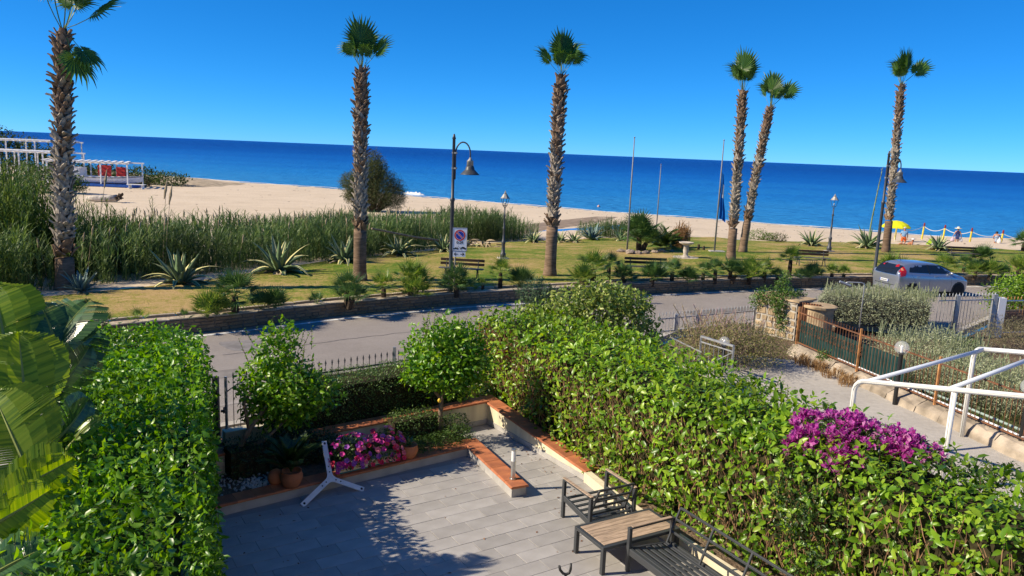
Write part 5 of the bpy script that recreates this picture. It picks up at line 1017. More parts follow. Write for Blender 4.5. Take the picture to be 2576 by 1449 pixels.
# ---------------------------------------------------------------- giant split leaves at the left
m_ban = leafmat('banana_leaf_backlit', [(.09,.18,.012),(.14,.24,.016),(.20,.30,.02),(.24,.33,.03)], .34, .45, .42); m_band = leafmat('banana_leaf_shaded', [(.022,.065,.016),(.04,.10,.022),(.06,.135,.03)], .3, .55, .12); m_rib = mat('leaf_rib', (.24,.28,.07), .5, .3, var=.2, scale=3)  # bright tones paint in backlight, dark tones stand for leaves without it
def banana_mesh(L_, W, seed, fray=.5, mt=None):
    r_ = random.Random(seed); V = []; F = []; mi = []; n = 42
    prof = lambda t: W*(math.sin(math.pi*min(1,.1+t*.9))**.55)*(1 if t < .85 else (1-(t-.85)/.15*.45))
    curve = lambda t: (0, L_*t*(1-.06*t*t), -L_*.20*t*t)
    for sd in (-1,1):
        gap = 0; droop = r_.uniform(.1,.25)
        for i in range(n):
            t0, t1 = i/n, (i+1)/n
            if r_.random() < fray*.5: gap = r_.uniform(.2,.9)/n; droop = r_.uniform(.02,.5)
            else: gap = gap*.3 if r_.random() < .5 else 0
            a, b_ = curve(t0), curve(t1); w = prof((t0+t1)/2)*(1+r_.uniform(-.03,.02)); sweep = .32
            rows = []
            for q in (0,.3,.65,1):
                z = .10*W*math.sin(q*2.2)*1.3-droop*w*q*q; yy_ = sweep*w*q; g_ = gap*L_*q
                rows.append(((sd*w*q, a[1]+yy_+g_*.5, a[2]+z-.02*L_/n*(i%2)),(sd*w*q, b_[1]+yy_-g_*.5, b_[2]+z+.004*W*(i%2)*q)))
            for r0_, r1_ in zip(rows[:-1],rows[1:]):
                o = len(V); V.extend([r0_[0],r0_[1],r1_[1],r1_[0]]); F.append((o,o+1,o+2,o+3) if sd < 0 else (o+3,o+2,o+1,o)); mi.append(0)
    for i in range(12):
        a, b_ = curve(i/12), curve((i+1)/12); w0, w1 = .022*(1-i/13), .022*(1-(i+1)/13)
        for (x0,z0),(x1,z1) in (((-1,.3),(0,1)),((0,1),(1,.3)),((1,.3),(0,-1.2)),((0,-1.2),(-1,.3))):
            o = len(V); V.extend([(x0*w0,a[1],a[2]+z0*w0),(x1*w0,a[1],a[2]+z1*w0),(x1*w1,b_[1],b_[2]+z1*w1),(x0*w1,b_[1],b_[2]+z0*w1)]); F.append((o,o+1,o+2,o+3)); mi.append(1)
    return npmesh('leaf', np.array(V), np.array(F), [mt or m_ban, m_rib], True, mi)
ban = thing('giant_bird_of_paradise', 'giant bird-of-paradise plant with huge wind-split leaves at the left edge', 'plant', (-5.396,8.220,0.700))
ban.location.z = 0; bo = Vector(ban.location)
BL_ = [ # base, tip, half width, normal, fray
 ((-5.248,8.000,2.698),(-5.382,8.200,3.646),.47,(.62,-.8,.05),.5),((-5.681,8.400,3.272),(-5.960,8.700,4.124),.46,(.6,-.75,.15),.4),((-5.363,8.800,3.341),(-5.603,9.000,3.839),.30,(.8,-.6,-.1),.3),
 ((-5.391,8.800,3.272),(-5.251,9.200,3.865),.40,(-.15,-.75,.6),.7),((-5.402,8.600,2.700),(-4.983,9.000,3.237),.36,(.75,-.6,-.25),.7),((-4.863,7.400,2.336),(-5.340,7.600,3.186),.50,(.6,-.8,.1),.8),((-5.396,8.200,2.834),(-6.016,8.500,3.207),.45,(-.2,-.7,.6),.5),
 ((-5.026,7.900,1.970),(-4.740,8.200,2.252),.22,(-.15,-.7,.65),.5),((-4.843,8.200,2.413),(-4.645,8.300,2.668),.12,(-.1,-.6,.7),.2),((-4.688,6.500,1.784),(-4.479,6.800,2.194),.34,(-.15,-.7,.65),.9),((-5.228,7.700,2.524),(-5.644,7.900,3.256),.45,(.6,-.8,.1),.5),
 ((-5.274,8.100,2.081),(-4.984,8.400,2.330),.26,(.75,-.6,-.2),.7),((-4.777,7.000,1.955),(-5.189,7.200,2.431),.3,(.55,-.8,.2),.6),((-5.508,8.900,2.895),(-5.195,9.300,3.481),.34,(-.1,-.75,.6),.8),((-5.069,8.200,2.380),(-4.818,8.600,2.725),.30,(.75,-.6,-.2),.6),((-4.546,6.300,2.329),(-4.191,6.700,2.515),.34,(.6,-.75,.2),.7),((-4.258,5.900,2.122),(-3.960,6.200,2.294),.3,(-.15,-.7,.65),.8),((-4.838,6.900,2.333),(-4.287,7.200,2.575),.3,(.65,-.7,.1),.7),((-4.948,7.400,2.005),(-4.718,7.800,2.144),.26,(.7,-.6,.1),.8)]
for i, (a, b_, w, nrm, fr) in enumerate(BL_):
    a, b_ = Vector(a), Vector(b_); L_ = (b_-a).length; M = frame_yz(b_-a, Vector(nrm)).to_4x4(); M.translation = a-bo
    ob('leaf', banana_mesh(L_*1.06, w, i, fr*.75, m_band if i in (2,4,7,11,14,16,18,19) or nrm[0] < 0 and i%2 else None), ban, M)
    root = Vector((rnd.uniform(-.12,.12),rnd.uniform(-.12,.12),0)); e_ = a-bo; mid = root.lerp(e_,.55)+Vector((0,0,.12*e_.length)); d_ = (b_-a).normalized()
    ob('leaf_stalk', MB().tube([root,mid-Vector((0,0,.05)),e_-d_*.12,e_],[.04,.03,.022,.018],7).mesh('leaf_stalk', m_rib, True), ban)
leafy_bush('laurel_shoots', 'fresh glossy shoots growing between the huge leaves and the hedge', 'shrub', Vector((-5.038,8.068,0.900))-Vector((0,0,.9)), [(0,0,.75,.4,.35,.4),(.35,.2,.95,.35,.3,.35),(-.3,-.2,.5,.4,.3,.35)], 420, .15, m_hl, m_twig, LEAF, 20, singles=120, shell=.3)

# fresh upright shoots on the lemon trees and hedges, leaf litter on the tiles, dead leaves at the hedge end
def shoots(parent, pts, m, n, lsize, h):
    P = []; Y = []; Z = []; S = []; st = MB()
    for p in pts:
        d = Vector((rnd.gauss(0,.3),rnd.gauss(0,.3),1)).normalized(); l = h*rnd.uniform(.5,1.2); st.tube([p,p+d*l],[.006,.003],4,caps=False)
        for k in range(n):
            t = (k+.5)/n; a = k*2.4; o_ = Vector((math.cos(a),math.sin(a),.9)).normalized(); P.append(tuple(p+d*l*t)); Y.append(tuple(o_)); Z.append((rnd.gauss(0,.3)-o_.x*.5,rnd.gauss(0,.3)-o_.y*.5,1)); S.append(lsize*rnd.uniform(.6,1.1)*(1-.45*t))
    leaves(parent, np.array(P), np.array(Y), np.array(Z), np.array(S), m, LEAF, 0, 'leaf', 'shoots'); ob('shoot_stems', st.mesh('shoot_stems', m_twig), parent, kind='stuff')
for o in [o for o in COL.objects if o.name.split('.')[0] == 'lemon_tree']:
    lf = 'left' in o['label']; c_ = cL if lf else Vector((.1,0,1.8))
    shoots(o, [c_+Vector((rnd.uniform(-.55,.5),rnd.uniform(-.4,.4),rnd.uniform(.2,.5 if not lf else .75))) for _ in range(22)]+[c_+Vector((rnd.uniform(.5,.9),rnd.uniform(-.4,.2),rnd.uniform(-.4,.1))) for _ in range(9 if lf else 4)], m_lem, 9, .10, .42)
hv = [o for o in COL.objects if o.name == 'viburnum_hedge'][0]; pts = []
for _ in range(60):
    v = rnd.uniform(-1.3,10); u0_ = float(np.interp(v,[q[0] for q in ru],[q[1] for q in ru])); u1_ = float(np.interp(v,[q[0] for q in ru],[q[2] for q in ru])); pts.append(G3(rnd.uniform(u0_+.1,u1_-.1),v,2.15))
shoots(hv, pts, m_hr, 7, .10, .22)
m_deadl = leafmat('dead_leaf', [(.12,.05,.025),(.22,.10,.05),(.30,.16,.08)], .8, .1, .1); k = 420; P = np.array([tuple(G3(.5+rnd.gauss(0,.05),-1.2+rnd.random()*1.6,rnd.uniform(1.2,2.0))) for _ in range(k)])
V, F = scatter(LEAF4[0],LEAF4[1],frames(sphere_dirs(k),sphere_dirs(k)),rng.uniform(.05,.1,k),P); ob('dead_leaves', npmesh('dead_leaves', V, F, m_deadl), hv, kind='stuff')
k = 150; P = []
for _ in range(k):
    v = rnd.uniform(1.5,7.5); u = rnd.uniform(-6.4,-.2) if rnd.random() < .4 else (rnd.choice((-5.6,-.5))+rnd.gauss(0,.35)); P.append(tuple(G3(min(-.25,u),v,.008)))
P = np.array(P); Z = np.tile(np.array((0,0,1.)),(k,1))+rng.normal(size=(k,3))*.3; Y = sphere_dirs(k); Y[:,2] *= .2; V, F = scatter(LEAF4[0],LEAF4[1],frames(Y,Z),rng.uniform(.03,.07,k),P); o = ob('fallen_leaves', npmesh('fallen_leaves', V, F, m_deadl), kind='stuff'); o['label'] = 'few dry leaves fallen on the patio tiles'

# ---------------------------------------------------------------- street lamps, lanterns, flagpoles
m_lampm = mat('lamp_metal', (.055,.06,.068), .45, .4, var=.2, scale=5); m_zinc = mat('lamp_zinc', (.34,.33,.31), .5, .4, var=.25, scale=6, metal=.2); m_glass = mat('lantern_glass', (.5,.55,.58), .1, .5)
def arched_lamp(loc, h, rz, label):
    t = thing('street_lamp', label, 'street lamp', loc, rz, 'arched street lamps along the road')
    ob('post', MB().lathe([(.10,-.2),(.10,.25),(.075,.3),(.07,h*.58),(.09,h*.585),(.09,h*.6),(.055,h*.605),(.055,h*.97),(.075,h*.972),(.05,h*.985),(.03,h),(0,h+.02)],12).mesh('post', m_lampm, True), t)
    pts = [(.07,0,h*.72)]+[(.07,0,h*.88)]+[(.07+.27*(1-math.cos(a)),0,h*.88+.42*math.sin(a)) for a in np.linspace(.15,math.pi,12)]+[(.61,0,h*.84)]
    ob('arm', MB().tube(pts,.028,8).mesh('arm', m_lampm, True), t)
    for z in (.79,.885): ob('clamp', MB().box((-.06,-.05,h*z-.03),(.10,.05,h*z+.03)).lathe([(0,-.05),(.04,-.02),(.04,.02),(0,.05)],8,0,Matrix.Translation((.1,0,h*z))).mesh('clamp', m_zinc), t)
    z = h*.84; s = ob('shade', MB().lathe([(.36,-.50),(.33,-.47),(.22,-.36),(.17,-.31),(.16,-.24),(.12,-.18)],18,0,Matrix.Translation((.61,0,z))).mesh('shade', m_lampm, True), t)
    ob('lamp_neck', MB().lathe([(.125,-.18),(.115,-.03),(.13,-.02),(.06,.05),(.03,.12)],14,0,Matrix.Translation((.61,0,z))).mesh('lamp_neck', m_zinc, True), s)
    ob('bulb_cover', MB().lathe([(0,-.47),(.2,-.46),(.28,-.45),(.28,-.44),(0,-.43)],14,0,Matrix.Translation((.61,0,z))).mesh('bulb_cover', m_zinc), s)
arched_lamp((-2.303,28.180,0.585), 5.75, R(-5), 'dark arched street lamp directly behind the no-parking sign')
arched_lamp((17.597,37.126,0.600), 5.95, R(-5), 'dark arched street lamp behind the tail of the silver car')
def lantern(loc, h, label):
    t = thing('lantern_post', label, 'lantern', loc, .4, 'old-fashioned lanterns on the lawn')
    ob('plinth', MB().box((-.24,-.24,-.1),(.24,.24,.07)).mesh('plinth', m_conc), t)
    ob('post', MB().lathe([(.15,.05),(.15,.28),(.10,.33),(.09,.75),(.11,.8),(.11,.9),(.065,.95),(.05,1.5),(.075,1.55),(.05,1.6),(.042,h*.62),(.075,h*.64),(.04,h*.66),(.035,h*.76)],10).mesh('post', m_lampm, True), t)
    b0, b1 = h*.79, h*.90; f = MB()
    for sx_, sy_ in ((1,1),(-1,1),(-1,-1),(1,-1)): f.bar((.08*sx_,.08*sy_,b0),(.16*sx_,.16*sy_,b1),.022,.022); f.bar((0,0,h*.755),(.08*sx_,.08*sy_,b0),.02,.02)
    for z, r_ in ((b0,.085),(b1,.165)):
        for a, b_ in (((r_,r_),(-r_,r_)),((-r_,r_),(-r_,-r_)),((-r_,-r_),(r_,-r_)),((r_,-r_),(r_,r_))): f.bar((*a,z),(*b_,z),.025,.025)
    lf = ob('lantern_frame', f.mesh('lantern_frame', m_lampm), t); ob('roof', MB().lathe([(.25,b1+.0),(.20,b1+.06),(.13,b1+.16),(.11,b1+.2),(.07,b1+.22),(.08,b1+.26),(.03,b1+.30),(.035,b1+.34),(0,b1+.39)],8).mesh('roof', m_zinc), t)
    ob('bulb', MB().lathe([(0,b0+.05),(.035,b0+.08),(.04,b0+.16),(0,b0+.22)],8).mesh('bulb', m_glass, True), lf)
lantern((-0.532,39.242,0.356), 3.45, 'old-fashioned lantern on a short fluted post left of the lagoon agaves')
lantern((20.136,48.957,0.333), 3.65, 'old-fashioned lantern on a short fluted post behind the seaside bench')
m_pole = mat('pole_grey', (.20,.205,.21), .5, .4, var=.2, scale=3)
def flagpole(loc, h, label):
    t = thing('flagpole', label, 'flagpole', loc, 0, 'flagpoles on the lawn'); ob('pole', MB().tube([(0,0,-.2),(0,0,h*.5),(0,0,h)],[.055,.045,.03],10).mesh('pole', m_pole, True), t)
    ob('finial', MB().lathe([(0,h),(.05,h+.03),(.05,h+.07),(0,h+.1)],8).mesh('finial', m_pole, True), t); return t
flagpole((6.600,44.533,0.319), 6.5, 'bare flagpole at the front rocks of the planted ring, left of the other two')
flagpole((12.013,65.117,-0.689), 5.9, 'bare flagpole standing farthest back, behind the palms of the planted ring')
t = flagpole((12.183,46.456,0.326), 6.6, 'flagpole carrying the limp blue and white flag'); fo = Vector(t.location)
ob('footing', MB().box((-.3,-.25,-.15),(.6,.3,.06)).mesh('footing', m_conc), t)
m_fb = mat('flag_blue', (.015,.16,.55), .8, .1); m_fw = mat('flag_white', (.7,.72,.75), .8, .1)
fl = MB(); vs = []; nz_, nx_ = 18, 9; fs = []; mi_ = []
for i in range(nz_):
    z = 4.75-2.7*i/(nz_-1); w = .10+.34*(i/(nz_-1))**.9
    for j in range(nx_): q = j/(nx_-1); vs.append((.05+w*q*.95+.03*math.sin(i*.5), .09*math.sin(q*13+i*.25)*(.5+w), z-.15*q*q-.12*(q if i == nz_-1 else 0)))
for i in range(nz_-1):
    for j in range(nx_-1): fs.append((i*nx_+j,i*nx_+j+1,(i+1)*nx_+j+1,(i+1)*nx_+j)); mi_.append(1 if (3 < i < 9 and j > 3) else 0)
fl.v = vs; fl.f = fs; fl.m = mi_; o = ob('flag', fl.mesh('flag', [m_fb,m_fw], True), None, Matrix.Translation(fo)); tag(o, 'limp blue flag with a white band hanging from its pole', 'flag')
# ---------------------------------------------------------------- no-parking sign
m_sw = mat('sign_white', (.74,.74,.76), .5, .3); m_sb = mat('sign_blue', (.015,.04,.34), .5, .3); m_sr = mat('sign_red', (.55,.025,.03), .5, .3); m_sk = mat('sign_black', (.015,.015,.015), .6, .2); m_sp = mat('sign_pole', (.40,.33,.24), .6, .3, var=.3, scale=3)
sp_ = Vector((-2.129,27.821,0.150)); t = thing('no_parking_sign', 'white no-parking sign with blue and red disc on a thin pole by the road', 'traffic sign', sp_, math.atan2(-sp_.x,sp_.y)*-1-math.pi if False else R(4))
ob('pole', MB().tube([(0,0,-.1),(0,0,2.7)],.03,10).mesh('pole', m_sp), t)
pl = bev(ob('sign_panel', MB().box((-.10,-.055,2.02),(.42,-.04,2.86)).mesh('sign_panel', m_sw), t),.004); fr = MB()
for a, b_ in (((-.10,2.02),(.42,2.02)),((.42,2.02),(.42,2.86)),((.42,2.86),(-.10,2.86)),((-.10,2.86),(-.10,2.02))): fr.bar((a[0],-.05,a[1]),(b_[0],-.05,b_[1]),.02,.025,0,(0,1,0))
ob('panel_rim', fr.mesh('panel_rim', mat('rim_grey', (.25,.25,.26), .5, .3)), t)
def disc(r0, r1, y, cx, cz, m, name, par):
    mb = MB(); n = 32; vs = [(cx+r_*math.cos(6.2832*j/n),y,cz+r_*math.sin(6.2832*j/n)) for r_ in (r0,r1) for j in range(n)]
    return ob(name, mb.add(vs,[(j,(j+1)%n,n+(j+1)%n,n+j) for j in range(n)]).mesh(name, m), par)
cx, cz = .16, 2.59
disc(.001,.155,-.058,cx,cz,m_sb,'blue_disc',pl); disc(.15,.20,-.061,cx,cz,m_sr,'red_ring',pl); disc(.198,.21,-.060,cx,cz,m_sw,'white_ring',pl); disc(.145,.152,-.0615,cx,cz,m_sw,'white_ring',pl)
ob('white_bar', MB().bar((cx-.11,-.060,cz+.11),(cx+.11,-.060,cz-.11),.004,.055,0,(.707,0,.707)).mesh('white_bar', m_sw), pl); ob('red_bar', MB().bar((cx-.11,-.063,cz+.11),(cx+.11,-.063,cz-.11),.004,.034,0,(.707,0,.707)).mesh('red_bar', m_sr), pl)
tc_ = bpy.data.curves.new('lettering', 'FONT'); tc_.body = '0-24'; tc_.size = .13; tc_.align_x = 'CENTER'; tc_.extrude = .001; tc_.offset = .003; tc_.materials.append(m_sk)
tx_ = bpy.data.objects.new('lettering_source', tc_); lme = bpy.data.meshes.new_from_object(tx_); bpy.data.objects.remove(tx_); lme.name = 'lettering'; lme.materials.clear(); lme.materials.append(m_sk); o = ob('lettering', lme, pl); o.location = (cx,-.060,2.285); o.rotation_euler = (R(90),0,0)
pg = MB()      # tow truck and towed car
def side(poly, dx, dz, s): pg.add([(dx+x*s,-.060,dz+z*s) for x,z in poly],[tuple(range(len(poly)))])
side([(0,0),(3.4,0),(3.4,.5),(2.1,.55),(2.1,1.0),(1.2,1.0),(.9,.5),(0,.5)],-.075,2.085,.06); side([(2.2,.5),(2.5,.5),(3.6,1.9),(3.4,2.0)],-.075,2.085,.06)
side([(0,.3),(4.2,0),(4.25,.45),(3.6,.62),(2.9,1.25),(1.6,1.35),(1.0,.8),(.05,.75)],.16,2.095,.058)
for x in (-.045,.09,.21,.365):
    side([(math.cos(a),math.sin(a)) for a in np.linspace(0,6.28,13)[:-1]],x,2.085,.022)
ob('tow_symbol', pg.mesh('tow_symbol', m_sk), pl)
p2_ = ob('lower_panel', MB().box((-.08,-.055,1.80),(.38,-.04,2.0)).mesh('lower_panel', m_sw), t); pg = MB()
for sgn, xx in ((-1,.11),(1,.19)):
    side([(0,-.16),(sgn*1.6,-.16),(sgn*1.6,.16),(0,.16)],xx,1.90,.07); side([(sgn*2.2,0),(sgn*1.2,.9),(sgn*.95,.72),(sgn*1.6,.0),(sgn*.95,-.72),(sgn*1.2,-.9)],xx,1.90,.07)
ob('arrow', pg.mesh('arrow', m_sk), p2_)
# ---------------------------------------------------------------- benches
m_slat = mat('bench_slat', (.085,.05,.032), .6, .3, var=.4, scale=2, stretch=(1,6,6)); m_seat = mat('bench_seat', (.14,.12,.115), .5, .35, var=.3, scale=2)
def bench(loc, rz, label, w=1.85):
    t = thing('bench', label, 'bench', loc, rz, 'slatted benches facing the road')
    for i, (y, z) in enumerate(((-.34,.44),(-.22,.43),(-.10,.43))): ob('seat_slat', MB().box((-w/2,y-.052,z),(w/2,y+.052,z+.03)).mesh('seat_slat', m_seat), t)
    for z in (.60,.76): ob('back_slat', MB().bar((-w/2,.0+.22*(z-.44),z),(w/2,.22*(z-.44),z),.03,.11,0,(0,-.2,1)).mesh('back_slat', m_slat), t)
    for x in (-w*.36,w*.36):
        ob('leg', MB().tube([(x,-.38,-.03),(x,-.33,.15),(x,-.24,.34),(x,-.05,.42)],.022,6).mesh('leg', m_iron), t); ob('leg', MB().tube([(x,.12,-.03),(x,.04,.2),(x,-.02,.42),(x,.09,.82)],.022,6).mesh('leg', m_iron), t)
        ob('seat_bearer', MB().bar((x,-.38,.42),(x,.0,.415),.03,.03).mesh('seat_bearer', m_iron), t)
bench((-2.104,31.643,0.521), R(-6), 'slatted bench half hidden by dwarf palms behind the no-parking sign')
bench((5.917,34.048,0.569), R(2), 'slatted bench in front of the planted ring, left of the bird bath', 1.9)
bench((15.692,40.396,0.509), R(-3), 'slatted bench standing free on the dry lawn below the second lantern')
bench((26.946,46.072,0.456), R(2), 'slatted bench farthest right, partly covered by the broad dark dwarf palm')
# bird bath
m_bst = mat('bath_stone', (.46,.40,.33), .85, .2, var=.3, scale=5, bump=.3, bscale=15); t = thing('bird_bath', 'pale stone bird bath on a baluster foot beside the planted ring', 'bird bath', (9.545,42.416,0.403))
ob('pedestal', MB().lathe([(.26,-.05),(.26,.06),(.17,.1),(.12,.2),(.16,.42),(.13,.62),(.17,.68)],14).mesh('pedestal', m_bst, True), t); ob('basin', MB().lathe([(.10,.66),(.22,.72),(.38,.80),(.42,.86),(.38,.87),(.30,.80),(0,.77)],18).mesh('basin', m_bst, True), t); ob('slab', MB().lathe([(.7,-.06),(.72,.02),(.0,.03)],16).mesh('slab', m_bst), t)
for i, (p_, lb) in enumerate([((11.442,47.418,0.295),'short weathered stump standing left of the flag pole footing'),((11.716,47.226,0.306),'shorter weathered stump next to the first one by the flag pole')]):
    tag(ob('stump', MB().lathe([(.08,-.05),(.075,.3-.08*i),(.03,.34-.08*i),(0,.35-.08*i)],8).mesh('stump', m_dtr), None, Matrix.Translation(p_)), lb, 'stump')
# ---------------------------------------------------------------- silver hatchback
def paint(name, col, rough, metal):
    return mat(name, col, rough, .5, metal, coat=.6)
m_car = paint('silver_paint', (.36,.39,.45), .28, .65); m_gl = mat('car_glass', (.012,.016,.024), .06, .6); m_tyre = mat('tyre', (.02,.02,.021), .8, .2); m_rim = mat('alloy', (.40,.41,.42), .35, .5, metal=.7); m_tail = mat('tail_light', (.42,.012,.015), .15, .6); m_amb = mat('tail_amber', (.65,.25,.12), .15, .6); m_pt = mat('dark_trim', (.02,.021,.023), .55, .3); m_plate = mat('plate', (.70,.72,.74), .4, .3); m_blu = mat('plate_blue', (.02,.08,.45), .4, .3); m_hl = MATS['laurel_leaf']
car = thing('parked_car', 'silver five-door hatchback parked on the far side of the road', 'car', (18.75,34.95,.152), R(15))
#      x     sill   waist  belt   roof  w_sill w_mid w_belt w_roof
ST = [(-2.00,.48,.66,.90,.93,.60,.70,.66,.58),(-1.97,.30,.66,1.02,1.06,.74,.80,.76,.64),(-1.90,.24,.64,1.07,1.17,.79,.835,.79,.62),(-1.72,.20,.62,1.07,1.33,.81,.845,.80,.58),(-1.50,.19,.62,1.05,1.43,.82,.845,.80,.57),(-1.0,.18,.61,1.02,1.495,.82,.845,.80,.60),(-.45,.18,.60,.99,1.49,.82,.845,.80,.595),(.0,.18,.60,.97,1.465,.82,.845,.80,.585),(.45,.18,.60,.955,1.38,.82,.845,.80,.57),(.85,.18,.60,.95,1.20,.82,.84,.79,.56),(1.15,.18,.60,.935,1.02,.82,.835,.77,.56),(1.5,.19,.58,.88,.925,.80,.82,.72,.52),(1.78,.21,.55,.78,.82,.74,.76,.62,.44),(1.96,.28,.50,.64,.68,.60,.62,.5,.36),(2.02,.40,.48,.54,.56,.46,.48,.4,.3)]
def ring(s):
    x,zs,zm,zb,zr,ws,wm,wb,wr = s; h = max(.01,zr-zb)
    return [(0,zs),(ws*.6,zs),(ws*.93,zs+.01),(ws,zs+.08),(wm,zm),(wm*.995,(zm+zb)/2+.05),(wb+.01,zb-.03),(wb-.012,zb+.01),(wr+(wb-wr)*.55,zb+h*.45),(wr+.02,zb+h*.84),(wr*.93,zb+h*.955),(wr*.55,zr),(0,zr+.008)]
def crom(p0,p1,p2,p3,t): return .5*((2*p1)+(-p0+p2)*t+(2*p0-5*p1+4*p2-p3)*t*t+(-p0+3*p1-3*p2+p3)*t**3)
SA = np.array(ST); NSUB = 9; rows = []
for i in range(len(SA)-1):
    for k in range(NSUB): rows.append(crom(SA[max(i-1,0)],SA[i],SA[i+1],SA[min(i+2,len(SA)-1)],k/NSUB))
rows.append(SA[-1]); grid = []
for s in rows:
    rg = np.array(ring(s)); half = []
    for j in range(len(rg)-1):
        for k in range(4): half.append(crom(rg[max(j-1,0)],rg[j],rg[j+1],rg[min(j+2,len(rg)-1)],k/4))
    half.append(rg[-1]); grid.append([(s[0],-y,z) for y,z in half]+[(s[0],y,z) for y,z in half[-2:0:-1]])
nR = len(grid[0]); vs = [p for g_ in grid for p in g_]; fs = []
def arch(f):     # wheel arches are left open
    c_ = np.mean([vs[i] for i in f], axis=0); return any(math.hypot(c_[0]-wx_,c_[2]-.30) < .345 for wx_ in (-1.22,1.29)) and abs(c_[1]) > .55
for i in range(len(grid)-1):
    for j in range(nR):
        f = (i*nR+j,i*nR+(j+1)%nR,(i+1)*nR+(j+1)%nR,(i+1)*nR+j)
        if not arch(f): fs.append(f)
fs += [tuple(range(nR))[::-1],tuple((len(grid)-1)*nR+j for j in range(nR))]
ob('body', MB().add(vs,fs).mesh('body', m_car, True), car)
ob('underbody', MB().box((-1.75,-.62,.2),(1.75,.62,.55)).mesh('underbody', m_pt), car)
def surf(x, side_, z):
    """point on the car's side at length x and height z"""
    s = [float(np.interp(x, SA[:,0], SA[:,k])) for k in range(9)]; rg = ring(s); ys = [q[0] for q in rg[3:12]]; zs = [q[1] for q in rg[3:12]]; return Vector((x, side_*float(np.interp(z,zs,ys)), z))
def roofx(y, z):    # rear screen: x where the rear surface reaches height z
    zs = [SA[k,4] for k in range(0,5)]; xs = [SA[k,0] for k in range(0,5)]; return float(np.interp(z,zs,xs))
def sidepanel(name, poly, sd, off, m, par=car, n=5):
    """a panel lying on the car's flank, poly in (x,z), refined so that it follows the curve"""
    c_ = (sum(p[0] for p in poly)/len(poly), sum(p[1] for p in poly)/len(poly)); pts = []
    for a, b_ in zip(poly, poly[1:]+poly[:1]): pts += [(a[0]+(b_[0]-a[0])*k/n, a[1]+(b_[1]-a[1])*k/n) for k in range(n)]
    k = len(pts); V = []
    for f_ in (1,.66,.33): V += [surf(c_[0]+(x-c_[0])*f_, sd, c_[1]+(z-c_[1])*f_)+Vector((0,sd*off,off*.3)) for x,z in pts]
    V.append(surf(c_[0],sd,c_[1])+Vector((0,sd*off,off*.3))); F = [(r_*k+i,r_*k+(i+1)%k,(r_+1)*k+(i+1)%k,(r_+1)*k+i) for r_ in (0,1) for i in range(k)]+[(2*k+i,2*k+(i+1)%k,3*k) for i in range(k)]
    return ob(name, MB().add(V,F).mesh(name, m, True), par)
for sd in (-1,1):
    sidepanel('rear_side_window',[(-1.42,1.09),(-1.36,1.25),(-1.22,1.375),(-.42,1.40),(-.36,1.045)],sd,.006,m_gl); sidepanel('front_side_window',[(-.30,1.04),(-.36,1.40),(.05,1.385),(.40,1.30),(.98,1.01)],sd,.006,m_gl)
    sidepanel('window_trim',[(-.355,1.03),(-.415,1.41),(-.36,1.41),(-.30,1.03)],sd,.008,m_pt)
    for x0, z0, x1, z1 in ((-.33,1.03,-.33,.24),(.80,.98,.88,.55),(.88,.55,.80,.24),(-1.34,1.05,-1.05,.62),(-.33,.24,.80,.24)):
        pts = [surf(x0+(x1-x0)*q,sd,z0+(z1-z0)*q)+Vector((0,sd*.001,0)) for q in np.linspace(0,1,7)]; ob('door_seam', MB().tube(pts,.005,4).mesh('door_seam', m_pt), car)
    for x in (-.93,.0): p = surf(x,sd,.90); ob('door_handle', bev(ob('door_handle', MB().box((p.x-.09,p.y-.015,p.z-.018),(p.x+.09,p.y+.02 if sd > 0 else p.y-.03,p.z+.018)).mesh('door_handle', m_car), car),.006).data, car) if False else bev(ob('door_handle', MB().box((p.x-.09,min(p.y,p.y+sd*.03),p.z-.018),(p.x+.09,max(p.y,p.y+sd*.03),p.z+.018)).mesh('door_handle', m_car), car),.006)
    p = surf(.80,sd,1.0); mi_o = ob('mirror', MB().lathe([(0,-.09),(.06,-.07),(.085,0),(.06,.07),(0,.09)],10,0,Matrix.Translation((p.x-.02,p.y+sd*.11,p.z+.05)) @ Matrix.Rotation(R(90),4,'X') @ Matrix.Diagonal((.7,.75,1.15,1))).mesh('mirror', m_car, True), car); ob('mirror_foot', MB().bar((p.x,p.y-sd*.02,p.z-.01),(p.x-.01,p.y+sd*.06,p.z+.03),.05,.03).mesh('mirror_foot', m_pt), mi_o)
    for wx_ in (-1.22,1.29):
        Mw = Matrix.Translation((wx_,sd*.755,.30)) @ Matrix.Rotation(R(-90)*sd,4,'X'); w_ = ob('wheel', MB().lathe([(.19,-.09),(.27,-.1),(.3,-.06),(.302,.05),(.28,.09),(.2,.095)],24,0,Mw).mesh('wheel', m_tyre, True), car); rm = MB().lathe([(.205,-.02),(.205,.085),(.19,.09),(.185,.03)],24,0,Mw)
        for q in range(9): a = q*6.2832/9; rm.add([Vector((math.cos(a+d_)*r_,math.sin(a+d_)*r_,z_)) for r_,z_,d_ in ((.04,.075,.3),(.19,.07,.09),(.19,.07,-.09),(.04,.075,-.3))],[(0,1,2,3)],0,Mw)
        rm.lathe([(.055,.07),(.05,.09),(0,.092)],12,0,Mw); ob('rim', rm.mesh('rim', m_rim), w_)
        ob('wheel_arch', MB().lathe([(.355,-.28),(.355,.085)],24,0,Mw).lathe([(.355,-.28),(0,-.279)],24,0,Mw).mesh('wheel_arch', m_pt), car)
    # tall tail light on the pillar
    pts = [(-1.965,.90),(-1.66,.92),(-1.56,1.14),(-1.62,1.40),(-1.76,1.36),(-1.90,1.14)]; sidepanel('tail_light',pts,sd,.012,m_tail); sidepanel('indicator',[(-1.80,1.16),(-1.68,1.16),(-1.70,1.27),(-1.77,1.25)],sd,.016,m_amb)
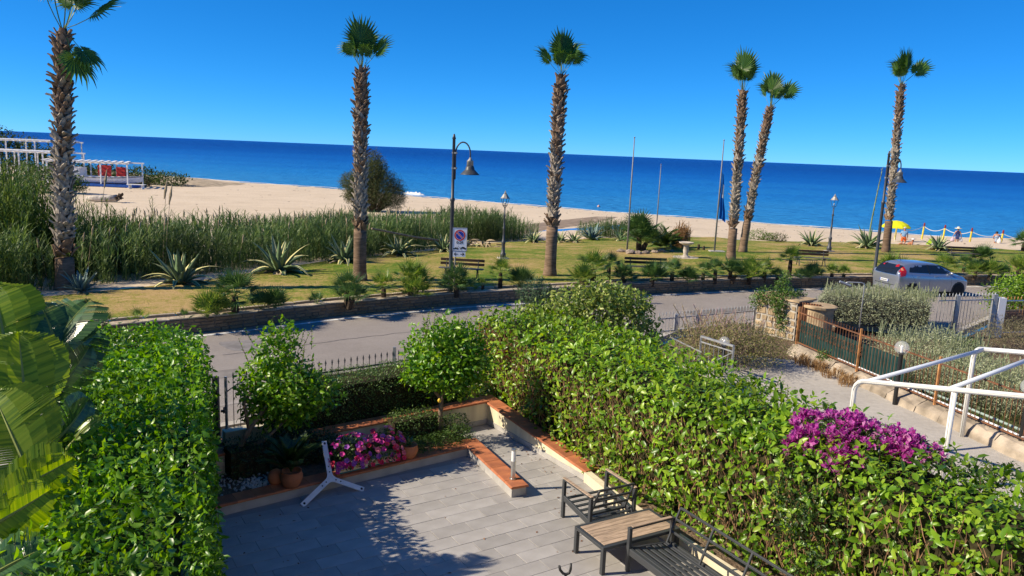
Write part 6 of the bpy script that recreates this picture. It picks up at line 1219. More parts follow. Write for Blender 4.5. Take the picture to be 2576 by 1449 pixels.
# rear screen, plate, badge, wiper, roof lamp, windscreen, headlights
rz_ = lambda z: roofx(0,z)-.012
def rearpanel(name, poly, m, off=0):
    V = [(rz_(z)-off, y, z+.004) for y,z in poly]; return ob(name, MB().add(V,[tuple(range(len(V)))]).mesh(name, m, False), car)
def rearcurve(name, y0, y1, z0, z1, m, off, tw=1):
    V = []; F = []; ny, nz2 = 9, 6
    for a in range(nz2):
        z = z0+(z1-z0)*a/(nz2-1); sh = 1-tw*.10*(a/(nz2-1))
        for b2 in range(ny): y = (y0+(y1-y0)*b2/(ny-1))*sh; V.append((roofx(0,z)-off+.05*(abs(y)/.75)**2.4, y, z))
    F = [(a*ny+b2,a*ny+b2+1,(a+1)*ny+b2+1,(a+1)*ny+b2) for a in range(nz2-1) for b2 in range(ny-1)]; return ob(name, MB().add(V,F).mesh(name, m, True), car)
rearcurve('rear_window',-.67,.67,.97,1.37,m_gl,.045); rearcurve('brake_lamp',-.14,.14,1.385,1.41,m_tail,.04)
ob('wiper', MB().bar((-2.045,.05,1.02),(-1.99,-.38,1.10),.012,.012).mesh('wiper', m_pt), car)
p_ = ob('number_plate', MB().box((-2.035,-.26,.60),(-2.02,.26,.71)).mesh('number_plate', m_plate), car); ob('plate_band', MB().box((-2.037,.22,.602),(-2.0355,.258,.708)).box((-2.037,-.258,.602),(-2.0355,-.22,.708)).mesh('plate_band', m_blu), p_)
pm = MB()
for q in range(7): y = .17-q*.055; pm.box((-2.037,y-.016,.625),(-2.0355,y+.016,.685 if q%2 else .68))
ob('plate_marks', pm.mesh('plate_marks', m_pt), p_)
ob('badge', MB().lathe([(.0,.0),(.045,.0),(.045,.012),(0,.014)],14,0,Matrix.Translation((-1.985,0,.90)) @ Matrix.Rotation(R(-90),4,'Y')).mesh('badge', m_rim), car)
ob('bumper_groove', MB().tube([(-1.90,-.80,.52),(-2.0,-.6,.50),(-2.015,0,.49),(-2.0,.6,.50),(-1.90,.80,.52)],.012,5).mesh('bumper_groove', m_pt), car)
ob('antenna', MB().tube([(-1.25,0,1.50),(-1.42,0,1.80)],[.01,.004],5).mesh('antenna', m_pt), car)
V = []; 
for a in range(7):
    x = .12+(1.06-.12)*a/6; zt = float(np.interp(x,SA[:,0],SA[:,4])); wv = float(np.interp(x,SA[:,0],SA[:,8]))+.03
    for b2 in range(9): q = -1+b2/4; V.append((x+.012, q*wv, zt+.022-.045*abs(q)**2.2))
ob('windscreen', MB().add(V,[(a*9+b2,a*9+b2+1,(a+1)*9+b2+1,(a+1)*9+b2) for a in range(6) for b2 in range(8)]).mesh('windscreen', m_gl, True), car)
for sd in (-1,1): sidepanel('headlight',[(1.62,.66),(1.90,.60),(1.88,.70),(1.50,.78)],sd,.012,m_glass)
# ---------------------------------------------------------------- neighbouring garden: gates, pillar, rusty fence
iron_fence('grey_gate', 'low grey gate of spear-topped bars behind the dry lavender', (4.836,24.581,0.120), (8.633,26.703,0.120), .60, 30, m_galv, (.17,.385,1.0), (.12,.82), cat='gate', postr=.06, posth=1.02)
t = thing('stone_pier', 'thick gate pier of pale rough stones with a creeper over its top', 'pier', (0,0,0)); pv = [Vector((8.50,26.2,0)),Vector((9.45,25.0,0)),Vector((10.2,25.6,0)),Vector((9.25,26.8,0))]
m_pst = mat('pier_stone', (.42,.31,.19), .9, .15, var=.35, scale=3, bump=.5, bscale=14); m_pm = mat('pier_mortar', (.46,.42,.36), .95, .1, var=.2, scale=6, bump=.3, bscale=30)
mb = MB(); mb.add([p+Vector((0,0,-.1)) for p in pv]+[p+Vector((0,0,1.27)) for p in pv],[(3,2,1,0),(4,5,6,7),(0,1,5,4),(1,2,6,5),(2,3,7,6),(3,0,4,7)]); ob('core', mb.mesh('core', m_pm), t)
for a, b_ in ((pv[0],pv[1]),(pv[1],pv[2]),(pv[3],pv[0])):
    d_ = (b_-a); L_ = d_.length; d_.normalize(); nn = Vector((d_.y,-d_.x,0)); z = 0
    while z < 1.18:
        hh = rnd.uniform(.18,.3); x = 0
        while x < L_-.06:
            w = min(rnd.uniform(.22,.5),L_-x); h2 = min(hh,1.27-z); j = lambda: rnd.uniform(0,.04); c_ = a+d_*x; q = [(j(),j()),(w-.03-j(),j()),(w-.03-j(),h2-.03-j()),(j(),h2-.03-j())]
            V = [c_+d_*u_+Vector((0,0,z+v_)) for u_,v_ in q]; mb = MB().add(V+[p+nn*.03 for p in [c_+d_*(u_*.9+.02)+Vector((0,0,z+v_*.9+.012)) for u_,v_ in q]],[(0,1,5,4),(1,2,6,5),(2,3,7,6),(3,0,4,7),(4,5,6,7)]); ob('stone', mb.mesh('stone', m_pst), t); x += w
        z += hh
ob('cap', MB().prism([(8.42,26.22),(9.46,24.9),(10.3,25.58),(9.26,26.9)],1.272,1.33).mesh('cap', m_pst), t)
pc_ = Vector((9.05,25.9,0)); m_ivy = leafmat('creeper_leaf', [(.03,.08,.012),(.06,.135,.02),(.10,.19,.03),(.16,.24,.05)], .4, .35, .25)
leafy_bush('creeper', 'green creeper hanging down the face of the stone gate pier', 'creeper', pc_, [(-.35,-.0,1.3,.4,.35,.3),(.15,-.3,1.35,.45,.35,.3),(-.02,-.55,.95,.28,.2,.42),(.06,-.62,.55,.22,.18,.35),(-.1,-.5,1.2,.3,.25,.3),(.15,0,1.65,.3,.3,.3),(.3,.1,1.95,.18,.18,.25),(.75,.3,1.35,.35,.3,.15),(-.55,.25,1.1,.3,.25,.3)], 3600, .085, m_ivy, m_twig, LEAF4, 60, shell=.4, trunkr=.008)
rp_ = Vector((10.175,24.983,1.220)); t = thing('round_pier', 'squat round stone pier with flat slab top and a shower pipe beside it', 'pier', (rp_.x,rp_.y,0)); ob('drum', MB().lathe([(.46,-.1),(.46,1.15)],20).mesh('drum', m_pst), t); ob('cap', MB().lathe([(.55,1.152),(.56,1.22),(.5,1.24),(0,1.245)],20).mesh('cap', m_pst), t)
t = thing('corrugated_sheet', 'rusty corrugated sheet standing behind the first bay of the rusty fence', 'metal sheet', (0,0,0)); a, b_ = Vector((9.529,24.979,1.100)), Vector((10.108,24.644,1.100)); a.z = b_.z = 0; d_ = (b_-a); L_ = d_.length; d_.normalize(); nn = Vector((d_.y,-d_.x,0)); V = []
for i in range(41): p = a+d_*(L_*i/40)+nn*.03*math.cos(i*math.pi/2.5); V += [p+Vector((0,0,.3)),p+Vector((0,0,1.3)),p-nn*.006+Vector((0,0,.3)),p-nn*.006+Vector((0,0,1.3))]
ob('sheet', MB().add(V,[f for i in range(40) for f in ((4*i,4*i+4,4*i+5,4*i+1),(4*i+6,4*i+2,4*i+3,4*i+7),(4*i+1,4*i+5,4*i+7,4*i+3))]).mesh('sheet', m_rust, True), t)
sh = Vector((11.503,24.846,1.250)); t = thing('shower_pipe', 'bent metal shower pipe rising beside the round pier, its flat head to the left', 'shower', (sh.x,sh.y,0)); ob('pipe', MB().tube([(0,0,-.1),(0,0,1.95),(-.02,0,2.02),(-.1,0,2.05),(-.55,0,2.05),(-.62,0,2.02)],.02,8).mesh('pipe', m_galv, True), t); ob('shower_head', MB().tube([(-.82,0,2.06),(-.45,0,1.93)],[.04,.05],8).mesh('shower_head', m_galv), t)
# kerb and rusty fence
fa, fb = Vector((8.885,23.273,0.300)), Vector((10.750,15.241,0.300)); fd = (fb-fa).normalized(); fb = fb+fd*4.5; nn = Vector((fd.y,-fd.x,0)); 
if nn.x > 0: nn = -nn
m_kerb = mat('kerb_stone', (.36,.30,.235), .95, .1, var=.4, scale=2.5, bump=.9, bscale=8)
t = thing('stone_kerb', 'crumbling pale stone kerb under the rusty fence along the path', 'kerb', (0,0,0)); x = 0; L_ = (fb-fa).length
while x < L_:
    w = rnd.uniform(.6,1.2); p, q = fa+fd*x, fa+fd*min(L_,x+w-.02); o1, o2 = rnd.uniform(.2,.27), rnd.uniform(.2,.27); z = lambda: rnd.uniform(.2,.3)
    V = []
    for pp_, o_ in ((p,o1),((p+q)/2,rnd.uniform(.2,.29)),(q,o2)): e = Vector((pp_.x,pp_.y,0)); V += [e-nn*.1+Vector((0,0,-.05)),e-nn*.1+Vector((0,0,.29)),e+nn*.1+Vector((0,0,z())),e+nn*o_+Vector((0,0,.14+rnd.uniform(-.04,.04))),e+nn*(o_+.06)+Vector((0,0,-.05))]
    ob('kerb_block', MB().add(V,[(i*5+j,i*5+5+j,i*5+6+j,i*5+1+j) for i in range(2) for j in range(4)]+[(4,3,2,1,0),(10,11,12,13,14)]).mesh('kerb_block', m_kerb), t); x += w
nbar = int(L_/.125); fe_ = iron_fence('rusty_fence', 'rusty iron fence of thin bars with scrolls, above the stone kerb by the path', fa, fb, 1.12, nbar, m_rust, [f_ for f_ in ((Vector(q_)-fa).dot(fd)/L_ for q_ in ((9.752,23.800,1.350),(10.481,20.673,1.350),(11.362,17.936,1.350))) if 0 < f_ < 1]+[0], (.05,.88), fin=False, postr=.026, posth=1.03, postm=m_rustl)
for i in range(16):
    c_ = fd*(.125*(i*1.5+1.2)); sc = MB()
    for sg, z0 in ((1,.62),(-1,.46)):
        sc.tube([c_+fd*(sg*.05*(1-.13*q)*math.cos(q*.85)+sg*.0)+Vector((0,0,z0+sg*.05*(1-.13*q)*math.sin(q*.85))) for q in range(7)],.007,4)
    sc.tube([c_+fd*.05+Vector((0,0,.62)),c_-fd*.05+Vector((0,0,.46))],.006,4); ob('scroll', sc.mesh('scroll', m_rust), fe_)
m_net = mat('shade_net', (.022,.06,.058), .9, .1, var=.35, scale=2); a, b_ = fa-nn*.06, fa+fd*4.6-nn*.06
nt = MB(); nt.bar(a+Vector((0,0,.39)),b_+Vector((0,0,.39)),.006,.72); tag(ob('shade_net', nt.mesh('shade_net', m_net)), 'dark green shade netting tied behind the rusty fence', 'netting')
mb = MB(); 
for k in range(2): o_ = -nn*(.05+.35*k)+Vector((0,0,.06-.0*k)); mb = MB().tube([fa+fd*(2.0+k)+o_,fa+fd*7+o_+Vector((0,0,.01)),fb+o_],.03,8); tag(ob('white_pipe', mb.mesh('white_pipe', m_sw if k == 0 else mat('grey_green_pipe', (.30,.38,.34), .5, .3))), ['white pipe lying along the foot of the rusty fence','grey-green pipe lying behind the white one in the weeds'][k], 'pipe')
# globe lamps
m_clear = bpy.data.materials.new('clear_globe'); m_clear.use_nodes = True; N, L = nodes_of(m_clear); b = N['Principled BSDF']; b.inputs['Base Color'].default_value = (.93,.95,.95,1); b.inputs['Roughness'].default_value = .05; tr_ = N.new('ShaderNodeBsdfTransparent'); mx = N.new('ShaderNodeMixShader'); mx.inputs[0].default_value = .2; L.new(tr_.outputs[0],mx.inputs[1]); L.new(b.outputs[0],mx.inputs[2]); L.new(mx.outputs[0],N['Material Output'].inputs[0])
def globe_lamp(loc, h, label, r_=.17):
    t = thing('globe_lamp', label, 'lamp', loc, 0, 'black lamps with clear globes'); ob('post', MB().lathe([(.05,-.1),(.05,h-r_*1.9),(.07,h-r_*1.85),(.07,h-r_*1.7)],12).mesh('post', m_blk), t)
    ob('bulb', MB().lathe([(.03,h-r_*1.7),(.03,h-r_*1.2),(.035,h-r_*.8),(0,h-r_*.6)],10).mesh('bulb', m_diff), t); ob('globe', MB().lathe([(r_*math.cos(a),h-r_+r_*math.sin(a)) for a in np.linspace(-1.2,1.5,14)]+[(0,h)],22).mesh('globe', m_clear, True), t)
globe_lamp((9.628,18.413,0.000), 1.62, 'black garden lamp with a clear globe standing by the kerb under the white rails'); globe_lamp((10.780,15.381,0.000), 1.62, 'black garden lamp with a clear globe cut by the right picture edge'); globe_lamp(Vector((5.797,20.268,0.950))-Vector((0,0,.95)), 1.12, 'black garden lamp with a clear globe half hidden in the dry lavender', .14)
# small metal handrail
t = thing('steel_handrail', 'thin grey metal handrail with bars beyond the tall hedge, by the dry lavender', 'handrail', (0,0,0)); r1, r2, r0 = Vector((5.270,20.699,1.000)), Vector((5.893,19.700,1.000)), Vector((4.775,22.367,0.550)); r3 = Vector((5.247,20.421,0.620))
dn = lambda p, z: Vector((p.x,p.y,z)); ob('top_rail', MB().bar(r1,r2,.06,.05).mesh('top_rail', m_galv), t); ob('rail', MB().bar(dn(r1,.85),dn(r2,.85),.025,.03).mesh('rail', m_galv), t); ob('rail', MB().bar(r0,r3,.025,.03).mesh('rail', m_galv), t); ob('brace', MB().bar(dn(r2,.84),dn(r1.lerp(r2,.3),.3),.02,.02).mesh('brace', m_galv), t)
for p in (r1,r2): ob('post', MB().bar(dn(p,-.05),dn(p,.99),.045,.045).mesh('post', m_galv), t)
for i in range(1,7): p = r1.lerp(r2,i/7); ob('bar', MB().bar(dn(p,.05),dn(p,.85),.014,.014).mesh('bar', m_galv), t)
for i in range(1,9): p = r0.lerp(r3,i/9); ob('bar', MB().bar(dn(p,.0),dn(p,p.z),.014,.014).mesh('bar', m_galv), t)
# white tubular frame above the path
m_wr = mat('white_rail', (.78,.77,.74), .35, .4); t = thing('railing_frame', 'white tubular railing frame with ribbed rails standing over the path', 'railing', (0,0,0))
A, A_e, B, B_e = Vector((7.065,15.145,1.500)), Vector((8.679,12.483,2.100)), Vector((10.090,16.284,2.000)), Vector((10.170,14.830,2.300)); dA, dB = (A_e-A), (B_e-B); A_e = A+dA*1.35; B_e = B+dB*2.6
def ribbed(name, pts, w=.10):
    o = ob(name, MB().tube(pts, w/2, 14).mesh(name, m_wr, True), t)
    for off in (.012,-.022):
        q = [Vector(p)+Vector((0,0,off)) for p in pts]; dd = (q[-1]-q[0]).normalized(); s_ = dd.cross(Vector((0,0,1)))
        s_ = s_.normalized() if s_.length > .3 else Vector((-.8,-.6,0)); 
        if s_.dot(CAM-q[0]) < 0: s_ = -s_
        sh_ = s_*(w/2-.0015); ob('groove', MB().tube([p+sh_ for p in q],.0045,4).mesh('groove', mat('groove_grey', (.32,.32,.33), .6, .2)), o)
    return o
def corner(P, dirn, foot):     # rounded corner from rail down to the post
    d_ = dirn.normalized(); return [Vector((P.x,P.y,foot)),P-Vector((0,0,.28)),P-Vector((0,0,.2)),P+d_*.03-Vector((0,0,.1)),P+d_*.09-Vector((0,0,.035)),P+d_*.18]
ca = corner(A,dA,-.05); cb = corner(B,dB,-.05)
ribbed('post', ca); ribbed('rail', [ca[-1],A+dA*.5,A_e]); A2 = A+dA*.635; ribbed('post', [Vector((A2.x,A2.y,-.05)),A2-Vector((0,0,.05))])
ribbed('post', cb); ribbed('rail', [cb[-1],B+dB*.5,B_e])
for p, q in ((A+dA*.08,B+dB*.22),(A+dA*.6,B+dB*1.35)): ob('cross_tube', MB().tube([p,q],.042,14).mesh('cross_tube', mat('pale_blue_tube', (.58,.62,.70), .4, .4), True), t)
# silver-leaved bushes and other shrubs over there
m_sil = leafmat('silver_leaf', [(.17,.205,.11),(.28,.32,.18),(.40,.43,.26),(.52,.54,.36)], .7, .15, .2)
NAR = (LEAF4[0]*np.array((.5,1,1)),LEAF4[1])
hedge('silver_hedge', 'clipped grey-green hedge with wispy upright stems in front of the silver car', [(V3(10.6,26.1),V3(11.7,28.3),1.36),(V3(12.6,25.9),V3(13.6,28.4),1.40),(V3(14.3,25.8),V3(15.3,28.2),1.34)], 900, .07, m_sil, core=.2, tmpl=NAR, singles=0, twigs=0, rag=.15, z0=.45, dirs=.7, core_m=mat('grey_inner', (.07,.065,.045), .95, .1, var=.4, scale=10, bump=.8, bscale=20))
def sprigs(name, label, boxes, n, h, m, seed_=0, leaf=.05, lean=.22):
    P = []; Hh = []
    for (x,y,z,rx,ry) in boxes:
        for _ in range(n): P.append((x+rnd.uniform(-rx,rx),y+rnd.uniform(-ry,ry),z)); Hh.append(h*rnd.uniform(.5,1.2))
    o = reed_bed(name, label, P, Hh, nl=14, ll=leaf, h=h, mat_=m, lean=lean, lo=.2); return o
sprigs('silver_sprigs', 'wispy pale stems standing above the grey-green hedge', [(13.3,27.2,1.25,1.9,1.0)], 230, .42, m_sil, leaf=.09)
def bush_px(name, label, p, s, hgt, n, m, lsize, tm=NAR, sp=0, flat=1.0):
    b0 = Vector(p); b0.z = 0; t = leafy_bush(name, label, 'shrub', b0, [(0,0,hgt*.5,s,s*flat,hgt*.5),(s*.5,.1,hgt*.42,s*.6,s*.6*flat,hgt*.4),(-s*.55,0,hgt*.45,s*.6,s*.6*flat,hgt*.42),(.1,-.2,hgt*.7,s*.5,s*.5,hgt*.32)], n, lsize, m, m_twig2, tm, 50, shell=.35, trunkr=.008)
    if sp: sprigs(name+'_stems', 'upright pale stems of the '+label, [(b0.x,b0.y,hgt*.55,s*.8,s*.7*flat)], sp, .6, m, leaf=.09)
bush_px('silver_bush', 'loose grey-green bush with tall shoots behind the middle of the rusty fence', (11.980,21.465,0.700), 1.6, 1.35, 8500, m_sil, .08, sp=110)
bush_px('silver_bush', 'grey-green bush behind the rusty fence under the upper white rail', (11.769,19.011,0.600), 1.6, 1.25, 8000, m_sil, .08, sp=60)
bush_px('silver_bush', 'grey-green bush behind the rusty fence at the right picture edge', (12.395,17.938,0.600), 1.5, 1.2, 6500, m_sil, .08, sp=40)
m_oli = leafmat('olive_leaf', [(.10,.10,.05),(.16,.155,.075),(.23,.21,.12),(.30,.25,.17)], .75, .15, .2)
bush_px('olive_bush', 'dull olive bush behind the white gate at the right picture edge', (16.496,24.770,0.500), 1.5, 1.15, 6000, m_oli, .075)
bush_px('bright_bush', 'bright glossy bush hanging over the road at the right picture edge', (20.258,30.137,0.900), 1.25, 2.0, 5000, m_hr, .11, LEAF)
bush_px('leafy_weed', 'small dark leafy shrub at the foot of the white gate', (14.645,24.319,0.200), .55, .5, 1500, m_gr, .07, LEAF4)
bush_px('fence_climber', 'green climber with pale buds at the foot of the rusty fence', (9.457,21.860,0.250), .45, .55, 1500, m_ivy, .07, LEAF4); bush_px('pier_foot_weed', 'dark weeds at the foot of the stone gate pier', (9.688,25.258,0.300), .35, .7, 1100, m_gr, .06, LEAF4)
m_lav = leafmat('dry_lavender', [(.10,.13,.04),(.17,.20,.06),(.28,.25,.11),(.40,.31,.22)], .85, .1, .2); m_lav2 = leafmat('dry_stem', [(.40,.33,.17),(.48,.40,.25),(.46,.34,.31),(.40,.28,.34)], .9, .1, .2)
lb_ = Vector((6.692,21.271,0.000)); bush_px('dry_lavender', 'sprawling half-dry lavender bush with pale stalks by the path', lb_+Vector((-.3,.3,0)), 1.65, 1.3, 11000, m_lav, .085, NAR)
sprigs('lavender_stalks', 'pale dry stalks with faded purple tips over the lavender bush', [(lb_.x-.7,lb_.y+.8,.45,.7,.6),(lb_.x-.2,lb_.y+.3,.35,.8,.5)], 70, .95, m_lav2, leaf=.16, lean=.5)
o = sprigs('dead_weeds', 'reddish dead weeds along the kerb', [(tuple(fa+fd*q+nn*.45)[0],tuple(fa+fd*q+nn*.45)[1],-.02,.3,.3) for q in (1.2,1.8,2.5,3.2)], 40, .22, m_dryg, leaf=.14)
# white gate and fence at the right edge
iron_fence('white_gate', 'tall pale gate of spear-topped bars between white posts by the road', (14.75,26.2,.02), (17.15,26.95,.02), 1.45, 17, m_galv, (.33,1.0), (.1,.9), cat='gate', postr=.07, posth=1.03)
iron_fence('rust_streaked_fence', 'white and rust-streaked fence with a slanting top rail at the right edge', (17.4,27.0,.02), (21.8,28.2,.02), 1.3, 30, m_rustl, (.0,.5,1.0), (.08,.97), fin=True, railm=m_sw, postr=.13, posth=1.06, postm=m_sw)
m_brick = mat('brick', (.34,.20,.13), .9, .1, var=.3, scale=4); wlo = thing('brick_wall', 'low brick wall inside the white gate', 'wall', (0,0,0)); a, b_ = Vector((17.9,28.0,0)), Vector((21.2,28.9,0)); d_ = (b_-a).normalized(); ob('core', MB().bar(a+Vector((0,0,.35)),b_+Vector((0,0,.35)),.1,.8).mesh('core', m_mortar), wlo)
bm_ = MB().box((-.12,-.02,-.03),(.12,.03,.03)).mesh('brick', m_brick); n2 = Vector((d_.y,-d_.x,0))
for r_ in range(9):
    for i in range(12): p = a+d_*(.14+i*.265+(.13 if r_%2 else 0))+n2*.05+Vector((0,0,.0+r_*.082)); ob('brick', bm_, wlo, Matrix(((d_.x,-d_.y,0,p.x),(d_.y,d_.x,0,p.y),(0,0,1,p.z),(0,0,0,1))))

P = []; 
for _ in range(5200): q = rnd.uniform(1.5,9); o_ = rnd.uniform(.1,2.6); e = fa+fd*q-nn*o_; P.append((e.x,e.y,-.03))
P = np.array(P); k = len(P); Y = np.tile(np.array((0,0,1.)),(k,1))+rng.normal(size=(k,3))*.35; V, F = scatter(BL[0],BL[1],frames(Y,sphere_dirs(k)),rng.uniform(.12,.38,k),P)
o = ob('fence_weeds', npmesh('fence_weeds', V, F, leafmat('weed_blade', [(.04,.09,.02),(.08,.15,.03),(.15,.20,.06),(.28,.25,.12)], .8, .1, .25)), kind='stuff'); o['label'] = 'rough green weeds growing behind the rusty fence'

# ---------------------------------------------------------------- beach café at the far left: pergolas, boat, log
m_wp = mat('white_paint', (.76,.76,.75), .6, .3, var=.1, scale=3); m_bblue = mat('boat_blue', (.02,.10,.42), .5, .3, var=.2, scale=3); m_redp = mat('red_paint', (.50,.035,.03), .5, .3, var=.2, scale=3)
def pergola(label, x0, x1, y0, y1, z0, h, nx_, nsl, skew=0, roofed=False):
    t = thing('pergola', label, 'pergola', (x0,y0,z0)); W_, D_ = x1-x0, y1-y0
    for i in range(nx_+1):
        for j in (0,1): ob('post', MB().box((-.08,-.08,-.3),(.08,.08,h)).mesh('post', m_wp), t, Matrix.Translation((W_*i/nx_,D_*j,0)))
    for j in (0,1): ob('beam', MB().box((-.3,D_*j-.06,h),(W_+.3,D_*j+.06,h+.2)).mesh('beam', m_wp), t)
    for i in range(nsl): x = -.2+(W_+.2)*i/(nsl-1); ob('roof_slat', MB().bar((x,-.6,h+.24),(x+skew,D_+.6,h+.30),.7 if roofed else .42,.07).mesh('roof_slat', m_wp), t)
    return t
pp_ = Vector((-55.623,110.755,-1.450))
pergola('open white pergola over the white boat on the beach, at its right end', pp_.x-11.5, pp_.x, pp_.y, pp_.y+4.5, -1.5, 3.25, 3, 13, -2.2)
pergola('second white slatted pergola farther left, partly behind canes and shrubs', -76, -65.5, 113, 117.5, -1.4, 4.2, 3, 10, -2.0, True)
pergola('white flat-roofed pergola highest and farthest left behind the others', -84, -70.5, 121, 126, -1.3, 5.6, 3, 14, -1.0, True)
t = thing('beach_kiosk', 'small white boarded cabin behind the boat under the pergola', 'cabin', (pp_.x-9.6,pp_.y+1.2,-1.5))
for i in range(12): ob('board', MB().box((i*.17,0,0),(i*.17+.155,.08,2.6)).mesh('board', m_wp), t)
ob('body', MB().box((-.05,.09,0),(2.1,1.9,2.55)).mesh('body', m_wp), t)
bo_ = Vector((-59.559,110.966,-1.450)); t = thing('wooden_boat', 'white wooden boat with a blue base drawn up under the pergola', 'boat', (bo_.x,bo_.y+1.2,-1.5))
S_ = []; 
for q in np.linspace(-1,1,15):
    w = 1.25*(1-abs(q)**2.6)*(1 if q < 0 else 1-.25*q)+.03; zt = 1.35+.35*max(0,q)**2+.15*max(0,-q)**2; zb = .35+.35*max(0,q)**3; xx = q*5+.5*max(0,q)**2
    S_.append([(xx-(.5 if q > .7 else 0),0,zb),(xx-.1,-w*.6,zb+.15),(xx,-w*.95,zb+.55),(xx,-w,zt),(xx,-w*.9,zt),(xx,-w*.85,zt-.25),(xx,w*.85,zt-.25),(xx,w*.9,zt),(xx,w,zt),(xx,w*.95,zb+.55),(xx-.1,w*.6,zb+.15)])
mb = MB(); mb.add([p for s in S_ for p in s],[(i*11+j,(i+1)*11+j,(i+1)*11+(j+1)%11,i*11+(j+1)%11) for i in range(14) for j in range(11)]); ob('hull', mb.mesh('hull', m_wp, False), t)
ob('gunwale', MB().tube([(s[3][0],s[3][1]-.02,s[3][2]-.12) for s in S_],.045,5).mesh('gunwale', m_bolt), t); ob('base', MB().box((-5,-1.5,0),(4.6,1.3,.36)).mesh('base', m_bblue), t)
for x in (-2.5,-.5,1.5,3.0): ob('thwart', MB().box((x-.12,-1.0,1.2),(x+.12,1.0,1.26)).mesh('thwart', m_wp), t)
for k, (dx, w, lb) in enumerate([(-5.6,1.9,'larger red board with crossed diagonal battens leaning behind the white boat'),(-2.9,1.35,'smaller red slatted crate standing behind the white boat')]):
    t = thing('red_board', lb, 'board', (pp_.x+dx,pp_.y+2.6,-.55)); ob('panel', MB().box((0,-.03,0),(w,.12,2.0-.2*k)).mesh('panel', m_redp), t)
    if k == 0:
        for a, b_ in (((.1,.2),(w-.1,1.8)),((.1,1.8),(w-.1,.2))): ob('batten', MB().bar((a[0],-.06,a[1]),(b_[0],-.06,b_[1]),.10,.05,0,(0,1,0)).mesh('batten', mat('red_light', (.62,.08,.06), .5, .3)), t)
    else:
        for i in range(5): ob('slat', MB().box((.05,-.08,.15+i*.34),(w-.05,-.03,.37+i*.34)).mesh('slat', m_redp), t)
lo_ = Vector((-45.706,83.778,-1.380)); m_drift = mat('driftwood', (.46,.41,.35), .9, .1, var=.4, scale=3, bump=.6, bscale=9); t = thing('driftwood_log', 'bleached driftwood log with a dark root end lying on the beach', 'log', lo_)
ob('log', MB().tube([(-.9,0,.3),(.2,0,.34),(1.4,.05,.38),(2.3,.1,.45)],[.24,.33,.34,.4],10).mesh('log', m_drift, True), t); rb = MB()
for q in range(12): a = rnd.uniform(0,6.28); e_ = Vector((rnd.uniform(.2,.8),math.cos(a)*.75,.15+abs(math.sin(a))*.8)); rb.tube([(2.2,.1,.42),Vector((2.3,.1,.42)).lerp(Vector((2.4,.1,.2))+e_,.5),Vector((2.2,.1,.1))+e_],[.2,.13,.05],6)
ob('roots', rb.mesh('roots', mat('dark_root', (.09,.065,.045), .95, .1, var=.4, scale=5)), t)
wt = Vector((-53.535,108.934,-1.450)); t = thing('beach_table', 'low white table on the sand right of the boat', 'table', (wt.x,wt.y,wt.z-.05)); ob('top', MB().box((-1.2,-.4,.55),(1.2,.5,.63)).mesh('top', m_wp), t)
for x in (-.9,.9): ob('leg', MB().box((x-.06,-.3,-.1),(x+.06,.4,.55)).mesh('leg', m_wp), t)
for (x, y, s, lb) in [(310,446,.8,'larger pale boulder beside the right pergola post'),(330,440,.6,'smaller pale boulder on the dune edge by the right pergola post')]:
    p = Vector((-67.154,132.245,-1.200)) if x == 310 else Vector((-68.985,138.688,-1.200)); tag(ob('boulder', rocks[1 if x == 310 else 2], None, Matrix.Translation(p-Vector((0,0,.2))) @ Matrix.Diagonal((1.3*s,1.0*s,1.3*s,1))), lb, 'boulder').data
m_dune = leafmat('dune_shrub', [(.03,.06,.015),(.06,.10,.025),(.10,.15,.04)], .6, .2, .2, patch=.3)
def dune(name, label, p, lobes, n, ls, m=None): leafy_bush(name, label, 'shrub', p, lobes, n, ls, m or m_dune, m_twig, LEAF4, 30, shell=.4, trunkr=.04)
dune('dune_shrub', 'row of low dark shrubs on the dune behind the boat', Vector((-60,122,-1.7)), [(-5,0,1.4,4,2,1.6),(1,0,1.3,4,2,1.5),(6,-1,1.0,3,1.5,1.3),(-10,0,1.6,4,2,1.7)], 4200, .45)
dune('dune_shrub', 'dark bushy shrub in front of the second pergola, left of the boat', Vector((-57.173,94.201,-1.300)), [(0,0,1.5,2.4,2,1.7),(2.2,.3,1.3,1.7,1.5,1.4),(-2.2,0,1.8,2,1.6,1.9),(3.5,.5,.9,1.2,1,1.0)], 5000, .3, m_gr)
dune('feathery_dune_tree', 'clump of feathery trees at the far left on the horizon', Vector((-92,131,-1.5)), [(0,0,5.0,4,3,4.6),(5,0,4.2,3,2.5,3.6),(9.5,0,3.4,2.6,2,3.0),(13,0,2.9,2,2,2.2),(-5,0,6,4,3,4.5)], 7000, .6)
dune('dune_grass_mound', 'green shrub on the low dune by the right pergola post', Vector((pp_.x+.5,pp_.y+6,-1.6)), [(-1.5,0,.9,1.8,1.2,1.0),(-4.5,.3,1.0,2,1.2,1.1)], 1500, .3)
m_dsand = mat('dune_sand', (.40,.32,.22), .95, .1, var=.35, scale=1.2, bump=.8, bscale=3)
vs = []; fs = []; n_ = 30
for i in range(n_+1):
    x = -110+i*(110-48)/n_; y = ip(SHORE,x)-1.5; tp_ = math.sin(math.pi*i/n_)**.5
    for j in range(7): q = j/6; vs.append((x,y-24+22*q,-1.75+tp_*(.9*math.sin(math.pi*q)**.8)+rnd.uniform(-.05,.09)))
fs = [(i*7+j,(i+1)*7+j,(i+1)*7+j+1,i*7+j+1) for i in range(n_) for j in range(6)]
struct('dune', MB().add(vs,fs).mesh('dune', m_dsand, True))
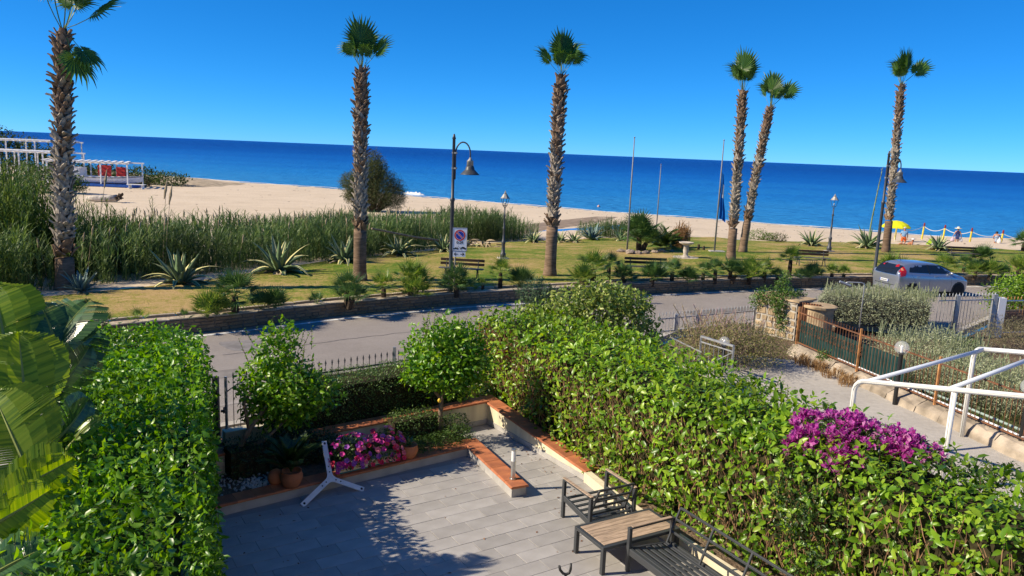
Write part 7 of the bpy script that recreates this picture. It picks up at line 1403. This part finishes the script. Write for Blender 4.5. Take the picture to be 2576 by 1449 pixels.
# ---------------------------------------------------------------- bathing place at the right: posts and rope, parasol, loungers
m_py = mat('post_yellow', (.70,.55,.05), .6, .2, var=.15, scale=3); m_pr = mat('post_red', (.22,.03,.03), .6, .2); m_rope = mat('rope', (.62,.60,.55), .8, .1)
posts = []
for p_, lb in [((35.482,71.716,-0.950),'yellow post with dark red top hidden behind the palm trunk'),((40.010,75.499,-1.000),'yellow post with dark red top right of the standing man'),((41.151,73.862,-1.000),'yellow post with dark red top behind the agave on the sand edge'),((42.264,71.359,-1.000),'yellow post with dark red top between the two walking women'),((44.487,70.293,-1.000),'yellow post with dark red top beside the bending woman')]:
    t = thing('beach_post', lb, 'post', p_, 0, 'yellow posts roping off the beach'); t.rotation_euler = (0,.05,0); ob('post', MB().tube([(0,0,-.2),(0,0,1.25)],.075,10).mesh('post', m_py), t); ob('post_top', MB().lathe([(.08,1.25),(.08,1.5),(.05,1.58),(0,1.6)],10).mesh('post_top', m_pr), t); posts.append(Vector(p_)+Vector((.06,0,1.25)))
posts.append(posts[-1]+(posts[-1]-posts[-2])*1.1)
for i, (a, b_) in enumerate(zip(posts[:-1],posts[1:])):
    o = ob('rope', MB().tube([a.lerp(b_,q)-Vector((0,0,.35*4*q*(1-q))) for q in np.linspace(0,1,11)],.028,5).mesh('rope', m_rope)); tag(o, ['pale rope sagging behind the standing man','pale rope between the post by the man and the next one','pale rope sagging behind the woman in the straw hat','pale rope leading to the bending woman','pale rope running off the picture right of the bending woman'][i], 'rope', 'ropes between the yellow posts')
m_umb = mat('umbrella_yellow', (.66,.66,.02), .8, .1); m_grn = mat('lounger_green', (.22,.32,.02), .8, .1, var=.15, scale=6)
up = Vector((33.315,67.353,-0.750)); t = thing('beach_umbrella', 'yellow-green beach umbrella behind the palm trunk', 'umbrella', up); ob('pole', MB().tube([(0,0,-.2),(.03,0,2.0)],.022,8).mesh('pole', m_wp), t)
mb = MB(); n_ = 8; vs = [(0,0,2.0)]
for k, (r_, z) in enumerate(((.5,1.9),(.95,1.68),(1.2,1.45),(1.2,1.36))): vs += [(r_*math.cos(6.2832*j/16)*(1 if j%2 == 0 else .965),r_*math.sin(6.2832*j/16)*(1 if j%2 == 0 else .965),z+(0 if j%2 == 0 else .03)) for j in range(16)]
fs = [(0,1+j,1+(j+1)%16) for j in range(16)]+[(1+k*16+j,1+(k+1)*16+j,1+(k+1)*16+(j+1)%16,1+k*16+(j+1)%16) for k in range(3) for j in range(16)]; ob('canopy', mb.add(vs,fs).mesh('canopy', m_umb), t)
def lounger(loc, rz, back, label):
    t = thing('sun_lounger', label, 'sun lounger', loc, rz, 'green sun loungers on the sand'); L_, w = 1.25, .32
    for y in (-w,w): ob('side_rail', MB().tube([(0,y,.33),(L_,y,.33)],.018,6).mesh('side_rail', m_galv), t)
    ob('bed', MB().box((0,-w+.02,.32),(L_,w-.02,.345)).mesh('bed', m_grn), t); e_ = Vector((L_+.72*math.cos(back),0,.33+.72*math.sin(back)))
    b_ = MB(); d_ = (e_-Vector((L_,0,.33))); b_.bar((L_,0,.335),e_,w*2-.04,.025,0,(-d_.z,0,d_.x)); bo = ob('backrest', b_.mesh('backrest', m_grn), t)
    for y in (-w,w): ob('back_rail', MB().tube([(L_,y,.33),e_+Vector((0,y,0))],.018,6).mesh('back_rail', m_galv), bo)
    for x in (.25,1.05):
        for y in (-w,w): ob('leg', MB().tube([(x,y,.33),(x+(.12 if x > .5 else -.12),y,-.05)],.016,5).mesh('leg', m_galv), t)
    return t
l1 = Vector((29.827,60.219,-0.620)); l2 = Vector((31.624,61.055,-0.620)); lounger(l1, R(-4), R(18), 'green sun lounger carrying the reclining sunbather'); lounger(l2, R(4), R(58), 'empty green sun lounger with its back raised')
tg = ob('towel', MB().prism([(-.3,-.2),(.28,-.22),(.32,.18),(-.26,.22)],0,.12).mesh('towel', mat('towel_blue', (.03,.25,.48), .9, .1, var=.4, scale=9))); tg.matrix_world = Matrix.Translation(l2+Vector((.1,0,.348))); tag(tg, 'crumpled blue towel on the foot of the empty lounger', 'towel')
bg_ = ob('bag', MB().lathe([(.0,0),(.2,.02),(.25,.18),(.2,.32),(.1,.38),(0,.4)],12).mesh('bag', m_blk, True)); bg_.matrix_world = Matrix.Translation(l1+Vector((-.35,.0,-.02))); tag(bg_, 'dark bag on the sand at the feet of the sunbather', 'bag')
# ---------------------------------------------------------------- people
m_skin = mat('skin', (.46,.235,.15), .55, .3, var=.08, scale=6); m_skin2 = mat('skin_tanned', (.40,.165,.085), .55, .3, var=.08, scale=6); m_hairg = mat('hair_grey', (.46,.44,.42), .8, .2); m_haird = mat('hair_dark', (.02,.015,.012), .6, .3)
def skinmesh(name, verts, edges, radii, m, parent, sub=1):
    me = bpy.data.meshes.new(name); me.from_pydata([tuple(v) for v in verts], edges, []); me.materials.append(m); o = ob(name, me, parent)
    md = o.modifiers.new('skin','SKIN'); md.use_smooth_shade = True; sv = me.skin_vertices[0].data if me.skin_vertices else None
    for i, r_ in enumerate(radii): sv[i].radius = (r_,r_) if not isinstance(r_,tuple) else r_
    sv[0].use_root = True; s_ = o.modifiers.new('smooth','SUBSURF'); s_.levels = sub; s_.render_levels = sub; return o
def person(label, loc, rz, J, skin, clothes, hair, s=1.0):
    """J: joints (metres, facing -y): one continuous skinned body; clothes = skinned shells over given chains"""
    t = thing('person', label, 'person', loc, rz); V = []; E = []; Rr = []; ix = {}
    rad = dict(pelvis=.135,waist=.125,chest=.15,neck0=.065,neck=.058,head0=.088,head=.098,crown=.06,shl=.07,shr=.07,ell=.045,elr=.045,wrl=.033,wrr=.033,hal=(.042,.02),har=(.042,.02),hil=.10,hir=.10,knl=.062,knr=.062,anl=.042,anr=.042,tol=.04,tor=.04)
    def add(n, p): ix[n] = len(V); V.append(Vector(p)*s); Rr.append(rad[n] if isinstance(rad[n],tuple) else rad[n]*s)
    for n in ('pelvis','waist','chest','neck0','neck','head0','head','crown','shl','ell','wrl','hal','shr','elr','wrr','har','hil','knl','anl','tol','hir','knr','anr','tor'): add(n, J[n])
    for a, b_ in (('pelvis','waist'),('waist','chest'),('chest','neck0'),('neck0','neck'),('neck','head0'),('head0','head'),('head','crown'),('chest','shl'),('shl','ell'),('ell','wrl'),('wrl','hal'),('chest','shr'),('shr','elr'),('elr','wrr'),('wrr','har'),('pelvis','hil'),('hil','knl'),('knl','anl'),('anl','tol'),('pelvis','hir'),('hir','knr'),('knr','anr'),('anr','tor')): E.append((ix[a],ix[b_]))
    for sd in 'lr':     # fingers and thumb
        w, h_ = V[ix['wr'+sd]], V[ix['ha'+sd]]; d_ = (h_-w).normalized(); sd_ = d_.cross(Vector((.3,1,.1))).normalized()
        for k, (o_, ln) in enumerate(((-.026,.06),(-.009,.072),(.009,.068),(.026,.052))):
            i = len(V); V.append(h_+sd_*o_+d_*.03); Rr.append(.010); V.append(h_+sd_*o_*1.15+d_*(.03+ln)+Vector((0,-.012,0))); Rr.append(.0085); E += [(ix['ha'+sd],i),(i,i+1)]
        i = len(V); V.append(w.lerp(h_,.7)+sd_*-.045+d_*.01); Rr.append(.012); V.append(w.lerp(h_,.9)+sd_*-.06+d_*.05); Rr.append(.009); E += [(ix['ha'+sd],i),(i,i+1)]
    b_ = skinmesh('body', V, E, Rr, skin, t, 1)
    for nm, chain, rr, m in clothes:
        ns = []; [ns.append(n) for e_ in chain for n in e_ if n not in ns]; k = {n:i for i, n in enumerate(ns)}
        P = [(V[ix[n]] if isinstance(n,str) else Vector(n)*s) for n in ns]; skinmesh(nm, P, [(k[a],k[c_]) for a, c_ in chain], [r_*s for r_ in rr] if isinstance(rr,list) else [rr.get(n,.1)*s if not isinstance(rr.get(n,.1),tuple) else rr[n] for n in ns], m, t, 1)
    hd = V[ix['head']]; up_ = (V[ix['crown']]-V[ix['head0']]).normalized(); fw = Vector(J.get('face',(0,-1,0))).normalized(); sx_ = up_.cross(fw).normalized()
    for q in (-1,1):
        ob('eye', MB().lathe([(0,-.011),(.011,0),(0,.011)],8).mesh('eye', m_blk), b_, Matrix.Translation(hd+fw*.095*s+sx_*.034*q-up_*.0)); ob('ear', MB().lathe([(0,-.03),(.018,0),(0,.03)],8).mesh('ear', skin), b_, Matrix.Translation(hd+sx_*.10*q-up_*.015))
    ob('nose', MB().lathe([(.018,-.03),(.02,-.015),(.006,.035),(0,.04)],8).mesh('nose', skin, True), b_, Matrix.Translation(hd+fw*.105*s-up_*.02)); ob('mouth', MB().box((-.026,-.004,-.005),(.026,.004,.005)).mesh('mouth', m_pr), b_, Matrix((sx_,fw,up_)).transposed().to_4x4() if False else Matrix.Translation(hd+fw*.093*s-up_*.062))
    if hair: ob('hair', MB().lathe([(.118*math.cos(a),.125*math.sin(a)) for a in np.linspace(hair[1],1.5,9)]+[(0,.126)],16).mesh('hair', hair[0], True), t, Matrix.Translation(hd-fw*.018+up_*.012) )
    return t
ST_ = dict(pelvis=(0,0,.95),waist=(0,.01,1.10),chest=(0,0,1.30),neck0=(0,.0,1.46),neck=(0,-.01,1.52),head0=(0,-.02,1.58),head=(0,-.025,1.66),crown=(0,-.015,1.735),shl=(-.19,0,1.40),ell=(-.27,.05,1.13),wrl=(-.27,-.02,.90),hal=(-.265,-.05,.83),shr=(.19,0,1.40),elr=(.27,.05,1.13),wrr=(.27,-.02,.90),har=(.265,-.05,.83),hil=(-.10,0,.88),knl=(-.11,-.02,.49),anl=(-.11,.02,.08),tol=(-.12,-.13,.03),hir=(.10,0,.88),knr=(.12,-.02,.49),anr=(.12,.02,.08),tor=(.14,-.13,.03))
m_bs = mat('shirt_blue', (.20,.34,.52), .8, .1, var=.1, scale=8); m_or = mat('shorts_orange', (.72,.15,.04), .8, .1); m_nv = mat('dress_navy', (.02,.025,.09), .8, .1); m_st = mat('stripe_blue', (.10,.14,.36), .8, .1); m_gd = mat('dress_grey', (.30,.36,.45), .85, .1, var=.15, scale=10); m_str = mat('straw', (.62,.57,.44), .85, .1); m_lil = mat('bag_lilac', (.55,.42,.52), .8, .1); m_wb = mat('bag_white', (.68,.66,.64), .8, .1)
J = dict(ST_); J.update(waist=(0,-.04,1.10),wrl=(-.20,-.18,.98),hal=(-.15,-.24,.98))
p_ = Vector((31.728,62.655,-0.720)); TOR = [('pelvis','waist'),('waist','chest'),('chest','neck0'),('chest','shl'),('shl',(-.245,.03,1.2)),('chest','shr'),('shr',(.245,.03,1.2))]
LEGS = [('pelvis','hil'),('hil',(-.115,-.01,.60)),('pelvis','hir'),('hir',(.125,-.01,.60))]
man = person('grey-haired man in a light blue shirt and orange shorts standing by the loungers', p_, R(-20), J, m_skin, [('shirt',TOR,[.165,.175,.175,.075,.085,.075,.085,.075],m_bs),('shorts',[('pelvis','waist')]+LEGS,[.16,.145,.125,.105,.125,.105],m_or)], (m_hairg,.15))
J = dict(pelvis=(.55,0,.46),waist=(.70,0,.50),chest=(.90,0,.62),neck0=(1.02,0,.74),neck=(1.04,0,.79),head0=(1.05,0,.85),head=(1.055,0,.93),crown=(1.06,0,1.0),shl=(.96,-.19,.70),ell=(.85,-.30,.48),wrl=(.70,-.24,.42),hal=(.64,-.2,.42),shr=(.96,.19,.70),elr=(.90,.32,.48),wrr=(.75,.26,.40),har=(.69,.23,.40),hil=(.48,-.10,.45),knl=(.10,-.12,.62),anl=(-.20,-.10,.40),tol=(-.30,-.10,.44),hir=(.48,.10,.45),knr=(.05,.13,.50),anr=(-.32,.13,.40),tor=(-.42,.13,.47),face=(-1,0,.1))
sb = person('tanned sunbather in a white cap reclining on a green lounger', l1+Vector((.32,0,-.02)), R(-4), J, m_skin2, [('swimwear',[('pelvis','hil'),('pelvis','hir')],[.145,.115,.115],m_nv)], None)
ob('cap', MB().lathe([(.17,.02),(.118,.03),(.11,.08),(.06,.12),(0,.13)],14).mesh('cap', m_wb, True), sb, Matrix.Translation((1.055,0,.93)))
J = dict(ST_); J.update(shl=(-.18,0,1.40),ell=(-.28,.04,1.15),wrl=(-.33,-.02,.95),hal=(-.335,-.03,.88),ell_=0,elr=(.28,.04,1.15),wrr=(.36,-.04,.95),har=(.37,-.05,.88),knl=(-.10,-.06,.49),anl=(-.11,.04,.08),knr=(.11,.03,.49),anr=(.12,.14,.09),tor=(.13,.0,.03),head0=(0,-.03,1.57))
J.pop('ell_'); hp = Vector((40.412,70.220,-1.050))
hw = person('woman in a wide straw hat and navy striped beach dress carrying bags', hp, R(160), J, m_skin, [('dress',[('pelvis','waist'),('waist','chest'),('chest','neck0'),('chest','shl'),('chest','shr'),('pelvis',(0,0,.66))],[.175,.165,.17,.075,.085,.085,.215],m_nv)], (m_haird,-.5), .95)
ob('straw_hat', MB().lathe([(.31,-.02),(.28,.02),(.125,.035),(.12,.12),(.07,.155),(0,.16)],18).lathe([(.31,-.02),(.12,.02)],18).mesh('straw_hat', m_str, True), hw, Matrix.Translation((0,-.02,1.62)))
sm = MB()
for k in range(6): a = -1.25+k*.5; sm.bar((.178*math.sin(a),.178*math.cos(a)*.98,1.1),(.215*math.sin(a),.215*math.cos(a),.64),.03,.012,0,(math.sin(a),math.cos(a),0))
ob('stripe', sm.mesh('stripe', m_st), hw)
M_ = Matrix.Translation(hp) @ Matrix.Rotation(R(160),4,'Z')
def bagm(w, h_, d_): return MB().lathe([(0,-h_),(w*.7,-h_*.97),(w,-h_*.6),(w*.8,-h_*.2),(w*.35,0),(.02,.16),(0,.18)],14).mesh('bag', m_lil, True)
for x, m, w, lb in ((.37,m_lil,.17,'lilac shopping bag hanging from the hat woman on the left'),(-.34,m_wb,.15,'pale bag hanging from the hat woman on the right')):
    b2 = bagm(w,.36,.1); b2.materials[0] = m; tag(ob('bag', b2, None, M_ @ Matrix.Translation((x*.95,-.03,.72)) @ Matrix.Diagonal((1,.6,1,1))), lb, 'bag')
nt_ = MB(); pts = [(math.cos(a)*.11,0,math.sin(a)*.16) for a in np.linspace(0,6.2832,15)]; nt_.tube(pts,.012,5).tube([(0,0,.15),(.05,0,.62)],.012,5); nt_.add([(math.cos(a)*.1,.0,math.sin(a)*.15) for a in np.linspace(0,6.2832,13)[:-1]],[tuple(range(12))])
tag(ob('beach_bat', nt_.mesh('beach_bat', mat('pale_blue_plastic', (.42,.55,.62), .5, .3)), None, M_ @ Matrix.Translation((-.52,.0,.24)) @ Matrix.Rotation(.35,4,'Y')), 'pale blue long-handled paddle held beside the hat woman', 'paddle')
J = dict(ST_); J.update(waist=(0,-.03,1.09),chest=(.02,-.12,1.27),neck0=(.03,-.22,1.39),neck=(.03,-.26,1.43),head0=(.03,-.31,1.46),head=(.03,-.37,1.51),crown=(.03,-.41,1.57),shl=(-.16,-.16,1.36),ell=(-.30,-.25,1.13),wrl=(-.42,-.38,.95),hal=(-.46,-.43,.89),shr=(.20,-.12,1.35),elr=(.29,-.12,1.10),wrr=(.24,-.30,.98),har=(.20,-.36,.96),knr=(.10,-.14,.50),anr=(.12,.05,.1),tor=(.13,-.08,.03),face=(0,-.9,-.45))
bp_ = Vector((42.776,68.269,-1.000)); bw = person('dark-haired woman in a light grey beach dress bending forward with a white shoulder bag', bp_, R(150), J, m_skin, [('dress',[('pelvis','waist'),('waist','chest'),('chest','neck0'),('pelvis',(0,.01,.68))],[.165,.15,.155,.07,.2],m_gd)], (m_haird,-.4), .95)
b2 = bagm(.2,.42,.1); b2.materials[0] = m_wb; tag(ob('bag', b2, None, Matrix.Translation(bp_) @ Matrix.Rotation(R(150),4,'Z') @ Matrix.Translation((-.22,.12,.95)) @ Matrix.Diagonal((.9,.6,1,1))), 'white shoulder bag on the bending woman', 'bag')
# buoys, and a few twigs and stones on the sand
m_buoy = mat('buoy', (.55,.35,.3), .5, .3)
for p_, lb in [((12.406,115.086,-1.750),'tiny pale buoy on the sea right of the tamarisk'),((-17.163,112.640,-1.750),'tiny buoy on the sea left of the tamarisk')][:1]:
    tag(ob('buoy', MB().lathe([(0,-.2),(.22,-.05),(.22,.12),(0,.3)],10).mesh('buoy', m_buoy, True), None, Matrix.Translation(p_)), lb, 'buoy')
mb = MB()
for k in range(420):
    x = rnd.uniform(-75,45); e_, s_ = ip(EDGE,x), ip(SHORE,x); y = e_+(s_-e_)*rnd.uniform(.03,.97); z = terrain(x,y)+.01; a = rnd.uniform(0,3.14); l = rnd.uniform(.06,.5)
    mb.bar((x,y,z),(x+l*math.cos(a),y+l*math.sin(a)*.6,z+.02),.03,.03)
o = ob('beach_litter', mb.mesh('beach_litter', m_twig2), kind='stuff'); o['label'] = 'scattered twigs and driftwood bits on the sand'
